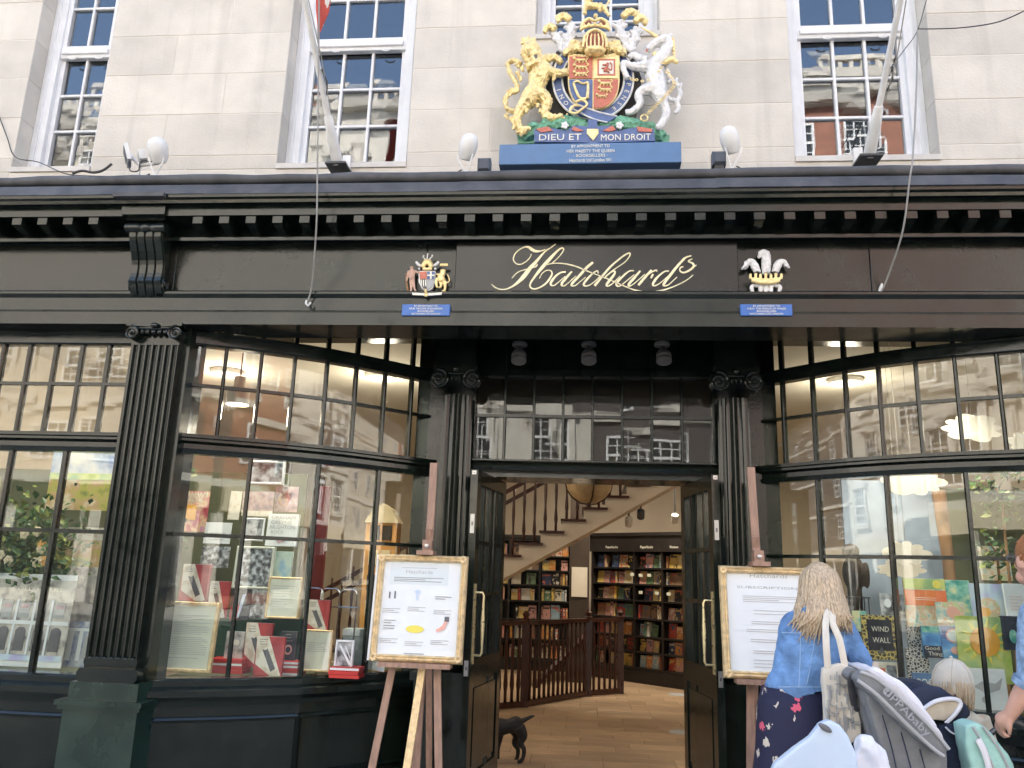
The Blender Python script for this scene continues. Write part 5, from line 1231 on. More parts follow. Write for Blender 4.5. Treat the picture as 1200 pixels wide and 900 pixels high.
# ================================================================ signboard with gilt script
YSGN = 5.012
sx0, sx1 = P(533.5, 315, YSGN).x, P(865, 315, YSGN).x; sz0, sz1 = P(699, 346.5, YSGN).z, P(699, 282, YSGN).z
SG = thing('signboard', 'dark signboard with flowing gilt script lettering over the door', 'sign', ((sx0+sx1)/2, 5.05, sz0))
MB().bbox(sx0, sx1, YSGN, 5.049, sz0, sz1, .004).build('board', 'sign_paint', SG)
MB().box(sx0-.008, sx1+.008, YSGN+.012, 5.049, sz0-.012, sz0-.001).build('ledge', 'paint', SG)
def A_(pts): return [(575+x/10, 282+y/10, w/10) for x, y, w in pts]
def B_(pts): k = 9.2308; return [(695+x/k, 282+y/k, w/k) for x, y, w in pts]
strokes = {
 'h_left': [A_([(762, 40, 10), (705, 82, 11), (640, 125, 16), (585, 185, 24), (525, 255, 34), (460, 325, 44), (400, 405, 48), (340, 470, 38), (270, 528, 22), (190, 566, 13), (115, 572, 12), (55, 550, 11), (10, 512, 8)]),
            A_([(478, 158, 8), (455, 205, 9), (405, 252, 10), (345, 280, 11), (292, 265, 13), (266, 220, 13), (284, 160, 12), (335, 108, 12), (398, 77, 14), (448, 80, 26), (488, 108, 36), (530, 126, 30), (590, 122, 14), (640, 104, 8)]),
            A_([(250, 442, 9), (288, 398, 10), (338, 362, 10), (400, 342, 9), (470, 322, 10), (528, 305, 16), (548, 275, 10)])],
 'h_right': [A_([(715, 268, 8), (790, 200, 9), (838, 140, 11), (855, 104, 14), (836, 86, 15), (788, 116, 22), (720, 186, 34), (650, 262, 40), (580, 342, 34), (512, 430, 24), (466, 500, 18), (466, 545, 17), (510, 566, 16), (580, 546, 16), (650, 498, 20), (700, 432, 20), (720, 382, 16), (698, 350, 11), (650, 352, 9), (602, 386, 8), (572, 442, 10)])],
 'flourish': [A_([(640, 288, 8), (720, 268, 9), (820, 266, 12), (920, 281, 14), (1010, 306, 14), (1100, 345, 13)])+B_([(-5, 352, 10), (60, 376, 9), (140, 406, 9), (220, 440, 9), (300, 476, 10), (380, 510, 11), (470, 540, 14), (570, 556, 18), (670, 553, 18), (780, 530, 15), (880, 494, 11), (980, 446, 9), (1050, 400, 9), (1080, 370, 9)])],
 'a': [A_([(880, 366, 16), (820, 376, 17), (762, 416, 22), (712, 480, 26), (706, 518, 20), (742, 526, 13), (800, 482, 9), (875, 418, 8)]), A_([(950, 362, 20), (890, 432, 27), (842, 490, 27), (832, 524, 20), (862, 530, 12), (912, 494, 9), (1000, 414, 8)])],
 't': [A_([(1198, 254, 26), (1120, 322, 28), (1040, 412, 28), (962, 494, 27), (948, 524, 20), (986, 528, 12), (1050, 480, 9), (1112, 428, 8)])],
 'c': [B_([(55, 352, 16), (46, 327, 11), (0, 352, 14), (-60, 412, 22), (-100, 468, 22), (-86, 490, 16), (-40, 482, 10), (20, 440, 8), (72, 388, 8)])],
 'h': [B_([(18, 488, 24), (110, 372, 23), (190, 282, 20), (280, 202, 16), (358, 147, 15), (396, 136, 13), (396, 165, 11), (350, 226, 8), (280, 277, 8), (200, 332, 8), (130, 392, 8)]), B_([(120, 410, 8), (190, 347, 10), (236, 332, 15), (226, 370, 23), (172, 440, 26), (146, 480, 22), (166, 492, 13), (220, 456, 9), (292, 384, 8)])],
 'a2': [B_([(440, 326, 14), (390, 331, 14), (322, 386, 20), (258, 455, 25), (260, 490, 17), (300, 486, 12), (370, 430, 9), (445, 368, 8)]), B_([(510, 328, 18), (440, 410, 26), (392, 464, 25), (386, 488, 17), (420, 481, 10), (490, 426, 8), (560, 364, 8)])],
 'r': [B_([(632, 318, 20), (560, 400, 25), (490, 482, 25)]), B_([(556, 405, 8), (620, 350, 10), (678, 321, 15), (690, 334, 13)]), B_([(648, 364, 18), (626, 408, 20)])],
 'd': [B_([(820, 330, 14), (770, 336, 14), (702, 390, 20), (652, 455, 25), (652, 485, 17), (692, 481, 12), (760, 430, 9), (850, 350, 8)]), B_([(992, 188, 22), (900, 290, 26), (830, 380, 26), (768, 464, 25), (768, 488, 17), (812, 480, 10), (870, 430, 8), (908, 394, 8)])],
 's': [B_([(950, 240, 8), (1000, 184, 16), (1062, 164, 9)]), B_([(1074, 198, 9), (1030, 222, 12), (1074, 246, 20), (1088, 276, 22), (1050, 316, 20), (982, 347, 16), (940, 326, 13), (946, 292, 11), (976, 284, 13)]), B_([(1050, 314, 8), (1118, 264, 8)])],
}
mpp = abs(P(701, 315, YSGN).x-P(700, 315, YSGN).x)
for nm, lst in strokes.items():
    mb = MB()
    for si, st_ in enumerate(lst):
        c = catmull(st_, 7); pts = [P(x, y, YSGN-.004) for x, y, w_ in c]; k = len(c); Lp, Rp = [], []
        for i in range(k):
            t = pts[min(i+1, k-1)]-pts[max(i-1, 0)]; t.y = 0; t = t.normalized(); nn = Vector((-t.z, 0, t.x)); hw = max(.45, c[i][2]*.5)*mpp*1.05
            Lp.append(pts[i]+nn*hw); Rp.append(pts[i]-nn*hw)
        yo = -.0012*si
        vs = [(p.x, YSGN-.006+yo, p.z) for p in Lp]+[(p.x, YSGN-.006+yo, p.z) for p in Rp]+[(p.x, YSGN-.0004, p.z) for p in Lp]+[(p.x, YSGN-.0004, p.z) for p in Rp]
        fs = []
        for i in range(k-1):
            fs += [(i, i+1, k+i+1, k+i), (i, 2*k+i, 2*k+i+1, i+1), (k+i, k+i+1, 3*k+i+1, 3*k+i)]
        fs += [(0, k, 3*k, 2*k), (k-1, 3*k-1, 4*k-1, 2*k-1)]
        mb.add(vs, fs)
    tag(mb.build('gilt_letter', 'gold_leaf', SG), kind='stuff')

# ================================================================ heraldic reliefs
def rp_(x, y, Y): return P(x, y, Y)
def mp_(Y, y=100): return abs(P(701, y, Y).x-P(700, y, Y).x)
class Relief(MB):
    def __init__(s, Y): super().__init__(); s.Y = Y; s.k = mp_(Y)
    fat = 1.0
    def limb(s, pts, dy=0, n=8, sm=4):
        c = catmull(pts, sm); s.tube([P(x, y, s.Y+dy*(1)) for x, y, r in c], [r*s.k*s.fat for x, y, r in c], n); return s
    def blob(s, x, y, rx, ry, d=None, dy=0):
        s.ell(P(x, y, s.Y+dy), (rx*s.k, (d if d else min(rx, ry))*s.k, ry*s.k), 12, 8); return s
    def poly(s, pts, d=.02, dy=0):
        q = [P(x, y, s.Y+dy) for x, y in pts]; s.prism([(p.x, p.z) for p in q][::-1], s.Y+dy, s.Y+dy+d); return s
YA = 5.03
RA = thing('royal_arms', 'large painted royal coat of arms with gold lion and white unicorn', 'coat of arms', (P(694, 166, YA).x, YA+.1, P(694, 167, YA).z))
# lion
L_ = Relief(YA); L_.fat = 1.16
L_.limb([(637, 76, 9), (632, 90, 11), (628, 102, 8.5), (622, 113, 10), (617, 122, 8)])
L_.limb([(620, 116, 9), (612, 126, 6.5), (606, 138, 4.5), (608, 149, 4.2), (612, 153, 4.5), (622, 151, 3)])
L_.limb([(626, 111, 9), (635, 112, 7.5), (641, 120, 6), (638, 132, 4.6), (645, 138, 4.4), (660, 136, 3)])
L_.limb([(635, 80, 7), (646, 84, 5), (656, 86, 4.2), (666, 84, 3.6)], -.02); L_.limb([(633, 72, 6), (644, 68, 4.4), (652, 68, 3.8), (658, 74, 3)], .01)
L_.blob(622, 58, 9, 11, 9, -.03); L_.blob(627, 64, 6, 6, 6, -.055); L_.limb([(625, 72, 10), (628, 80, 10)], -.01)
for a in range(16):
    t = a/16*2*math.pi; L_.limb([(622+8*math.cos(t), 60+9*math.sin(t), 3), (622+12*math.cos(t+.3), 62+13*math.sin(t+.3), 1.6)], -.02, 6, 2)
for (x, y) in ((603, 141), (603, 147), (631, 122), (634, 128), (641, 88), (650, 90), (618, 128), (644, 132)): L_.limb([(x, y, 2.6), (x-2, y+5, 1)], -.02, 6, 2)
for (x, y) in ((606, 156), (611, 158), (616, 156), (662, 139), (664, 135), (657, 141), (668, 81), (669, 85), (667, 88)): L_.blob(x, y, 2.1, 2.1)
L_.limb([(616, 112, 2.6), (614, 120, 2.6), (604, 130, 2.6), (594, 127, 2.6), (592, 116, 2.6), (598, 109, 2.6), (606, 106, 2.6), (604, 96, 2.6), (597, 84, 2.6), (595, 75, 2.6), (603, 71, 2.8), (611, 75, 2.6)], .01)
for (x, y) in ((611, 78), (606, 84), (609, 90), (596, 106), (600, 104), (593, 134), (599, 138), (606, 74)): L_.limb([(x, y, 3), (x+2, y+6, 1)], 0, 6, 2)
crumple(remesh(L_, 'lion', 'gold', RA, .0042, 1), .0075, 42, 1., .5)
cr = Relief(YA-.02)
for k in range(5): cr.blob(612+k*3.6, 47+abs(k-2)*-.3, 2, 3.2, 2)
cr.limb([(610, 51, 2), (619, 49.5, 2.2), (628, 51, 2)]); cr.blob(619, 43.5, 1.8, 1.8)
remesh(cr, 'lion_crown', 'gold', RA, .004, 1)
mo = Relief(YA-.075); mo.blob(627.5, 66, 2.6, 3.2, 1.2); mo.build('mouth', 'print_ink', RA)
# unicorn
U = Relief(YA); U.fat = 1.15
U.limb([(765, 74, 9), (767, 88, 10), (771, 104, 9.5), (772, 112, 9)])
U.limb([(767, 76, 8), (777, 66, 7.5), (782, 55, 7), (779, 47, 7)], -.01); U.limb([(781, 47, 6.5), (772, 49, 5.2), (763, 55, 4.2), (759, 59, 3.6)], -.03)
U.limb([(783, 44, 2.4), (787, 39.5, 1.2)], -.02, 6, 2)
U.limb([(758, 78, 7), (748, 78, 5), (738, 77, 4), (731, 74, 3.4), (731, 82, 3), (736, 92, 3)], -.02); U.limb([(758, 72, 6), (748, 68, 4.4), (742, 64, 3.4), (736, 68, 3)], .01)
U.limb([(766, 104, 8), (754, 106, 5.6), (748, 112, 4.4), (750, 121, 3.8), (742, 130, 3.6), (733, 132, 3)], -.01)
U.limb([(772, 110, 8.5), (777, 122, 5.4), (781, 132, 4.4), (777, 142, 3.8), (773, 148, 3.8), (769, 150, 3)], -.01)
U.limb([(778, 108, 2.4), (784, 116, 2.4), (792, 119, 2.6), (795, 128, 2.2), (790, 133, 2)], .01); U.limb([(781, 74, 2.4), (783, 86, 2.5), (788, 95, 2.5), (794, 100, 2.5), (797, 110, 2.3), (793, 119, 2)], .01)
for (x, y) in ((794, 94), (799, 100), (786, 94)): U.limb([(x-3, y+3, 2.2), (x, y-3, 1)], 0, 6, 2)
crumple(remesh(U, 'unicorn', 'silver_paint', RA, .0042, 1), .004, 34, 1., .5)
ug = Relief(YA-.03)
for k in range(7): ug.limb([(787+k*.4, 45+k*4.2, 2.4), (792-abs(k-3)*.5, 48+k*4.2, 1.2)], 0, 6, 2)
ug.limb([(766, 62, 3), (771, 67, 3.2), (777, 72, 3), (781, 74, 2.6)]); ug.limb([(781, 72, 4), (788, 70, 3.6), (794, 74, 2.4)])
remesh(ug, 'unicorn_mane', 'gold', RA, .005, 1)
hn = Relief(YA-.04); hn.limb([(771, 44, 2.4), (762, 38, 1.7), (751, 32, .7)], 0, 8, 3); hn.build('horn', 'gold', RA, True)
um = Relief(YA-.065); um.blob(758, 59, 1.3, 2.2, 1); um.build('mouth', 'heraldic_red', RA)
cpts = catmull([(776, 74, 0), (772, 84, 0), (760, 94, 0), (746, 94, 0), (740, 93, 0)], 4)[::2]+catmull([(782, 84, 0), (790, 98, 0), (782, 110, 0), (770, 122, 0), (760, 132, 0)], 5)[::1]
for i, (x, y, _) in enumerate(cpts):
    q = P(x, y, YA-.06); mb = MB()
    mb.tube([(q.x+.010*math.cos(t), YA-.06+(.004 if i % 2 else -.004), q.z+.008*math.sin(t)) for t in [2*math.pi*j/8 for j in range(9)]], .0032, 5); mb.build('chain_link', 'gold', RA)
q = P(755, 138, YA-.05); MB().tube([(q.x+.024*math.cos(t), YA-.05, q.z+.024*math.sin(t)) for t in [2*math.pi*j/16 for j in range(17)]], .006, 6).build('chain_ring', 'gold', RA)
# garter
gc = (695, 93); seg = []
def ring(r0, r1, a0, a1, n=40): return [(gc[0]+r0*math.cos(R(a0+(a1-a0)*k/n)), gc[1]+r0*math.sin(R(a0+(a1-a0)*k/n))) for k in range(n+1)]+[(gc[0]+r1*math.cos(R(a1-(a1-a0)*k/n)), gc[1]+r1*math.sin(R(a1-(a1-a0)*k/n))) for k in range(n+1)]
g1 = Relief(YA+.02); g1.poly(ring(47, 36.5, -50, 230), .03); g1.build('garter', 'heraldic_blue', RA)
for rr_ in (47.2, 36.3):
    ge = Relief(YA+.02); ge.limb([(gc[0]+rr_*math.cos(R(a)), gc[1]+rr_*math.sin(R(a)), 1.3) for a in range(-50, 231, 10)], 0, 6, 2); ge.build('garter_edge', 'silver_paint', RA)
def arc_text(s, a0, da, r, size):
    for i, ch in enumerate(s):
        a = a0+da*i; p = P(gc[0]+r*math.cos(R(a)), gc[1]+r*math.sin(R(a)), YA+.017)
        me = text_mesh(ch, size, 'lettering', .001)
        o = link('lettering', me, None, p, (R(90), R(a-270), 0)); adopt(o, RA)
arc_text('HONI', 118+9, 12, 41.8, .046); arc_text('S', 185, 12, 41.8, .046)
arc_text('PENSE', 8, 11.5, 41.8, .046)
st_ = Relief(YA-.03); st_.poly([(672, 128), (676, 122), (700, 132), (722, 137), (712, 143), (694, 139)], .02); st_.build('strap', 'heraldic_blue', RA)
se = Relief(YA-.03); se.limb([(676, 122, 1), (700, 131, 1), (723, 136, 1)], 0, 6); se.limb([(672, 128, 1), (694, 139, 1), (712, 143.5, 1)], 0, 6); tag(se.build('strap_edge', 'silver_paint', RA), kind='stuff')
bk_ = Relief(YA-.05); bk_.limb([(674, 120, 1.6), (682, 117, 1.8), (688, 122, 1.6), (682, 128, 1.6), (674, 133, 1.8), (668, 130, 1.6), (672, 124, 1.6), (680, 124, 1.4)], 0, 8); remesh(bk_, 'buckle', 'gold', RA, .005, 1)
pdn = Relief(YA-.035); pdn.poly([(689, 140), (700, 140), (700, 152), (701, 155), (695, 164), (688.5, 155), (689, 152)], .02); pdn.build('strap_end', 'heraldic_blue', RA)
pe = Relief(YA-.05); pe.poly([(688, 151), (701, 151), (701.5, 156), (695, 164.5), (687.5, 156)], .012); pe.build('strap_tip', 'gold', RA)
# shield and quarters
sh = Relief(YA-.01)
def shield_poly(x0, x1, yt, ym, yb, n=8):
    cx = (x0+x1)/2; w_ = (x1-x0)/2
    pts = [(x0, yt), (x1, yt), (x1, ym)]
    for k in range(1, n): t = k/n*math.pi/2; pts.append((cx+w_*math.cos(t)**.8, ym+(yb-ym)*math.sin(t)))
    pts.append((cx, yb))
    for k in range(n-1, 0, -1): t = k/n*math.pi/2; pts.append((cx-w_*math.cos(t)**.8, ym+(yb-ym)*math.sin(t)))
    return pts+[(x0, ym)]
sh.poly(shield_poly(665.5, 726, 64.5, 95, 128), .03); sh.build('shield', 'gold', RA)
full = shield_poly(667, 724.5, 66, 95, 126.5)
def clip(poly, fx0, fx1, fy0, fy1):
    def cl(pl, ins, inter):
        out = []
        for i in range(len(pl)):
            a, b = pl[i], pl[(i+1) % len(pl)]
            if ins(a):
                out.append(a)
                if not ins(b): out.append(inter(a, b))
            elif ins(b): out.append(inter(a, b))
        return out
    def ix(x): return lambda a, b: (x, a[1]+(b[1]-a[1])*(x-a[0])/(b[0]-a[0]))
    def iy(y): return lambda a, b: (a[0]+(b[0]-a[0])*(y-a[1])/(b[1]-a[1]), y)
    poly = cl(poly, lambda p: p[0] >= fx0, ix(fx0)); poly = cl(poly, lambda p: p[0] <= fx1, ix(fx1)); poly = cl(poly, lambda p: p[1] >= fy0, iy(fy0)); return cl(poly, lambda p: p[1] <= fy1, iy(fy1))
for nm, bx_, mm in (('quarter', (660, 694.3, 60, 91.5), 'heraldic_red'), ('quarter', (695.7, 730, 60, 91.5), 'gold'), ('quarter', (660, 694.3, 93, 130), 'heraldic_blue'), ('quarter', (695.7, 730, 93, 130), 'heraldic_red')):
    qd = Relief(YA-.018); qd.poly(clip(full, *bx_), .01); qd.build(nm, mm, RA)
def lion_passant(x, y, s_, m='gold'):
    z = Relief(YA-.022); z.limb([(x-5*s_, y-.5*s_, 1.3*s_), (x, y, 1.5*s_), (x+5*s_, y-.3*s_, 1.4*s_)], 0, 6, 3); z.blob(x-6.5*s_, y-2*s_, 1.9*s_, 1.9*s_)
    for dx, fx in ((-4, -6), (-2, -1), (3, 2), (5, 6.5)): z.limb([(x+dx*s_, y, 1*s_), (x+fx*s_, y+3*s_, .7*s_)], 0, 6, 2)
    z.limb([(x+5.5*s_, y-.5*s_, .7*s_), (x+8*s_, y-2.5*s_, .7*s_), (x+6*s_, y-4*s_, .6*s_)], 0, 6, 3); tag(z.build('charge', m, RA, True), kind='stuff')
for (x, y) in ((680.5, 70.5), (680.5, 78.5), (680.5, 86.5)): lion_passant(x, y, 1.15)
for (x, y, s_) in ((709, 97.5, 1.1), (709, 105, 1.05), (705, 112.5, .85)): lion_passant(x, y, s_)
bd = Relief(YA-.02); bd.poly([(700, 69), (721, 69), (721, 88.5), (700, 88.5)], .004); bd.build('tressure', 'heraldic_red', RA)
bd2 = Relief(YA-.0215); bd2.poly([(702, 71), (719, 71), (719, 86.5), (702, 86.5)], .004); bd2.build('field', 'lettering', RA)
rl_ = Relief(YA-.026); rl_.limb([(712, 74, 1.8), (711, 79, 1.9), (708, 84, 1.5)], 0, 6); rl_.limb([(711, 76, 1.1), (706, 76, .8)], 0, 6); rl_.limb([(710, 80, 1.1), (705, 80, .8)], 0, 6); rl_.limb([(710, 82, 1.2), (714, 85, .9)], 0, 6); rl_.limb([(711, 79, .8), (716, 82, .8), (717, 76, .8), (715, 73, .7)], 0, 6); tag(rl_.build('charge', 'heraldic_red', RA, True), kind='stuff')
hp_ = Relief(YA-.024); hp_.limb([(672, 97, 1.4), (675, 106, 1.6), (680, 115, 1.8), (687, 116, 2.2)], 0, 8); hp_.limb([(688, 116, 2.2), (689, 106, 1.8), (689, 97, 1.5)], 0, 8); hp_.limb([(672, 97, 1.5), (677, 95, 1.3), (683, 98, 1.2), (689, 96, 1.5)], 0, 8); tag(hp_.build('harp', 'gold', RA, True), kind='stuff')
# helm, crown, crest
he = Relief(YA-.02); he.limb([(685, 60, 5), (686, 52, 5), (690, 42, 5)], 0, 10); he.limb([(709, 60, 5), (708, 52, 5), (704, 42, 5)], 0, 10); he.blob(697, 60, 13, 5.5, 9, -.03); he.limb([(684, 56, 2), (686, 42, 2), (697, 35, 2.2), (709, 42, 2), (711, 56, 2)], -.05, 8)
crumple(remesh(he, 'helm', 'gold', RA, .0048, 1), .005, 40, 7., .5)
for k in range(5):
    x = 687.5+k*4.8; hb_ = Relief(YA-.075); hb_.limb([(x+(697-x)*.06, 56, 1.2), (x, 47, 1.25), (x+(697-x)*.2, 39.5, 1)], 0, 6); hb_.build('helm_bar', 'gold', RA, True)
hv = Relief(YA-.055); hv.poly([(685, 56), (686, 44), (691, 38), (703, 38), (708, 44), (710, 56), (697, 58)], .02); hv.build('visor', 'heraldic_red', RA)
cw = Relief(YA-.02); cw.limb([(681, 36, 2), (683, 27, 2.2), (690, 22, 2.2), (697, 25, 2)], -.03); cw.limb([(714, 36, 2), (712, 27, 2.2), (704, 22, 2.2), (697, 25, 2)], -.03); cw.limb([(682, 33, 2.2), (697, 30, 2.2), (713, 33, 2.2)], -.04); cw.blob(698, 18.5, 3, 3, 3, -.03)
for x in (684, 690, 697, 704, 711): cw.blob(x, 28+abs(x-697)*.08, 1.8, 2.4, 2, -.05)
remesh(cw, 'crown', 'gold', RA, .005, 1)
cc = Relief(YA); cc.blob(688.5, 27.5, 5, 5, 4); cc.blob(706.5, 27.5, 5, 5, 4); cc.build('crown_cap', 'heraldic_red', RA, True)
cl_ = Relief(YA-.01); cl_.limb([(685, 17, 2.2), (686, 8, 2.8), (690, 2, 4)], 0); cl_.limb([(689, 7, 4.5), (697, 7, 4.2), (706, 8, 4.8)], 0); cl_.limb([(707, 8, 4), (711, 14, 2.6), (714, 19, 2.2)], 0); cl_.limb([(690, 2, 5), (690, -5, 5)], 0); cl_.limb([(704, 7, 3.6), (703, 14, 2)], 0); cl_.limb([(711, 6, 1.4), (714, 0, 1.5), (709, -4, 1.5)], 0); cl_.blob(690, -9, 5, 4.5, 5)
crumple(remesh(cl_, 'crest_lion', 'gold', RA, .0048, 1), .006, 45, 8., .5)
# mantling: curling plumes
def plume(pts, tip, m1='silver_paint'):
    z = Relief(YA+.01); z.limb(pts, 0, 8); 
    for i, (x, y, r) in enumerate(pts[:-1]):
        for s_ in (-1, 1): z.limb([(x, y, r*.7), (x+s_*r*1.6, y-r*.9, r*.4)], -.01, 6, 2)
    crumple(remesh(z, 'plume', m1, RA, .0048, 1), .007, 48, 2., .5)
    t = Relief(YA-.02); t.limb(tip, 0, 8); crumple(remesh(t, 'plume_tip', 'gold', RA, .0048, 1), .007, 48, 3., .5)
plume([(660, 60, 4), (656, 50, 5.5), (651, 42, 5), (648, 37, 4)], [(651, 35, 4), (645, 31, 4.4), (640, 34, 4), (638, 39, 2.6)])
plume([(663, 58, 4), (667, 46, 5.5), (670, 36, 5.5), (668, 27, 4.5)], [(668, 24, 4), (662, 19, 5), (656, 20, 4), (654, 26, 2.6), (652, 17, 1.4)])
plume([(735, 58, 4), (730, 46, 5.5), (726, 34, 5.5), (729, 25, 4.5)], [(730, 20, 4), (736, 14, 5), (743, 15, 4), (747, 18, 3), (748, 12, 1.4)])
plume([(739, 60, 4), (742, 50, 5.5), (746, 40, 5), (746, 32, 4)], [(744, 26, 4), (750, 21, 4.6), (756, 24, 4), (755, 29, 2.8)])
mn = Relief(YA-.01); 
for s_ in (-1, 1):
    mn.limb([(697+s_*13, 60, 4), (697+s_*22, 57, 5.5), (697+s_*32, 61, 5), (697+s_*36, 64, 3)], 0, 8); mn.limb([(697+s_*16, 52, 3), (697+s_*26, 50, 3.5), (697+s_*30, 55, 2.5)], 0, 8)
mn.limb([(672, 65, 2), (697, 66.5, 2.4), (722, 65, 2)], 0, 8)
crumple(remesh(mn, 'mantling', 'gold', RA, .0048, 1), .009, 40, 5., .5)
# backing stone and mound
gm = Relief(YA-.0); gm.limb([(612, 160, 6), (630, 155, 8), (650, 148, 9), (672, 146, 10), (695, 152, 9), (720, 146, 10), (745, 149, 9), (765, 155, 8), (778, 161, 6)], .04)
for (x, y) in ((625, 148), (665, 140), (724, 140), (762, 148), (640, 143), (748, 145)): gm.blob(x, y, 7, 4.5, 5, .01)
crumple(remesh(gm, 'mound', 'heraldic_green', RA, .006, 1), .012, 30, 5., .6)
sc_ = Relief(YA-.045); sc_.poly([(626, 152), (640, 149), (664, 153), (672, 147), (690, 148), (690, 167), (626, 166)], .02); sc_.poly([(700, 148), (716, 147), (724, 153), (746, 149), (766, 151), (768, 165), (700, 167)], .02); sc_.poly([(686, 150), (704, 150), (704, 168), (686, 168)], .016, .004); tag(sc_.build('motto_scroll', 'heraldic_blue', RA), kind='stuff')
for pts in ([(628, 151), (642, 148), (648, 153), (634, 155)], [(672, 148), (684, 153), (676, 154), (670, 152)], [(706, 153), (718, 147), (722, 152), (714, 154)], [(746, 148), (764, 151), (764, 154.5), (748, 154)]):
    f_ = Relief(YA-.052); f_.poly(pts, .006); f_.build('scroll_fold', 'heraldic_red', RA)
for (x, y) in ((662, 147), (726, 147)): f_ = Relief(YA-.06); [f_.blob(x+3*math.cos(t), y+3*math.sin(t), 2, 2, 1.5) for t in (0, 1.26, 2.5, 3.8, 5.0)]; f_.blob(x, y, 1.8, 1.8, 2.2); remesh(f_, 'rose', 'silver_paint', RA, .004, 0)
def text_px(s, px, py, Y, hpx, wpx, m, parent, tilt=0):
    p = P(px, py, Y); k = mp_(Y, py); return put_text(s, p.x, Y, p.z, hpx*k*1.35, m, parent, width=wpx*k, extrude=.0012)
text_px('DIEU ET', 656, 161, YA-.048, 8.5, 50, 'lettering', RA); text_px('MON DROIT', 733, 161, YA-.048, 8.5, 58, 'lettering', RA)
bs = Relief(YA+.05); bs.poly([(606, 158), (785, 158), (784, 168), (607, 168)], .1); bs.build('base_slab', 'heraldic_green', RA)
mat('backing_grey', (.085, .078, .07), .8, var=.3, vscale=12)
bb_ = Relief(YA+.09); bb_.poly([(652, 60), (740, 60), (752, 92), (744, 150), (640, 152), (640, 100)], .03); bb_.build('dark_contrast_board', 'backing_grey', RA)  # dark board added so the gaps behind the arms read dark
# fixing brackets to the wall
for px, py in ((690, 100), (650, 155), (740, 155)):
    p = P(px, py, YA+.05); MB().bar((p.x, YA+.05, p.z), (p.x, YW+.01, p.z), .03).build('bracket', 'grey_box', RA)
# plaque
YP = 4.98
a, b = P(585, 180, YP).x, P(798.5, 180, YP).x; z0, z1 = P(692, 191.5, YP).z, P(692, 167.5, YP).z
BP = thing('blue_plaque', 'long blue plaque with white lettering below royal arms', 'plaque', ((a+b)/2, YP+.1, z0))
MB().bbox(a, b, YP, YP+.16, z0, z1, .004).build('board', 'plaque_blue', BP)
MB().box(a+.2, b-.2, YP+.16, YW+.01, z0+.01, z0+.05).build('bracket', 'grey_box', BP)
for s_, y, h, w_ in (('BY APPOINTMENT TO', 171.3, 4, 45), ('HER MAJESTY THE QUEEN', 177, 4, 56), ('· BOOKSELLERS ·', 182.3, 4, 40), ('Hatchards Ltd London W1', 187.8, 4.4, 49)): text_px(s_, 692, y, YP-.002, h, w_, 'lettering', BP)
# small plaques on the architrave
for x0, x1, nm, lines in ((471, 527, 'small bright blue plaque under the arms with savage and lion', ('BY APPOINTMENT TO', 'H.R.H. THE DUKE OF EDINBURGH', 'BOOKSELLERS', 'HATCHARDS LTD LONDON')), (868, 928.5, 'small bright blue plaque under the three feathers badge', ('BY APPOINTMENT TO', 'H.R.H. THE PRINCE OF WALES', 'BOOKSELLERS', 'HATCHARDS LTD LONDON'))):
    Yq = 4.972; a, b = P(x0, 363, Yq).x, P(x1, 363, Yq).x; z0, z1 = P((x0+x1)/2, 369.8, Yq).z, P((x0+x1)/2, 356.5, Yq).z
    o = thing('blue_plaque', nm, 'plaque', ((a+b)/2, Yq, z0)); MB().bbox(a, b, Yq, 5.004, z0, z1, .002).build('board', 'plaque_bright', o)
    for k, s_ in enumerate(lines): text_px(s_, (x0+x1)/2, 358.6+k*3.1, Yq-.0015, 2.4, (x1-x0)*(.5, .72, .36, .62)[k], 'lettering', o)
# ---- arms with two supporters
YB = 5.0
AR = thing('small_arms', 'small painted coat of arms with a savage and a crowned lion', 'coat of arms', (P(500, 346, YB).x, YB+.04, P(500, 346, YB).z))
def s7(x, y): return (465+x/10.587, 290+y/10.587)
def lim7(z, pts, dy=0): z.limb([(*s7(x, y), r/10.587) for x, y, r in pts], dy, 8, 3)
z = Relief(YB)
lim7(z, [(185, 240, 26), (187, 265, 16), (188, 300, 40), (188, 360, 36), (190, 400, 34)]); lim7(z, [(150, 290, 16), (135, 350, 13), (120, 420, 11)]); lim7(z, [(225, 290, 16), (255, 310, 12), (290, 300, 10)]); lim7(z, [(175, 400, 20), (175, 460, 16), (178, 520, 13), (165, 545, 12)]); lim7(z, [(205, 400, 20), (212, 460, 16), (222, 520, 13), (240, 545, 12)])
mat('flesh_paint', (.62, .40, .30), .5, var=.15, vscale=40); remesh(z, 'savage', 'flesh_paint', AR, .0035, 1)
z = Relief(YB); lim7(z, [(120, 320, 8), (118, 420, 10), (140, 540, 12)], .01); z.build('club', 'trunk_brown', AR, True)
z = Relief(YB); lim7(z, [(575, 280, 38), (570, 330, 34), (545, 360, 42), (570, 420, 44)]); lim7(z, [(500, 380, 20), (490, 440, 18), (500, 500, 14)]); lim7(z, [(590, 420, 28), (600, 490, 18), (590, 535, 16), (560, 545, 12)]); lim7(z, [(540, 420, 22), (550, 480, 15), (520, 500, 13)]); lim7(z, [(610, 440, 9), (650, 420, 9), (645, 370, 9), (625, 330, 9)]); lim7(z, [(530, 340, 16), (490, 330, 12)])
remesh(z, 'lion', 'gold', AR, .0035, 1)
z = Relief(YB-.01)
for k in range(5): z.blob(*s7(545+k*20, 215), 1.2, 2); 
remesh(z, 'lion_crown', 'gold', AR, .003, 0)
z = Relief(YB+.005); z.poly([s7(x, y) for x, y in ((270, 290), (480, 290), (478, 430), (440, 510), (375, 550), (310, 510), (272, 430))], .03); z.build('shield', 'silver_paint', AR)
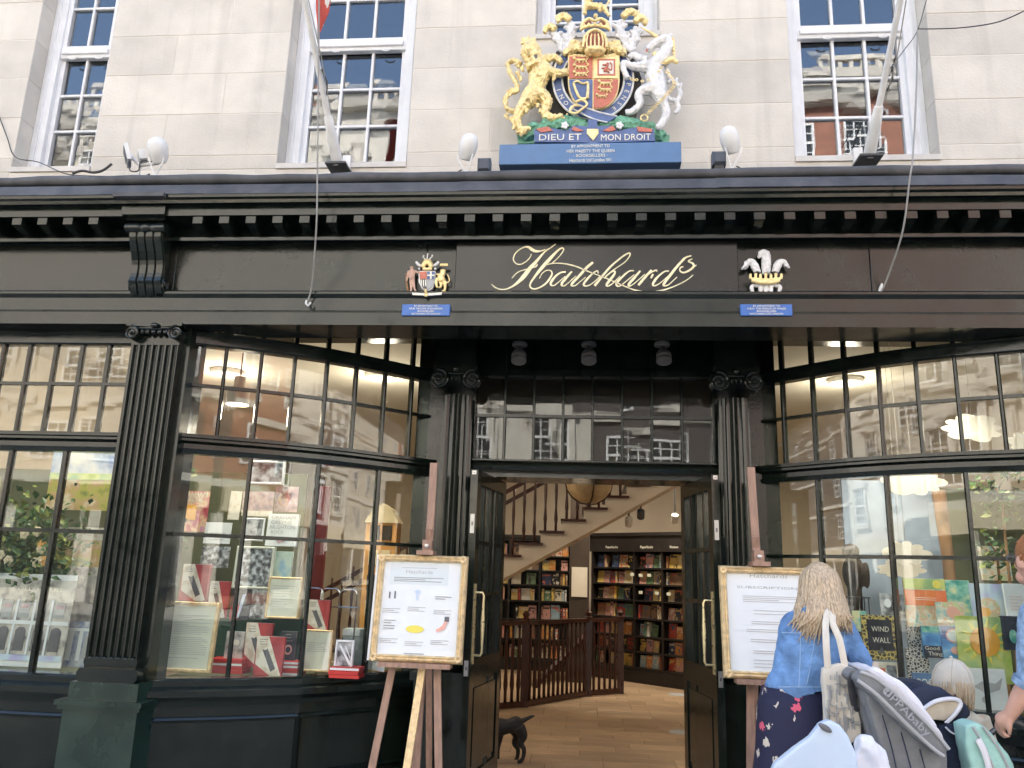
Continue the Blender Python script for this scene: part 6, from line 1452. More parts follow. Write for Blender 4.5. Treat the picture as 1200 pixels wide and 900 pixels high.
for pts, mm in (([(285, 300), (368, 300), (368, 390), (285, 390)], 'heraldic_red'), ([(376, 300), (470, 300), (470, 390), (376, 390)], 'heraldic_blue'), ([(288, 395), (368, 395), (368, 520), (320, 495), (290, 440)], 'print_ink'), ([(376, 395), (465, 395), (455, 450), (420, 500), (376, 530)], 'print_grey')):
    z = Relief(YB-.002); z.poly([s7(*p) for p in pts], .006); z.build('quarter', mm, AR)
for pts in ([(412, 300), (432, 300), (432, 390), (412, 390)], [(376, 336), (470, 336), (470, 354), (376, 354)]): z = Relief(YB-.006-.002*(pts[0][0] < 400)); z.poly([s7(*p) for p in pts], .004); z.build('cross', 'lettering', AR)
for k in range(3): z = Relief(YB-.006); z.poly([s7(x, y) for x, y in ((296+k*28, 400), (310+k*28, 400), (310+k*28, 490), (296+k*28, 470))], .004); z.build('pale', 'lettering', AR)
z = Relief(YB); lim7(z, [(320, 250, 30), (345, 200, 34), (375, 175, 30), (410, 200, 34), (435, 250, 30)]); lim7(z, [(320, 265, 18), (375, 270, 22), (440, 265, 18)]); lim7(z, [(335, 165, 16), (375, 155, 14), (425, 165, 16)]); remesh(z, 'helm', 'gold', AR, .0035, 1)
z = Relief(YB); lim7(z, [(300, 230, 14), (265, 210, 20), (240, 175, 14)]); lim7(z, [(290, 265, 16), (265, 265, 16)]); lim7(z, [(450, 230, 14), (490, 210, 20), (520, 175, 14)]); lim7(z, [(460, 265, 16), (490, 265, 16)])
for x, y in ((330, 95), (380, 70), (435, 90)): lim7(z, [(375+(x-375)*.4, 150, 9), (x, y+25, 9), (x+6, y, 12)])
remesh(z, 'plume', 'silver_paint', AR, .0035, 1)
z = Relief(YB); lim7(z, [(120, 565, 24), (250, 565, 22), (375, 575, 22), (500, 565, 22), (630, 565, 24)]); remesh(z, 'mound', 'heraldic_green', AR, .004, 1)
z = Relief(YB-.03); z.poly([s7(x, y) for x, y in ((185, 560), (300, 565), (450, 565), (560, 555), (555, 585), (380, 598), (195, 588))], .01); z.build('motto_scroll', 'lettering', AR)
z = Relief(YB-.035); z.blob(*s7(362, 590), 2.4, 2.4, 2); z.limb([(*s7(355, 520), 1.6), (*s7(362, 575), 1.8)], 0, 8, 2); z.build('pendant', 'gold', AR, True)
# ---- three feathers badge
FB = thing('feathers_badge', 'three white feathers rising from a golden coronet', 'badge', (P(897, 347, YB).x, YB+.04, P(897, 347, YB).z))
def t7(x, y): return (860+x/10.587, 288+y/10.587)
def limt(z, pts, dy=0): z.limb([(*t7(x, y), r/10.587) for x, y, r in pts], dy, 8, 3)
for pts in ([(400, 350, 46), (400, 250, 54), (402, 150, 50), (395, 95, 42), (350, 95, 42), (315, 140, 20), (300, 155, 8)], [(290, 330, 40), (255, 250, 46), (215, 200, 42), (170, 215, 36), (140, 265, 28), (95, 285, 14)], [(510, 330, 40), (540, 250, 46), (580, 205, 42), (625, 215, 36), (655, 250, 26), (690, 275, 14)]):
    z = Relief(YB); limt(z, pts)
    for i in range(len(pts)-1):
        x, y, r = pts[i]
        for s_ in (-1, 1): limt(z, [(x+s_*r*.7, y, r*.35), (x+s_*r*1.02, y-r*.5, r*.15)], -.01)
    crumple(remesh(z, 'feather', 'silver_paint', FB, .0035, 1), .005, 60, 1., .5)
z = Relief(YB-.025); limt(z, [(220, 430, 22), (300, 452, 24), (400, 458, 26), (500, 452, 24), (570, 430, 22)]); limt(z, [(215, 410, 18), (400, 425, 20), (575, 410, 18)])
for x in (205, 270, 330, 395, 460, 520, 590): limt(z, [(x, 415, 14), (x, 370, 18), (x, 345, 22 if x in (270, 395, 520) else 12)], -.005)
remesh(z, 'coronet', 'gold', FB, .0035, 1)
z = Relief(YB); limt(z, [(250, 480, 20), (220, 520, 26), (240, 580, 16), (262, 600, 8)]); limt(z, [(540, 480, 20), (575, 520, 26), (550, 580, 16), (520, 600, 8)]); limt(z, [(260, 500, 24), (330, 480, 22), (400, 475, 20), (470, 480, 22), (540, 500, 24)])
for x, y in ((330, 610), (396, 625), (460, 615)): limt(z, [(x, 490, 26), (x, 560, 26), (x, y, 5)])
remesh(z, 'ribbon', 'silver_paint', FB, .0035, 1)
# ================================================================ fixtures on the front
def wire(name, label, pts, r, m='cable', sm=6):
    o = MB().tube(catmull([tuple(p) for p in pts], sm), r, 6).build(name, m); smooth_obj(o); return tag(o, label, 'cable')
# ---- flagpoles leaning out over the street
def flagpole(label, bx, by, tx, ty, Yt, flag=False):
    p0 = P(bx, by, 5.02); p1 = P(tx, ty, Yt); d = (p1-p0).normalized()
    o = thing('flagpole', label, 'flagpole', p0)
    smooth_obj(MB().tube([p0+d*.10, p0+d*.11, p0.lerp(p1, .5), p1, p1+d*1.4], [.026, .022, .021, .019, .016], 12).build('pole', 'white_metal', o))
    smooth_obj(MB().tube([p0-d*.02, p0+d*.02, p0+d*.17, p0+d*.30, p0+d*.31], [.038, .04, .038, .03, .026], 12).build('socket', 'white_metal', o))
    pl = MB(); s_ = .075
    pl.hexa([(p0.x-s_, 4.98, p0.z-.035), (p0.x+s_, 4.98, p0.z-.035), (p0.x+s_, YW+.005, p0.z-.035), (p0.x-s_, YW+.005, p0.z-.035), (p0.x-s_, 4.98, p0.z-.02), (p0.x+s_, 4.98, p0.z-.02), (p0.x+s_, YW+.005, p0.z-.02), (p0.x-s_, YW+.005, p0.z-.02)])
    pl.build('base_plate', 'lead', o)
    MB().box(p0.x-.03, p0.x+.03, YW-.03, YW+.03, p0.z-.02, p0.z+.16).build('wall_bracket', 'white_metal', o)
    q0, q1 = p0+d*.35+Vector((.03, -.01, -.01)), p1+Vector((.03, -.01, -.01))
    MB().tube([q0, q0.lerp(q1, .5)+Vector((.012, 0, -.01)), q1], .004, 5).build('halyard', 'cable', o)
    MB().tube([p0.lerp(p1, .42)+Vector((.025, -.02, 0)), p0.lerp(p1, .5)+Vector((.045, -.02, 0)), p0.lerp(p1, .58)+Vector((.025, -.02, 0))], .006, 5).build('cleat', 'cable_dark', o)
    return o, p0, p1
F1, a_, b_ = flagpole('white flagpole carrying a furled red and white flag', 395, 189, 357, 0, 4.35)
F2, c_, d_ = flagpole('bare white flagpole leaning out beside the long drooping cable', 1019, 180, 1055, 0, 4.35)
# furled red and white flag
fp = P(374, -10, 4.5); fl_ = MB(); rr = random.Random(2)
ft, fb = P(376, -60, 4.4), P(374, 38, 4.55); fl_.tube([ft, ft.lerp(fb, .4)+Vector((.03, 0, 0)), ft.lerp(fb, .75)+Vector((.02, 0, 0)), fb], [.07, .06, .045, .008], 10, flat=.5)
mat('flag_red', (.55, .09, .07), .8, var=.2, vscale=12); mat('flag_white', (.75, .73, .70), .8)
FG = thing('flag', 'furled red and white flag hanging from the flagpole', 'flag', fb)
smooth_obj(fl_.build('red_cloth', 'flag_red', FG))
f2 = MB(); f2.tube([ft+Vector((.06, -.02, 0)), ft.lerp(fb, .5)+Vector((.065, -.02, 0)), fb+Vector((.022, -.01, .04))], [.035, .03, .006], 8, flat=.5); smooth_obj(f2.build('white_cloth', 'flag_white', FG))
# ---- floodlights standing on the cornice
def bell(label, cx, cy, tilt, Y=4.92, m='white_metal', r=.062, box=None, s_=1):
    Y = 4.86; p = P(cx, cy, Y); zb_ = zr+.02; o = thing('floodlight', label, 'floodlight', (p.x, Y, zb_))
    ax = Vector((tilt*.62, -.35, .75)).normalized()
    smooth_obj(MB().lathe(p-ax*.07, [(.02, -.0), (r*.62, .004), (r*.9, .05), (r, .09), (r*.97, .13), (r*.75, .165), (r*.35, .18), (.004, .184)], 20, ax).build('lamp_body', m, o))
    for k in (0, 1):
        MB().tube([p-ax*.05+Vector((-.055+k*.11, -.05, .0)), p-ax*.06+Vector((-.045+k*.09, -.045, -.03)), Vector((p.x, Y, zb_+.03))], .006, 6).build('yoke', 'white_metal', o)
    MB().lathe((p.x, Y, zb_-.01), [(.03, 0), (.03, .02), (.015, .03), (.012, .06)], 12).build('foot', 'white_metal', o)
    MB().tube(catmull([tuple(Vector((p.x-.03*s_, Y-.02, zb_+.05))), tuple(Vector((p.x-.06*s_, Y-.03, zb_+.02))), tuple(Vector((p.x-.03*s_, Y-.02, zb_+.0))), tuple(Vector((p.x+.08*s_, Y, zb_+.004)))], 5), .005, 5).build('lead_wire', 'cable_dark', o)
    if box:
        q = P(box, cy+19, Y-.02); b = thing('junction_box', 'dark grey junction box near the %s' % ('lion end of the blue plaque' if 'lion' in label else 'unicorn end of the blue plaque'), 'box', (q.x, Y, zb_))
        yb_ = 4.84; z0_, z1_ = P(box, cy+24.5, yb_).z, P(box, cy+8.5, yb_).z; q = P(box, cy+16, yb_)
        MB().bbox(q.x-.044, q.x+.044, yb_, yb_+.07, z0_, z1_, .008).build('case', 'grey_box', b)
        MB().bbox(q.x-.036, q.x+.036, yb_-.011, yb_-.0005, z0_+.01, z1_-.01, .006).build('lid', 'grey_box', b)
        MB().box(q.x-.03, q.x+.03, yb_+.01, yb_+.05, zr, z0_-.0005).build('bracket', 'cable_dark', b)
bell('round white floodlight aimed up beside the blue plaque end by the lion', 548, 176, .35, box=567)
bell('round white floodlight aimed up beside the blue plaque end by the unicorn', 856, 168, -.35, box=843, s_=-1)
bell('round white floodlight standing next to the square floodlight', 186, 180, -.1, r=.07)
# square floodlight on an arm
p = P(149, 182, 4.88); SF = thing('floodlight', 'square white floodlight on a short arm above the console bracket', 'floodlight', (P(165, 200, 4.9).x, 4.9, zr+.03))
fd = Vector((-.75, -.45, -.3)).normalized(); fx = fd.cross(Vector((0, 0, 1))).normalized(); fu = fx.cross(fd)
def obx(c, hx, hu, d0, d1): 
    cs = []
    for dd in (d0, d1):
        for (i, j) in ((-1, -1), (1, -1), (1, 1), (-1, 1)): cs.append(c+fx*i*hx+fu*j*hu+fd*dd)
    return MB().hexa(cs)
obx(p, .075, .06, -.015, .012).build('lamp_body', 'white_metal', SF); obx(p, .058, .043, .012, .016).build('lens', 'grey_box', SF); obx(p+Vector((.09, .03, .005)), .05, .035, -.03, .02).build('driver_box', 'white_metal', SF)
e0 = P(164, 194, 4.9); e1 = P(186, 191, 4.92)
MB().tube([p-fd*.02, e0, e1], .014, 8).build('arm', 'white_metal', SF)
MB().tube(catmull([tuple(p-fd*.02), tuple(P(152, 199, 4.86)), tuple(P(162, 200, 4.87)), tuple(P(166, 189, 4.88)), tuple(e1)], 5), .005, 5).build('lead_wire', 'cable_dark', SF)
MB().tube([e0, (e0.x, 4.9, zr+.0)], .01, 8).build('post', 'white_metal', SF)
# ---- cables
wire('cable', 'pale cable hanging down in front of the fascia below flag', [P(374, -5, 4.45), P(373, 100, 4.56), P(372, 190, 4.62), P(371, 260, 4.70), P(366, 330, 4.92), P(361, 352, 4.97)], .0055)
ck = P(361, 354, 4.965); tag(MB().tube([ck+Vector((-.012, 0, .01)), ck+Vector((-.01, -.01, -.015)), ck+Vector((.008, -.012, -.03)), ck+Vector((.02, -.006, -.005))], .007, 6).build('cable_hook', 'white_metal'), 'small white hook holding the hanging cable end', 'hook')
wire('cable', 'pale cable drooping over the fascia near the feathers badge', [P(1075, 35, 4.9), P(1074, 100, 4.72), P(1070, 180, 4.62), P(1066, 210, 4.62), P(1058, 270, 4.75), P(1042, 320, 4.95), P(1031, 346, 5.03)], .0055)
ck = P(1030, 345, 5.04); tag(smooth_obj(MB().tube([ck, ck+Vector((.012, -.01, .04)), ck+Vector((.02, -.012, .07))], [.014, .012, .005], 8).build('cable_plug', 'white_metal')), 'white tapered plug on end of drooping cable', 'plug')
wire('cable', 'thin dark cable slung from the window reveal across plain stone', [P(1215, 5, 4.7), P(1185, 20, 4.8), P(1160, 28, 4.9), P(1120, 33, 5.1), P(1076, 34, 5.22)], .004, 'cable_dark')
wire('cable', 'thin cable running down the window reveal to the flagpole', [P(1087, -5, 5.2), P(1075, 36, 5.2), P(1060, 58, 5.15), P(1040, 85, 5.0), P(1032, 105, 4.85)], .0035, 'cable_dark')
wire('cable', 'thin dark cable trailing along the lead by the first window', [P(-5, 125, 5.235), P(8, 160, 5.23), P(18, 184, 5.23), P(45, 190, 5.2), P(75, 203, 4.9), P(100, 206, 4.8), P(140, 207, 4.78)], .004, 'cable_dark')
pbt = P(104, 203, 4.86); tag(smooth_obj(MB().tube(catmull([tuple(pbt+Vector((-.12, 0, .0))), tuple(pbt+Vector((-.05, 0, .02))), tuple(pbt+Vector((.03, 0, .005))), tuple(pbt+Vector((.10, 0, .02))), tuple(pbt+Vector((.16, .0, .07)))], 4), .009, 6).build('cable_bundle', 'cable_dark')), 'black bundle of cable lying on the lead roll', 'cable')
# ---- spotlights in the porch
for (px, lab) in ((609, 'porch'), (690, 'porch'), (776, 'porch')):
    q = P(px, 404, 5.95); o = thing('porch_spotlight', 'grey porch spotlight on a round plate above the transom', 'spotlight', (q.x, 6.0, q.z), 'spotlights above the transom')
    mat_ = plain('spot_grey', (.20, .185, .17), .5)
    smooth_obj(MB().lathe((q.x, 5.96, q.z), [(.0, -.012), (.055, -.012), (.06, 0), (.055, .018), (0, .018)], 18).build('plate', 'spot_grey', o))
    MB().box(q.x-.02, q.x+.02, 5.97, 6.2, q.z-.004, q.z+.012).build('wall_arm', 'paint', o)
    ax = Vector((0, -.35, -1)).normalized(); c = Vector((q.x+random.uniform(-.01, .01), 5.95, q.z-.035))
    smooth_obj(MB().lathe(c, [(.016, -.03), (.02, .0), (.04, .02), (.056, .045), (.058, .075), (.052, .082), (.058, .09), (.058, .115), (.05, .12), (.0, .11)], 18, ax).build('lamp_body', 'spot_grey', o))
# ---- easels with framed notices
def easel(label, blabel, foot_px, mast_top, mast_bot, board_px, Y, notice, cut_right=False):
    (lx, rx, cxp) = foot_px
    z_b = P((board_px[0]+board_px[2])/2, board_px[3], Y).z
    top = P(*mast_top, Y+.10); mx = P(*mast_bot, Y+.03)
    lf, rf = P(lx[0], lx[1], Y), P(rx[0], rx[1], Y)
    def ext(p): # run the leg on down to the pavement
        d = (p-top); t = (0-top.z)/d.z; return top+d*t
    E_ = thing('easel', label, 'easel', (mx.x, Y, 0))
    bl_, br_ = ext(lf), ext(rf); hub = Vector((mx.x, Y+.06, z_b+.03))
    for f_ in (bl_, br_):
        MB().bar(Vector((f_.x, Y-.02, .002)), Vector((f_.x+(top.x-f_.x)*.72, Y+.16, top.z*.72)), .045, .022, (0, 1, 0)).build('leg', 'oak', E_)
    MB().bar(Vector((mx.x-.0, Y+.07, .35)), Vector((top.x, Y+.22, top.z)), .05, .026, (0, 1, 0)).build('mast', 'oak', E_)
    MB().bar(Vector((mx.x-.06, Y-.12, .002)), Vector((mx.x+.01, Y+.05, z_b-.035)), .045, .03, (0, 1, 0)).build('leg', 'oak' if cut_right else 'gilt_frame', E_)
    MB().bar(Vector((mx.x, Y+.62, .002)), Vector((top.x, Y+.16, top.z*.8)), .04, .022, (0, 1, 0)).build('back_leg', 'oak', E_)
    a, b = P(board_px[0], board_px[3], Y).x, P(board_px[2], board_px[3], Y).x
    MB().box(a+.06, b-.06, Y-.06, Y+.05, z_b-.03, z_b-.002).build('ledge', 'oak', E_)
    zt = P((board_px[0]+board_px[2])/2, board_px[1], Y).z; mtx = mx.x+(top.x-mx.x)*(zt-.35)/(top.z-.35)
    MB().box(mtx-.055, mtx+.055, Y+.03, Y+.16, zt+.002, zt+.03).box(mtx-.03, mtx+.03, Y+.09, Y+.15, zt+.029, zt+.10).build('clamp', 'oak', E_)
    MB().lathe((mtx, Y+.09, zt+.06), [(.014, 0), (.014, .012), (.006, .014)], 12, (0, -1, 0)).build('clamp_bolt', 'steel', E_)
    o = board('framed_notice', blabel, 'notice', *board_px, Y, 'paper', .03, None, notice, lean=-7)
    W, H = b-a, zt-z_b; fw = .045
    # carved gilt frame in four mitred mouldings
    def mold(p, q, nv):
        prof = [(-.0, 0), (.005, -.018), (.016, -.03), (.026, -.022), (.034, -.03), (.045, -.012), (.045, .012), (0, .012)]
        vs = []; d = (q-p).normalized()
        for base, sg in ((p, 1), (q, -1)):
            for (w_, h) in prof: vs.append(base+nv*w_+d*(sg*w_)+Vector((0, h, 0)))
        k = len(prof); return MB().add(vs, [(i, (i+1) % k, k+(i+1) % k, k+i) for i in range(k)]+[tuple(range(k)), tuple(range(k, 2*k))])
    c = [Vector((a-.01, Y, z_b-.004)), Vector((b+.01, Y, z_b-.004)), Vector((b+.01, Y, zt+.004)), Vector((a-.01, Y, zt+.004))]
    for i, nv in ((0, (0, 0, 1)), (1, (-1, 0, 0)), (2, (0, 0, -1)), (3, (1, 0, 0))):
        oo = mold(c[i], c[(i+1) % 4], Vector(nv)).build('frame_moulding', 'gilt_frame'); oo.rotation_euler = (0, 0, 0); oo.parent = o
        oo.matrix_parent_inverse = Matrix.Translation(-o.location)
        k = ornament(c[i]+Vector(nv)*.025+(c[(i+1) % 4]-c[i]).normalized()*.03); k.parent = o; k.matrix_parent_inverse = Matrix.Translation(-o.location)
    return o
def ornament(p):
    mb = MB()
    for j in range(7): mb.ell(p+Vector((.016*math.cos(j*.9), -.026, .016*math.sin(j*.9))), (.011, .008, .011), 8, 6)
    return mb.build('corner_ornament', 'gilt_frame')
nl = [(.17, .06, .83, .28, 'art_paperblue' if False else 'paper_tint'), ('l', .3, .7, .11, .12, 2, 'print_grey'), ('t', 'Hatchards', .5, .16, .05, 'print_grey', .3), ('l', .22, .78, .20, .25, 4, 'print_ink')]
mat('paper_tint', (.66, .72, .74), .7)
for (fx, fy) in ((.22, .38), (.5, .36), (.79, .38), (.22, .66), (.5, .68), (.78, .66)):
    nl.append(('l', fx-.1, fx+.1, fy+.12, fy+.17, 4, 'print_grey'))
nl += [(.18, .36, .195, .42, 'print_ink'), (.24, .35, .255, .42, 'print_ink'), ('e', .5, .35, .03, .02, 'art_paleblue'), (.49, .37, .51, .43, 'art_paleblue'), ('l', .7, .88, .37, .41, 3, 'print_ink'), ('l', .15, .28, .60, .70, 5, 'print_ink'), ('e', .5, .70, .10, .035, 'sun_yellow'), ('p', [(.73, .70), (.80, .66), (.84, .59), (.86, .60), (.83, .69), (.75, .72)], 'salmon'), (.82, .575, .87, .62, 'print_ink'), ('l', .4, .62, .92, .925, 2, 'print_ink')]
easel('wooden easel holding the notice with small coloured icons', 'gilt framed white notice with small coloured icons', ((437, 890), (513, 890), 475), (505, 540), (497, 700), (434, 650, 540, 776), 5.22, nl)
nr = [('t', 'Hatchards', .52, .08, .055, 'print_grey', .42), ('t', 'SUBSCRIPTIONS', .52, .19, .032, 'print_grey', .72), ('l', .22, .84, .27, .32, 4, 'print_grey'), ('l', .33, .74, .40, .43, 2, 'print_grey'), ('l', .3, .76, .5, .52, 2, 'print_grey'), ('l', .24, .82, .57, .59, 2, 'print_grey'), ('l', .28, .8, .66, .68, 2, 'print_grey'), ('l', .3, .76, .76, .78, 2, 'print_grey'), ('l', .3, .76, .84, .9, 3, 'print_grey')]
easel('wooden easel holding the subscriptions notice behind the woman', 'gilt framed white notice headed with script beside the woman', ((881, 890), (907, 890), 890), (884, 545), (897, 700), (850, 664, 958, 796), 5.2, nr, True)
# paper taped to the right door leaf

# ================================================================ people, pushchairs and the dog
mat('skin', (.62, .36, .27), .5, var=.08, vscale=18)
mat('denim', (.135, .265, .50), .9, var=.38, vscale=11, bump=.9, bscale=42)
mat('denim_seam', (.30, .45, .66), .8)
mat('denim_dark', (.07, .16, .36), .85)
mat('hair_blond', (.50, .39, .26), .45, var=.4, vscale=34, stretch=(4, 4, .5))
mat('hair_ginger', (.32, .14, .06), .5, var=.3, vscale=40)
mat('canvas', (.68, .64, .55), .9, var=.06, vscale=12, bump=.4, bscale=180)
mat('shirt_blue', (.24, .36, .52), .85, var=.35, vscale=30, bump=.8, bscale=36)
mat('pram_grey', (.20, .21, .22), .8, var=.14, vscale=20, bump=.4, bscale=220)
mat('pram_trim', (.42, .43, .44), .7, bump=.3, bscale=200)
mat('pram_lining', (.62, .61, .64), .8, bump=.3, bscale=160)
mat('pram_text', (.34, .35, .37), .6)
mat('navy_cloth', (.022, .032, .065), .8, var=.2, vscale=14, bump=.3, bscale=150)
mat('beige_cloth', (.55, .49, .38), .85, var=.12, vscale=14)
mat('mint_cloth', (.36, .62, .56), .8, var=.1, vscale=10, bump=.3, bscale=120)
mat('cap_cream', (.66, .60, .50), .85, var=.1, vscale=16, bump=.3, bscale=160)
mat('pale_plastic', (.52, .63, .78), .4, var=.04, vscale=6)
mat('white_cloth', (.74, .75, .80), .85, var=.04, vscale=9, bump=.2, bscale=60)
mat('royal_blue', (.05, .08, .35), .8, var=.1, vscale=14)
mat('black_fur', (.010, .010, .011), .5, var=.3, vscale=60, bump=.6, bscale=200)
mat('shoe', (.05, .045, .04), .6)
mat('pram_frame', (.10, .10, .105), .35, metal=.6)
def floral():
    m = bpy.data.materials.new('floral'); m.use_nodes = True; M['floral'] = m
    n = m.node_tree.nodes; l = m.node_tree.links; b = n['Principled BSDF']; b.inputs['Roughness'].default_value = .8
    tc = n.new('ShaderNodeTexCoord'); vo = n.new('ShaderNodeTexVoronoi'); vo.inputs['Scale'].default_value = 15; nz = n.new('ShaderNodeTexNoise'); nz.inputs['Scale'].default_value = 30
    ad = n.new('ShaderNodeVectorMath'); ad.operation = 'MULTIPLY_ADD'; ad.inputs[1].default_value = (.05, .05, .05)
    l.new(nz.outputs['Color'], ad.inputs[0]); l.new(tc.outputs['Object'], ad.inputs[2]); l.new(ad.outputs[0], vo.inputs['Vector'])
    lt = n.new('ShaderNodeMath'); lt.operation = 'LESS_THAN'; lt.inputs[1].default_value = .36; l.new(vo.outputs['Distance'], lt.inputs[0])
    se = n.new('ShaderNodeSeparateColor'); l.new(vo.outputs['Color'], se.inputs[0])
    rp2 = n.new('ShaderNodeValToRGB'); rp2.color_ramp.interpolation = 'CONSTANT'; e = rp2.color_ramp.elements
    e[0].position = 0; e[0].color = (.012, .014, .045, 1); e[1].position = .25; e[1].color = (.55, .50, .42, 1); k = e.new(.74); k.color = (.62, .10, .16, 1)
    l.new(se.outputs[0], rp2.inputs[0]); mx = n.new('ShaderNodeMix'); mx.data_type = 'RGBA'; mx.inputs['A'].default_value = (.012, .014, .045, 1)
    l.new(lt.outputs[0], mx.inputs['Factor']); l.new(rp2.outputs[0], mx.inputs['B']); l.new(mx.outputs['Result'], b.inputs['Base Color'])
floral()
class Fig(MB):
    """limbs given as (px, py, radius in metres, distance Y)"""
    def limb(s, pts, n=12, sm=4, flat=1.0):
        w3 = [tuple(P(x, y, Y))+(r,) for x, y, r, Y in pts]; c = catmull(w3, sm)
        s.tube([q[:3] for q in c], [max(.002, q[3]) for q in c], n, True, flat, (0, 1, 0) if flat != 1 else None); return s
    def wl(s, pts, n=12, sm=4, flat=1.0):      # world points (x, y, z, r)
        c = catmull(pts, sm); s.tube([q[:3] for q in c], [max(.002, q[3]) for q in c], n, True, flat, (0, 1, 0) if flat != 1 else None); return s
    def ball(s, p, r, rot=None): s.ell(p, r, 16, 12, rot); return s
def hand(fig, wrist, knuck, curl, side=(1, 0, 0), sc_=1.0):
    """wrist and knuckle centre in world space; curl = direction in which the fingers bend"""
    w_, k_ = Vector(wrist), Vector(knuck); d = (k_-w_).normalized(); c = Vector(curl).normalized(); sd = Vector(side).normalized()
    fig.wl([(*w_, .026*sc_), (*w_.lerp(k_, .5), .036*sc_), (*k_, .036*sc_)], 10, 3, 1.0)
    for i, (o, L) in enumerate(((-.03, .068), (-.010, .078), (.011, .074), (.03, .06))):
        a = k_+sd*o*sc_; b = a+(d*.5+c*.5).normalized()*L*.5*sc_; e = b+(c*.9-d*.25).normalized()*L*.45*sc_; g = e+(c*.3-d*.9).normalized()*L*.35*sc_
        fig.wl([(*a, .0105*sc_), (*b, .0098*sc_), (*e, .0092*sc_), (*g, .0078*sc_)], 8, 3)
    t0_ = w_.lerp(k_, .35)-sd*.03*sc_; t1_ = t0_-sd*.025*sc_+d*.03*sc_+c*.015*sc_; t2_ = t1_+c*.03*sc_+d*.012*sc_
    fig.wl([(*t0_, .014*sc_), (*t1_, .012*sc_), (*t2_, .0095*sc_)], 8, 3)

# ---------------------------------------------------------------- woman in denim jacket
Yw = 4.32
def Q(px, py, Y=Yw): return P(px, py, Y)
WM = thing('person', 'woman with long blond hair in blue denim jacket and navy floral skirt', 'person', (Q(936, 900).x, Yw+.05, 0))
gx = Q(936, 900).x
bd_ = Fig()
hd = Q(960, 688, Yw+.04)
bd_.ball(hd, (.075, .095, .108), Matrix.Rotation(R(10), 3, 'X')); bd_.ball(hd+Vector((.004, .085, -.02)), (.02, .022, .028))     # head and nose (faces the window)
for s_ in (-1, 1): bd_.ball(hd+Vector((s_*.077, .01, -.01)), (.012, .022, .03))
bd_.limb([(958, 702, .052, Yw+.03), (956, 716, .05, Yw), (953, 728, .07, Yw)])
bd_.limb([(952, 728, .09, Yw), (951, 745, .135, Yw), (946, 770, .13, Yw), (940, 798, .125, Yw), (936, 830, .155, Yw), (936, 850, .155, Yw)], 16, 4, .62)
for s_ in (-1, 1):
    bd_.wl([(gx+s_*.085, Yw, .80, .085), (gx+s_*.09, Yw-.005, .50, .058), (gx+s_*.09, Yw+.01, .40, .052), (gx+s_*.09, Yw+.02, .10, .036), (gx+s_*.09, Yw+.01, .05, .04), (gx+s_*.095, Yw+.12, .035, .035), (gx+s_*.095, Yw+.17, .03, .028)], 10)
sh_r, el_r, wr_r = Q(986, 735, Yw+.0), Q(1008, 773, Yw+.03), Q(1004, 788, Yw+.24)
bd_.wl([(*sh_r, .042), (*sh_r.lerp(el_r, .5), .038), (*el_r, .034), (*el_r.lerp(wr_r, .5), .033), (*wr_r, .027)], 10)
hand(bd_, wr_r, wr_r+Vector((-.005, .07, -.03)), (0, .1, -1), (-1, 0, 0))
sh_l, el_l, wr_l = Q(928, 736, Yw+.02), Q(922, 782, Yw+.08), Q(935, 796, Yw+.27)
bd_.wl([(*sh_l, .042), (*el_l, .034), (*wr_l, .027)], 10); hand(bd_, wr_l, wr_l+Vector((.03, .06, .0)), (0, .3, -1), (1, 0, 0))
remesh(bd_, 'body', 'skin', WM, .0075, 3)
for s_ in (-1, 1): MB().ell(hd+Vector((s_*.03, .088, .012)), (.012, .008, .007), 10, 8).build('eye', 'print_ink', WM)
MB().ell(hd+Vector((0, .09, -.055)), (.024, .008, .007), 10, 8).build('mouth', 'salmon', WM)
jk = Fig()
jk.limb([(956, 717, .07, Yw), (955, 725, .105, Yw), (954, 737, .15, Yw), (953, 748, .168, Yw), (948, 770, .162, Yw), (941, 795, .158, Yw), (937, 809, .165, Yw), (937, 812, .160, Yw)], 20, 4, .72)
jk.wl([(*(sh_r+Vector((-.05, 0, .02))), .075), (*sh_r, .07), (*sh_r.lerp(el_r, .5), .058), (*el_r, .053), (*el_r.lerp(wr_r, .4), .054), (*el_r.lerp(wr_r, .75), .048)], 14)
jk.wl([(*(sh_l+Vector((.05, 0, .02))), .075), (*sh_l, .066), (*sh_l.lerp(el_l, .5), .056), (*el_l, .057), (*el_l.lerp(wr_l, .8), .047)], 14)
JK = crumple(remesh(jk, 'denim_jacket', 'denim', WM, .0075, 2), .011, 11, 2.)
rw = random.Random(4); wrk = Fig()
def on_back(px, py, d=.0): return Q(px, py, Yw-.15-d)
# collar, yoke and back seams in lighter stitching
cs = Fig(); cs.limb([(935, 722, .012, Yw-.03), (945, 715, .02, Yw-.075), (957, 713, .022, Yw-.085), (970, 716, .02, Yw-.075), (978, 724, .012, Yw-.03)], 10, 4); remesh(cs, 'collar', 'denim', WM, .007, 2)
def seam(pts):
    dg = bpy.context.evaluated_depsgraph_get()
    out = []
    for px, py in pts:
        o_ = Vector((0, 0, CAM_Z)); d = (P(px, py, 4)-o_).normalized()
        ok, loc, nr_, _ = JK.ray_cast(wm(JK).inverted() @ o_, (wm(JK).inverted().to_3x3() @ d).normalized())
        if ok: out.append(tuple((wm(JK) @ loc)+Vector((0, -.0012, 0))))
    if len(out) > 2: MB().tube(out, .0022, 5).build('seam', 'denim_seam', WM)
bpy.context.view_layer.update()
seam([(916+k*4.2, 742+.010*(k-9)**2*-1) for k in range(19)])
seam([(938-.02*k*k*.4, 742+k*4) for k in range(17)]); seam([(972-.05*k*k*.5, 742+k*4) for k in range(17)])
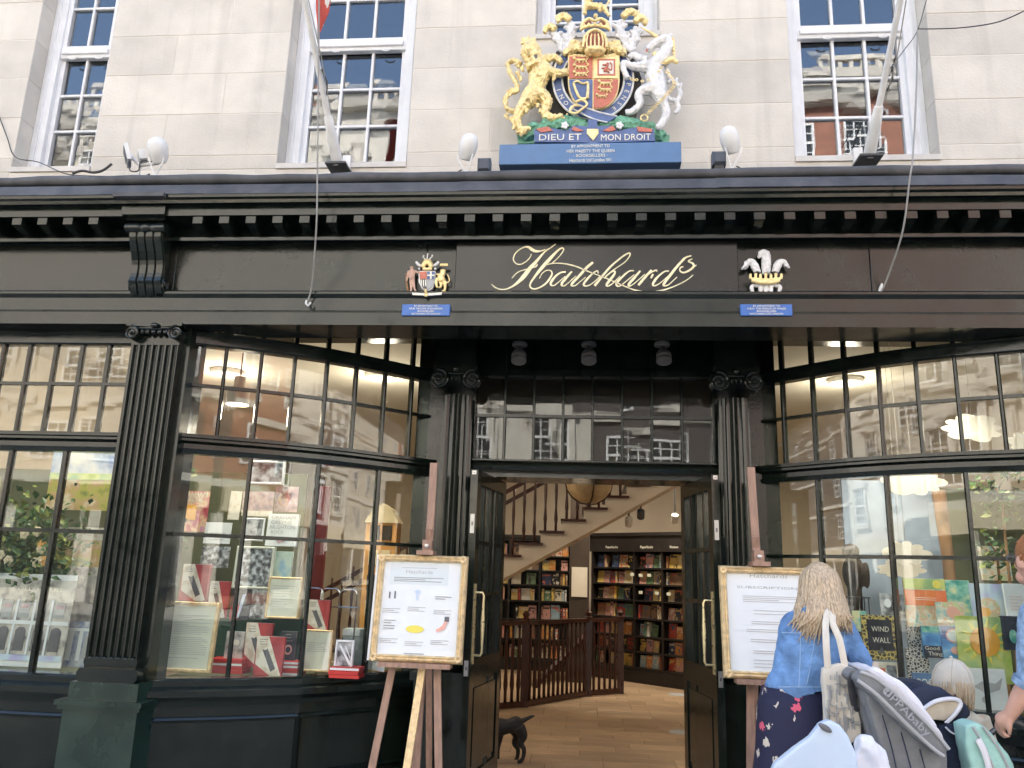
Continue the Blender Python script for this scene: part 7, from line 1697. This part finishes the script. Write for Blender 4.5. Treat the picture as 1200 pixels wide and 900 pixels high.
seam([(912+k*2.8, 805-.0*k) for k in range(20)]); seam([(955, 742), (954, 755), (951, 770), (948, 790), (945, 803)])
seam([(987, 726), (990, 736), (989, 748), (986, 758)])
# skirt
sk = Fig(); k = 28; rings = [(Q(937, 806).z, .158), (Q(936, 830).z, .188), (.75, .205), (.55, .24), (.32, .285), (.27, .292)]
vs = []
for i, (z, r) in enumerate(rings):
    for j in range(k):
        a = 2*math.pi*j/k; rip = 1+.05*math.sin(a*7+i*.3)*(i/5.)
        vs.append((gx+.004*i+r*rip*math.cos(a), Yw+.01+r*.75*rip*math.sin(a), z))
sk.add(vs, [(i*k+j, i*k+(j+1) % k, (i+1)*k+(j+1) % k, (i+1)*k+j) for i in range(len(rings)-1) for j in range(k)]+[tuple(range(k))])
smooth_obj(sk.build('skirt', 'floral', WM), 80)
for s_ in (-1, 1): fs_ = Fig(); fs_.wl([(gx+s_*.09, Yw-.02, .04, .042), (gx+s_*.093, Yw+.08, .04, .046), (gx+s_*.096, Yw+.18, .03, .036)], 10); smooth_obj(fs_.build('shoe', 'shoe', WM))
# long hair in locks
hr = Fig(); cap_ = Fig(); cap_.ball(hd+Vector((0, -.012, .02)), (.088, .098, .108)); rh = random.Random(8)
for i in range(420):
    a = rh.uniform(-2.85, -.3) if i < 300 else rh.uniform(-3.4, .25); t = rh.uniform(0, 1)
    top = hd+Vector((.02*math.cos(a), -.02, .118)); r_ = rh.uniform(.086, .102)
    m1 = hd+Vector((r_*.82*math.cos(a), r_*.85*math.sin(a)-.01, .07)); m2 = hd+Vector((r_*1.05*math.cos(a), r_*1.1*math.sin(a)-.02, -.03))
    sway = (-.085 if math.cos(a) < .05 else .015)*rh.uniform(.5, 1.1)
    m3 = hd+Vector((r_*1.15*math.cos(a)+sway*.35, r_*1.25*math.sin(a)-.05, -.13)); L = rh.uniform(.13, .235)+(.045 if sway < 0 else -.01)
    e_ = hd+Vector((r_*.98*math.cos(a)+sway+rh.uniform(-.03, .03), r_*.9*math.sin(a)-.07+rh.uniform(-.02, .02), -L))
    hr.wl([(*top, .005), (*m1, .0065), (*m2, .006), (*m3, .0055), (*e_, .0015)], 5, 3)
HR = hr.build('hair', 'hair_blond', WM, True); smooth_obj(HR, 180); tag(HR, kind='stuff')
smooth_obj(cap_.build('hair_crown', 'hair_blond', WM), 180)
# tote bag on the shoulder
TB = thing('tote_bag', 'cream canvas tote bag printed with black street drawing, on shoulder', 'bag', Q(985, 870, 4.08))
Yb = 4.10; tb = MB(); pts = [(964, 783), (985, 776), (1003, 784), (1010, 866), (996, 873), (970, 868)]
q = [P(x, y, Yb) for x, y in pts]; tb.prism([(p.x, p.z) for p in q][::-1], Yb, Yb+.055)
TBm = crumple(remesh(tb, 'bag', 'canvas', TB, .008, 3), .008, 9, 4.)
for (pp_) in ([(970, 782, Yb+.0), (968, 750, Yb+.0), (968, 726, Yw-.16), (973, 714, Yw-.115), (982, 712, Yw-.02)], [(990, 780, Yb+.03), (984, 750, Yb+.03), (976, 730, Yw-.16), (978, 715, Yw-.11), (984, 712, Yw-.02)]):
    c = catmull([tuple(P(*p)) for p in pp_], 6); mb = MB(); mb.tube(c, .016, 8, True, .25, (0, 1, 0)); smooth_obj(mb.build('handle', 'canvas', TB), 70)
pr = random.Random(6)
prn = MB()
for k in range(95):
    x, y = pr.uniform(968, 1001), pr.uniform(796, 866); p = P(x, y, Yb-.004)
    if pr.random() < .6: L = pr.uniform(.02, .06); prn.box(p.x, p.x+.0022, Yb-.0125, Yb-.001, p.z, p.z+L)
    else: L = pr.uniform(.01, .04); prn.box(p.x, p.x+L, Yb-.0125, Yb-.001, p.z, p.z+.0022)
tag(prn.build('print', 'print_grey', TB), kind='stuff')

# ---------------------------------------------------------------- pale plastic seat in front
Yc = 3.62
PS = thing('plastic_seat', 'pale blue moulded plastic seat with a grip hole in its back', 'seat', (P(955, 900, Yc).x, Yc+.15, 0))
def rounded_shell(poly_px, Y0, Y1, name, m, parent, vox=.011, it=5):
    q = [P(x, y, Y0) for x, y in poly_px]; mb = MB(); mb.prism([(p.x, p.z) for p in q][::-1], Y0, Y1); o_ = remesh(mb, name, m, parent, vox, it); return o_ if 'plastic' in m else crumple(o_, .007, 10, len(name)*1.3)
rounded_shell([(900, 918), (908, 896), (930, 878), (950, 864), (962, 848), (972, 844), (984, 849), (994, 862), (1004, 884), (1008, 920), (1004, 960), (904, 960)], Yc, Yc+.05, 'back_shell', 'pale_plastic', PS, .008, 3)
gp = P(967, 853, Yc-.004); mb = MB(); mb.ell(gp, (.03, .012, .012), 14, 8, Matrix.Rotation(R(30), 3, 'Y')); smooth_obj(mb.build('grip_hole', 'print_ink', PS))
sx = P(955, 930, Yc).x; zs_ = P(955, 950, Yc).z
mb = MB().box(sx-.2, sx+.2, Yc+.03, Yc+.40, zs_-.03, zs_); remesh(mb, 'seat_pan', 'pale_plastic', PS, .011, 3)
for (i, j) in ((-.17, .06), (.17, .06), (-.17, .36), (.17, .36)): MB().tube([(sx+i, Yc+j, zs_-.02), (sx+i*1.1, Yc+j*1.02, 0)], .014, 8).build('leg', 'white_metal', PS)
wc = Fig(); wc.limb([(1004, 872, .045, 3.85), (1018, 880, .06, 3.85), (1026, 905, .06, 3.85), (1020, 940, .05, 3.85)], 10); wc.limb([(1002, 885, .05, 3.85), (1012, 920, .06, 3.85)], 10)
WC = thing('cloth_bundle', 'white cloth bundle beside the pale plastic seat', 'cloth', P(1015, 940, 3.85)); crumple(remesh(wc, 'cloth', 'white_cloth', WC, .009, 2), .014, 14, 3.)

# ---------------------------------------------------------------- small children
def child(label, hx, hy, Y, hr_, top_m, hat=None, hairm='hair_blond', htop=None):
    h = P(hx, hy, Y); H = h.z+hr_; o = thing('person', label, 'person', (h.x, Y, 0)); b = Fig(); u = hr_/.085
    b.ball(h, (hr_*.82, hr_*.92, hr_)); b.ball(h+Vector((0, hr_*.9, -hr_*.15)), hr_*.18)
    for s_ in (-1, 1): b.ball(h+Vector((s_*hr_*.83, 0, -hr_*.1)), (hr_*.12, hr_*.2, hr_*.26))
    nk = h.z-hr_*1.1; hip = H*.47
    b.wl([(h.x, Y, h.z-hr_*.7, .038*u), (h.x, Y-.005, nk, .04*u), (h.x, Y-.005, nk-.03*u, .085*u), (h.x, Y-.005, nk-.10*u, .105*u), (h.x, Y, (nk+hip)/2, .10*u), (h.x, Y, hip, .105*u)], 14, 4, .75)
    for s_ in (-1, 1):
        b.wl([(h.x+s_*.05*u, Y, hip, .06*u), (h.x+s_*.055*u, Y+.005, hip*.52, .045*u), (h.x+s_*.055*u, Y-.005, .06, .03*u), (h.x+s_*.06*u, Y+.07*u, .03, .028*u)], 10)
        sh__ = Vector((h.x+s_*.105*u, Y, nk-.05*u)); el__ = sh__+Vector((s_*.05*u, .02, -.15*u)); wr__ = el__+Vector((-s_*.015, .09*u, -.06*u))
        b.wl([(*sh__, .04*u), (*el__, .03*u), (*wr__, .022*u)], 8); hand(b, wr__, wr__+Vector((0, .04*u, -.012)), (0, .2, -1), (1, 0, 0), .62*u)
    remesh(b, 'body', 'skin', o, .0075*u, 3)
    for s_ in (-1, 1): MB().ell(h+Vector((s_*hr_*.33, hr_*.86, hr_*.05)), (hr_*.12, hr_*.07, hr_*.08), 8, 6).build('eye', 'print_ink', o)
    c = Fig(); c.wl([(h.x, Y-.005, nk-.015*u, .07*u), (h.x, Y-.005, nk-.05*u, .11*u), (h.x, Y-.005, nk-.12*u, .122*u), (h.x, Y, (nk+hip)/2, .118*u), (h.x, Y, hip-.02, .135*u)], 16, 4, .78)
    for s_ in (-1, 1):
        sh__ = Vector((h.x+s_*.105*u, Y, nk-.05*u)); el__ = sh__+Vector((s_*.05*u, .02, -.15*u)); c.wl([(*sh__, .055*u), (*el__, .042*u), (*(el__+Vector((-s_*.01, .05*u, -.03*u))), .036*u)], 10)
    remesh(c, 'top', top_m, o, .009*u, 3)
    tr_ = Fig()
    for s_ in (-1, 1): tr_.wl([(h.x+s_*.05*u, Y, hip+.02, .078*u), (h.x+s_*.056*u, Y+.004, hip*.5, .058*u), (h.x+s_*.056*u, Y-.004, .1, .046*u)], 12)
    remesh(tr_, 'trousers', 'navy_cloth', o, .009*u, 2)
    for s_ in (-1, 1): f_ = Fig(); f_.wl([(h.x+s_*.056*u, Y-.02, .032, .034*u), (h.x+s_*.06*u, Y+.08*u, .03, .03*u)], 8); smooth_obj(f_.build('shoe', 'shoe', o))
    hb = Fig(); rr2 = random.Random(int(hx))
    for i in range(46):
        a = rr2.uniform(-3.3, .2); L = rr2.uniform(.7, 1.25)*hr_
        hb.wl([(*(h+Vector((hr_*.2*math.cos(a), hr_*.1*math.sin(a), hr_*1.03))), .01*u), (*(h+Vector((hr_*.85*math.cos(a), hr_*.95*math.sin(a), hr_*.45))), .015*u), (*(h+Vector((hr_*.98*math.cos(a), hr_*1.05*math.sin(a), -hr_*.3))), .013*u), (*(h+Vector((hr_*.95*math.cos(a), hr_*1.02*math.sin(a), -L))), .004*u)], 6, 3)
    tag(smooth_obj(hb.build('hair', hairm, o), 180), kind='stuff')
    if hat:
        ht = MB(); prof = [(hr_*1.10, -.02*u), (hr_*1.12, .01*u), (hr_*1.08, .045*u), (hr_*.9, .085*u), (hr_*.55, .115*u), (hr_*.15, .128*u), (.002, .13*u)]
        ht.lathe(h+Vector((0, -.004, 0)), prof, 28, (.05, -.14, 1)); HT = smooth_obj(ht.build('cap', hat, o), 60)
        for kk in range(6):
            a = kk*math.pi/3+.3; pts = []
            axv = Vector((.05, -.14, 1)).normalized(); xx = axv.orthogonal().normalized(); yy = axv.cross(xx)
            for (r, z) in prof[1:]: pts.append(h+Vector((0, -.004, 0))+axv*z+(xx*math.cos(a)+yy*math.sin(a))*(r+.001))
            MB().tube(pts, .0018, 5).build('cap_seam', 'beige_cloth', o)
        MB().ell(h+Vector((0, -.015, .132*u)), .009, 8, 6).build('cap_button', hat, o)
        br = MB(); brim = [(h.x+hr_*1.0*math.cos(t), Y+hr_*.9+hr_*.75*math.sin(t), h.z+.0) for t in [math.pi*q_/10 for q_ in range(11)]]+[(h.x-hr_*.9, Y+hr_*.4, h.z+.02), (h.x+hr_*.9, Y+hr_*.4, h.z+.02)]
        br.add(brim+[(a, b2, c2-.008) for a, b2, c2 in brim], [tuple(range(13)), tuple(range(13, 26))[::-1]]+[(i, (i+1) % 13, 13+(i+1) % 13, 13+i) for i in range(13)]); br.build('cap_peak', hat, o)
    return o
child('toddler in a cream cap looking into the picture book window', 1116, 803, 4.72, .092, 'beige_cloth', 'cap_cream')
child('small blond child in royal blue half hidden behind the grey pushchair', 1019, 848, 4.4, .085, 'royal_blue')

# ---------------------------------------------------------------- grey pushchair
Yg = 3.92
GP = thing('pushchair', 'grey pushchair with folded hood and embossed lettering', 'pushchair', (P(1060, 900, Yg).x, Yg+.2, 0))
rounded_shell([(1012, 808), (1026, 800), (1052, 820), (1084, 852), (1110, 882), (1112, 905), (1104, 935), (1064, 945), (1046, 920), (1030, 870)], Yg+.03, Yg+.42, 'seat_back', 'pram_grey', GP, .010, 3)
rounded_shell([(1003, 796), (1010, 786), (1024, 791), (1056, 818), (1090, 850), (1110, 873), (1111, 882), (1103, 885), (1078, 869), (1046, 840), (1018, 812)], Yg-.03, Yg+.46, 'hood', 'pram_grey', GP, .009, 2)
rounded_shell([(1013, 785), (1021, 784), (1050, 800), (1080, 830), (1104, 860), (1108, 872), (1096, 862), (1064, 828), (1036, 802)], Yg+.0, Yg+.44, 'hood_lining', 'pram_lining', GP, .009, 3)
rounded_shell([(1019, 784), (1030, 783), (1056, 798), (1080, 822), (1098, 848), (1102, 858), (1086, 842), (1056, 812), (1034, 796)], Yg+.06, Yg+.40, 'hood_frill', 'white_cloth', GP, .008, 3)
for pts, rad in (([(1005, 797), (1030, 816), (1060, 846), (1092, 876), (1106, 886)], .008), ([(1008, 787), (1030, 797), (1060, 823), (1094, 856), (1112, 878)], .008)):
    f_ = Fig(); f_.limb([(x, y, rad, Yg-.032) for x, y in pts], 8); smooth_obj(f_.build('piping', 'pram_trim', GP))
tp = P(1062, 834, Yg-.052); slope = math.degrees(math.atan2(P(1090, 863, Yg).z-P(1030, 803, Yg).z, P(1090, 863, Yg).x-P(1030, 803, Yg).x))
put_text('UPPAbaby', tp.x, Yg-.05, tp.z, .05, 'pram_text', GP, ry=-slope, width=.25, extrude=.002)
for dx, dy in ((0, 0), (4, 3), (3, -3), (7, 0)):
    q = P(1037+dx, 812+dy, Yg-.05); MB().lathe((q.x, Yg-.05, q.z), [(0, 0), (.007, 0), (.007, .004), (0, .004)], 10, (0, -1, 0)).build('logo_dot', 'pram_text', GP)
for k in range(3):
    f_ = Fig(); f_.limb([(1034+k*22, 838+k*20, .003, Yg+.022), (1046+k*20, 880+k*14, .003, Yg+.018), (1056+k*18, 930, .003, Yg+.022)], 6); f_.build('stitch_line', 'navy_cloth', GP)
# handle and chassis
f_ = Fig(); f_.limb([(1000, 790, .016, Yg+.05), (997, 800, .016, Yg+.1), (999, 815, .016, Yg+.15), (1003, 835, .014, Yg+.2)], 10); f_.limb([(1000, 790, .016, Yg+.05), (1006, 789, .016, Yg+.45)], 10); smooth_obj(f_.build('handle', 'pram_frame', GP))
bx0, bx1 = P(1010, 900, Yg).x, P(1105, 900, Yg).x
for yy in (Yg+.02, Yg+.44):
    MB().tube([(bx0, yy, .75), (bx1-.05, yy, .30), (bx1+.1, yy, .16)], .014, 8).build('side_tube', 'pram_frame', GP)
    MB().tube([(bx1-.02, yy, .55), (bx0-.02, yy, .16)], .014, 8).build('cross_tube', 'pram_frame', GP)
    for xx, rr in ((bx0-.02, .13), (bx1+.1, .10)):
        t = smooth_obj(MB().lathe((xx, yy-.02, rr), [(rr*.7, 0), (rr*.95, 0), (rr, .01), (rr, .03), (rr*.95, .04), (rr*.7, .04)], 24, (0, 1, 0)).build('wheel', 'rubber', GP)); MB().lathe((xx, yy-.012, rr), [(.01, 0), (rr*.69, .004), (rr*.69, .02), (.01, .024)], 16, (0, 1, 0)).build('hub', 'pram_trim', t)
# ---------------------------------------------------------------- navy pushchair held by the man
Yn = 4.25
NP = thing('pushchair', 'navy pushchair with beige trimmed hood held by the man', 'pushchair', (P(1120, 900, Yn).x, Yn+.1, 0))
rounded_shell([(1064, 812), (1080, 803), (1104, 806), (1126, 818), (1138, 832), (1140, 840), (1124, 848), (1098, 842), (1078, 836)], Yn, Yn+.36, 'hood', 'navy_cloth', NP, .011, 4)
rounded_shell([(1080, 834), (1096, 824), (1116, 821), (1126, 824), (1122, 836), (1108, 844), (1092, 845)], Yn-.02, Yn+.06, 'hood_opening', 'beige_cloth', NP, .008, 3)
f_ = Fig(); f_.limb([(1080, 832, .008, Yn-.025), (1096, 822, .010, Yn-.025), (1116, 819, .010, Yn-.025), (1126, 824, .010, Yn-.025), (1120, 836, .010, Yn-.025), (1108, 848, .008, Yn-.025)], 8); smooth_obj(f_.build('hood_trim', 'white_cloth', NP))
rounded_shell([(1100, 850), (1124, 846), (1138, 858), (1138, 890), (1146, 930), (1118, 935), (1108, 895)], Yn-.02, Yn+.3, 'seat', 'navy_cloth', NP, .012, 4)
rounded_shell([(1108, 848), (1134, 850), (1140, 862), (1124, 862), (1112, 858)], Yn-.05, Yn-.03, 'strap_pad', 'navy_cloth', NP, .006, 2)
f_ = Fig(); f_.limb([(1108, 852, .005, Yn-.055), (1118, 860, .005, Yn-.055), (1138, 861, .005, Yn-.055)], 6); f_.build('strap_trim', 'white_cloth', NP)
f_ = Fig(); f_.limb([(1150, 868, .012, Yn-.08), (1172, 852, .014, Yn-.1), (1190, 846, .016, Yn-.12), (1215, 858, .016, Yn-.15)], 10); smooth_obj(f_.build('handle', 'pram_frame', NP))
nx = P(1130, 900, Yn).x
for yy in (Yn, Yn+.36):
    MB().tube([(nx+.2, yy, .72), (nx-.1, yy, .14)], .014, 8).build('side_tube', 'pram_frame', NP); MB().tube([(nx, yy, .45), (nx+.3, yy, .12)], .014, 8).build('cross_tube', 'pram_frame', NP)
    for xx in (nx-.1, nx+.3): t = smooth_obj(MB().lathe((xx, yy-.02, .11), [(.08, 0), (.105, 0), (.11, .01), (.11, .03), (.105, .04), (.08, .04)], 24, (0, 1, 0)).build('wheel', 'rubber', NP)); MB().lathe((xx, yy-.012, .11), [(.01, 0), (.078, .004), (.078, .02), (.01, .024)], 16, (0, 1, 0)).build('hub', 'pram_trim', t)
MBG = thing('shoulder_bag', 'mint green bag hanging from the navy pushchair', 'bag', P(1160, 930, Yn-.2))
rounded_shell([(1130, 850), (1142, 846), (1156, 852), (1174, 872), (1190, 896), (1196, 930), (1150, 940), (1138, 900), (1131, 870)], Yn-.2, Yn-.08, 'bag', 'mint_cloth', MBG, .010, 5)
for pts in ([(1140, 852), (1152, 872), (1166, 905)], [(1152, 852), (1172, 880), (1186, 912)]): f_ = Fig(); f_.limb([(x, y, .006, Yn-.205) for x, y in pts], 6); smooth_obj(f_.build('piping', 'pram_trim', MBG))
f_ = Fig(); f_.limb([(1146, 866, .014, Yn-.212), (1154, 882, .014, Yn-.216), (1160, 905, .014, Yn-.212)], 8, 3, .3); smooth_obj(f_.build('strap', 'white_cloth', MBG))

# ---------------------------------------------------------------- man at the edge of the picture
Ym = 4.0
MN = thing('person', 'man with short ginger hair and glasses in a pale blue shirt', 'person', (P(1222, 900, Ym).x, Ym, 0))
mh_ = P(1214, 657, Ym); mx0 = mh_.x+.13
b = Fig(); b.ball(mh_, (.078, .098, .115)); b.ball(mh_+Vector((-.035, .085, -.02)), (.018, .024, .024)); b.ball(mh_+Vector((-.02, .05, -.075)), (.05, .05, .04))
for s_ in (-1, 1): b.ball(mh_+Vector((s_*.08, -.01, -.01)), (.012, .024, .034))
b.wl([(mh_.x, Ym, mh_.z-.08, .058), (mh_.x+.005, Ym-.01, mh_.z-.15, .06), (mx0, Ym-.01, mh_.z-.20, .12), (mx0, Ym-.01, mh_.z-.30, .185), (mx0, Ym, mh_.z-.5, .165), (mx0, Ym, mh_.z-.68, .16), (mx0, Ym, .92, .165), (mx0, Ym, .84, .15)], 16, 4, .68)
for s_ in (-1, 1): b.wl([(mx0+s_*.09, Ym, .88, .095), (mx0+s_*.1, Ym+.01, .5, .065), (mx0+s_*.1, Ym-.01, .1, .042), (mx0+s_*.105, Ym+.1, .04, .036), (mx0+s_*.11, Ym+.17, .03, .03)], 10)
shm = Vector((mx0-.15, Ym-.01, mh_.z-.25)); elm = P(1207, 796, Ym-.02); wrm = P(1184, 838, Ym+.05); knm = P(1173, 846, Ym+.1)
b.wl([(*shm, .065), (*shm.lerp(elm, .5), .052), (*elm, .045), (*elm.lerp(wrm, .4), .042), (*wrm, .030)], 10); hand(b, wrm, knm, (.25, .3, -1), (0, 1, .1), 1.0)
shm2 = Vector((mx0+.19, Ym, mh_.z-.24)); elm2 = shm2+Vector((.05, .1, -.28)); b.wl([(*shm2, .065), (*elm2, .045), (*(elm2+Vector((-.15, .2, .02))), .03)], 10); hand(b, elm2+Vector((-.15, .2, .02)), elm2+Vector((-.2, .25, .04)), (0, .5, .5), (0, 0, 1))
remesh(b, 'body', 'skin', MN, .008, 3)
for s_ in (-1, 1): MB().ell(mh_+Vector((s_*.032-.015, .09, .015)), (.012, .008, .007), 10, 8).build('eye', 'print_ink', MN)
g_ = MB()
for s_ in (-1, 1): g_.tube([(mh_.x-.02+s_*.034+.024*math.cos(t), Ym+.103, mh_.z+.012+.018*math.sin(t)) for t in [2*math.pi*q_/14 for q_ in range(15)]], .003, 5)
g_.tube([(mh_.x-.08, Ym+.1, mh_.z+.018), (mh_.x-.088, Ym-.01, mh_.z+.014)], .003, 5); g_.tube([(mh_.x+.05, Ym+.1, mh_.z+.018), (mh_.x+.086, Ym-.01, mh_.z+.014)], .003, 5)
tag(g_.build('glasses', 'print_ink', MN), kind='stuff')
s2 = Fig(); s2.wl([(mh_.x+.005, Ym-.01, mh_.z-.145, .075), (mx0, Ym-.01, mh_.z-.19, .14), (mx0, Ym-.01, mh_.z-.28, .2), (mx0, Ym, mh_.z-.5, .19), (mx0, Ym, mh_.z-.72, .185), (mx0, Ym, .86, .19)], 18, 4, .72)
s2.wl([(*(shm+Vector((.06, 0, .02))), .08), (*shm, .08), (*shm.lerp(elm, .5), .068), (*shm.lerp(elm, .92), .062), (*elm.lerp(wrm, .12), .06)], 14); s2.wl([(*(shm2+Vector((-.06, 0, .02))), .08), (*shm2, .08), (*shm2.lerp(elm2, .9), .062)], 14)
crumple(remesh(s2, 'shirt', 'shirt_blue', MN, .008, 2), .012, 10, 1.)
cf = Fig(); cf.wl([(*elm.lerp(wrm, .06), .064), (*elm.lerp(wrm, .16), .064), (*elm.lerp(wrm, .22), .060)], 14, 2); smooth_obj(cf.build('cuff', 'shirt_blue', MN))
tr_ = Fig()
for s_ in (-1, 1): tr_.wl([(mx0+s_*.085, Ym, .93, .115), (mx0+s_*.1, Ym+.01, .5, .085), (mx0+s_*.1, Ym-.005, .09, .065)], 14)
remesh(tr_, 'trousers', 'navy_cloth', MN, .011, 2)
for s_ in (-1, 1): f_ = Fig(); f_.wl([(mx0+s_*.1, Ym-.05, .045, .045), (mx0+s_*.105, Ym+.08, .045, .05), (mx0+s_*.11, Ym+.19, .035, .04)], 10); smooth_obj(f_.build('shoe', 'shoe', MN))
hm = MB(); hm.ell(mh_+Vector((.0, -.015, .03)), (.085, .1, .1), 20, 14); rr3 = random.Random(3)
for i in range(70):
    a = rr3.uniform(-3.3, .2); el_ = rr3.uniform(-.35, 1.3); d = Vector((math.cos(a)*math.cos(el_), math.sin(a)*math.cos(el_), math.sin(el_)))
    p_ = mh_+Vector((0, -.012, .025))+Vector((d.x*.082, d.y*.098, d.z*.1)); hm.tube([p_, p_+d*.008+Vector((0, .01, -.014)), p_+d*.006+Vector((0, .014, -.03))], [.009, .007, .002], 6)
tag(smooth_obj(hm.build('hair', 'hair_ginger', MN), 180), kind='stuff')

# ---------------------------------------------------------------- black dog in the doorway
Yd = 7.3
DG = thing('dog', 'black dog with pale collar sniffing behind the left door leaf', 'dog', (PZ(600, 893, 0.006).x, Yd, .005))
kd = abs(P(601, 860, Yd).x-P(600, 860, Yd).x); g = Fig()
def dl(pts, n=10, flat=1.0): g.limb([(x, y, r*kd, Yd+dy) for x, y, r, dy in pts], n, 4)
dl([(610, 850, 6.5, 0), (605, 849, 9.5, 0), (596, 851, 8.2, 0), (586, 852, 10.2, 0), (578, 852, 10, 0), (571, 857, 7.4, 0), (566, 864, 6, 0)])
dl([(569, 860, 6, 0), (564, 868, 6.6, 0), (561, 875, 5.4, 0), (557, 884, 3.6, 0), (555, 888, 3, 0)])
dl([(610, 846, 3.6, 0), (616, 843, 2.6, 0), (622, 840, 2, 0), (627, 838.5, .9, 0)])
for dy, ox in ((-.07, 0), (.07, -7)):
    dl([(608+ox, 852, 7.4, dy), (613+ox, 862, 5.6, dy), (610+ox, 871, 3.6, dy), (614+ox, 878, 2.8, dy), (613+ox, 888, 2.3, dy), (610+ox, 892, 2.6, dy), (606+ox, 893, 2.1, dy)])
for dy, ox in ((-.06, 0), (.06, 6)):
    dl([(580+ox, 856, 6, dy), (579+ox, 868, 3.6, dy), (577+ox, 878, 2.9, dy), (577+ox, 889, 2.4, dy), (574+ox, 893, 2.6, dy), (571+ox, 894, 2, dy)])
for dy in (-.05, .05): dl([(566, 862, 2.4, dy), (569, 870, 3, dy*1.3), (568, 876, 1.6, dy*1.3)], 8)
remesh(g, 'body', 'black_fur', DG, .0075, 2)
cl = P(574, 856, Yd); MB().tube([(cl.x+.055*math.cos(t)*.55+.0, Yd+.068*math.sin(t), cl.z+.068*math.cos(t)*.8) for t in [2*math.pi*q_/18 for q_ in range(19)]], .006, 6).build('collar', 'silver_paint', DG)
ld = P(580, 848, Yd-.085); MB().tube([ld, ld+Vector((.012, 0, -.04)), ld+Vector((.02, .01, -.09))], .006, 6).build('lead_clip', 'silver_paint', DG)
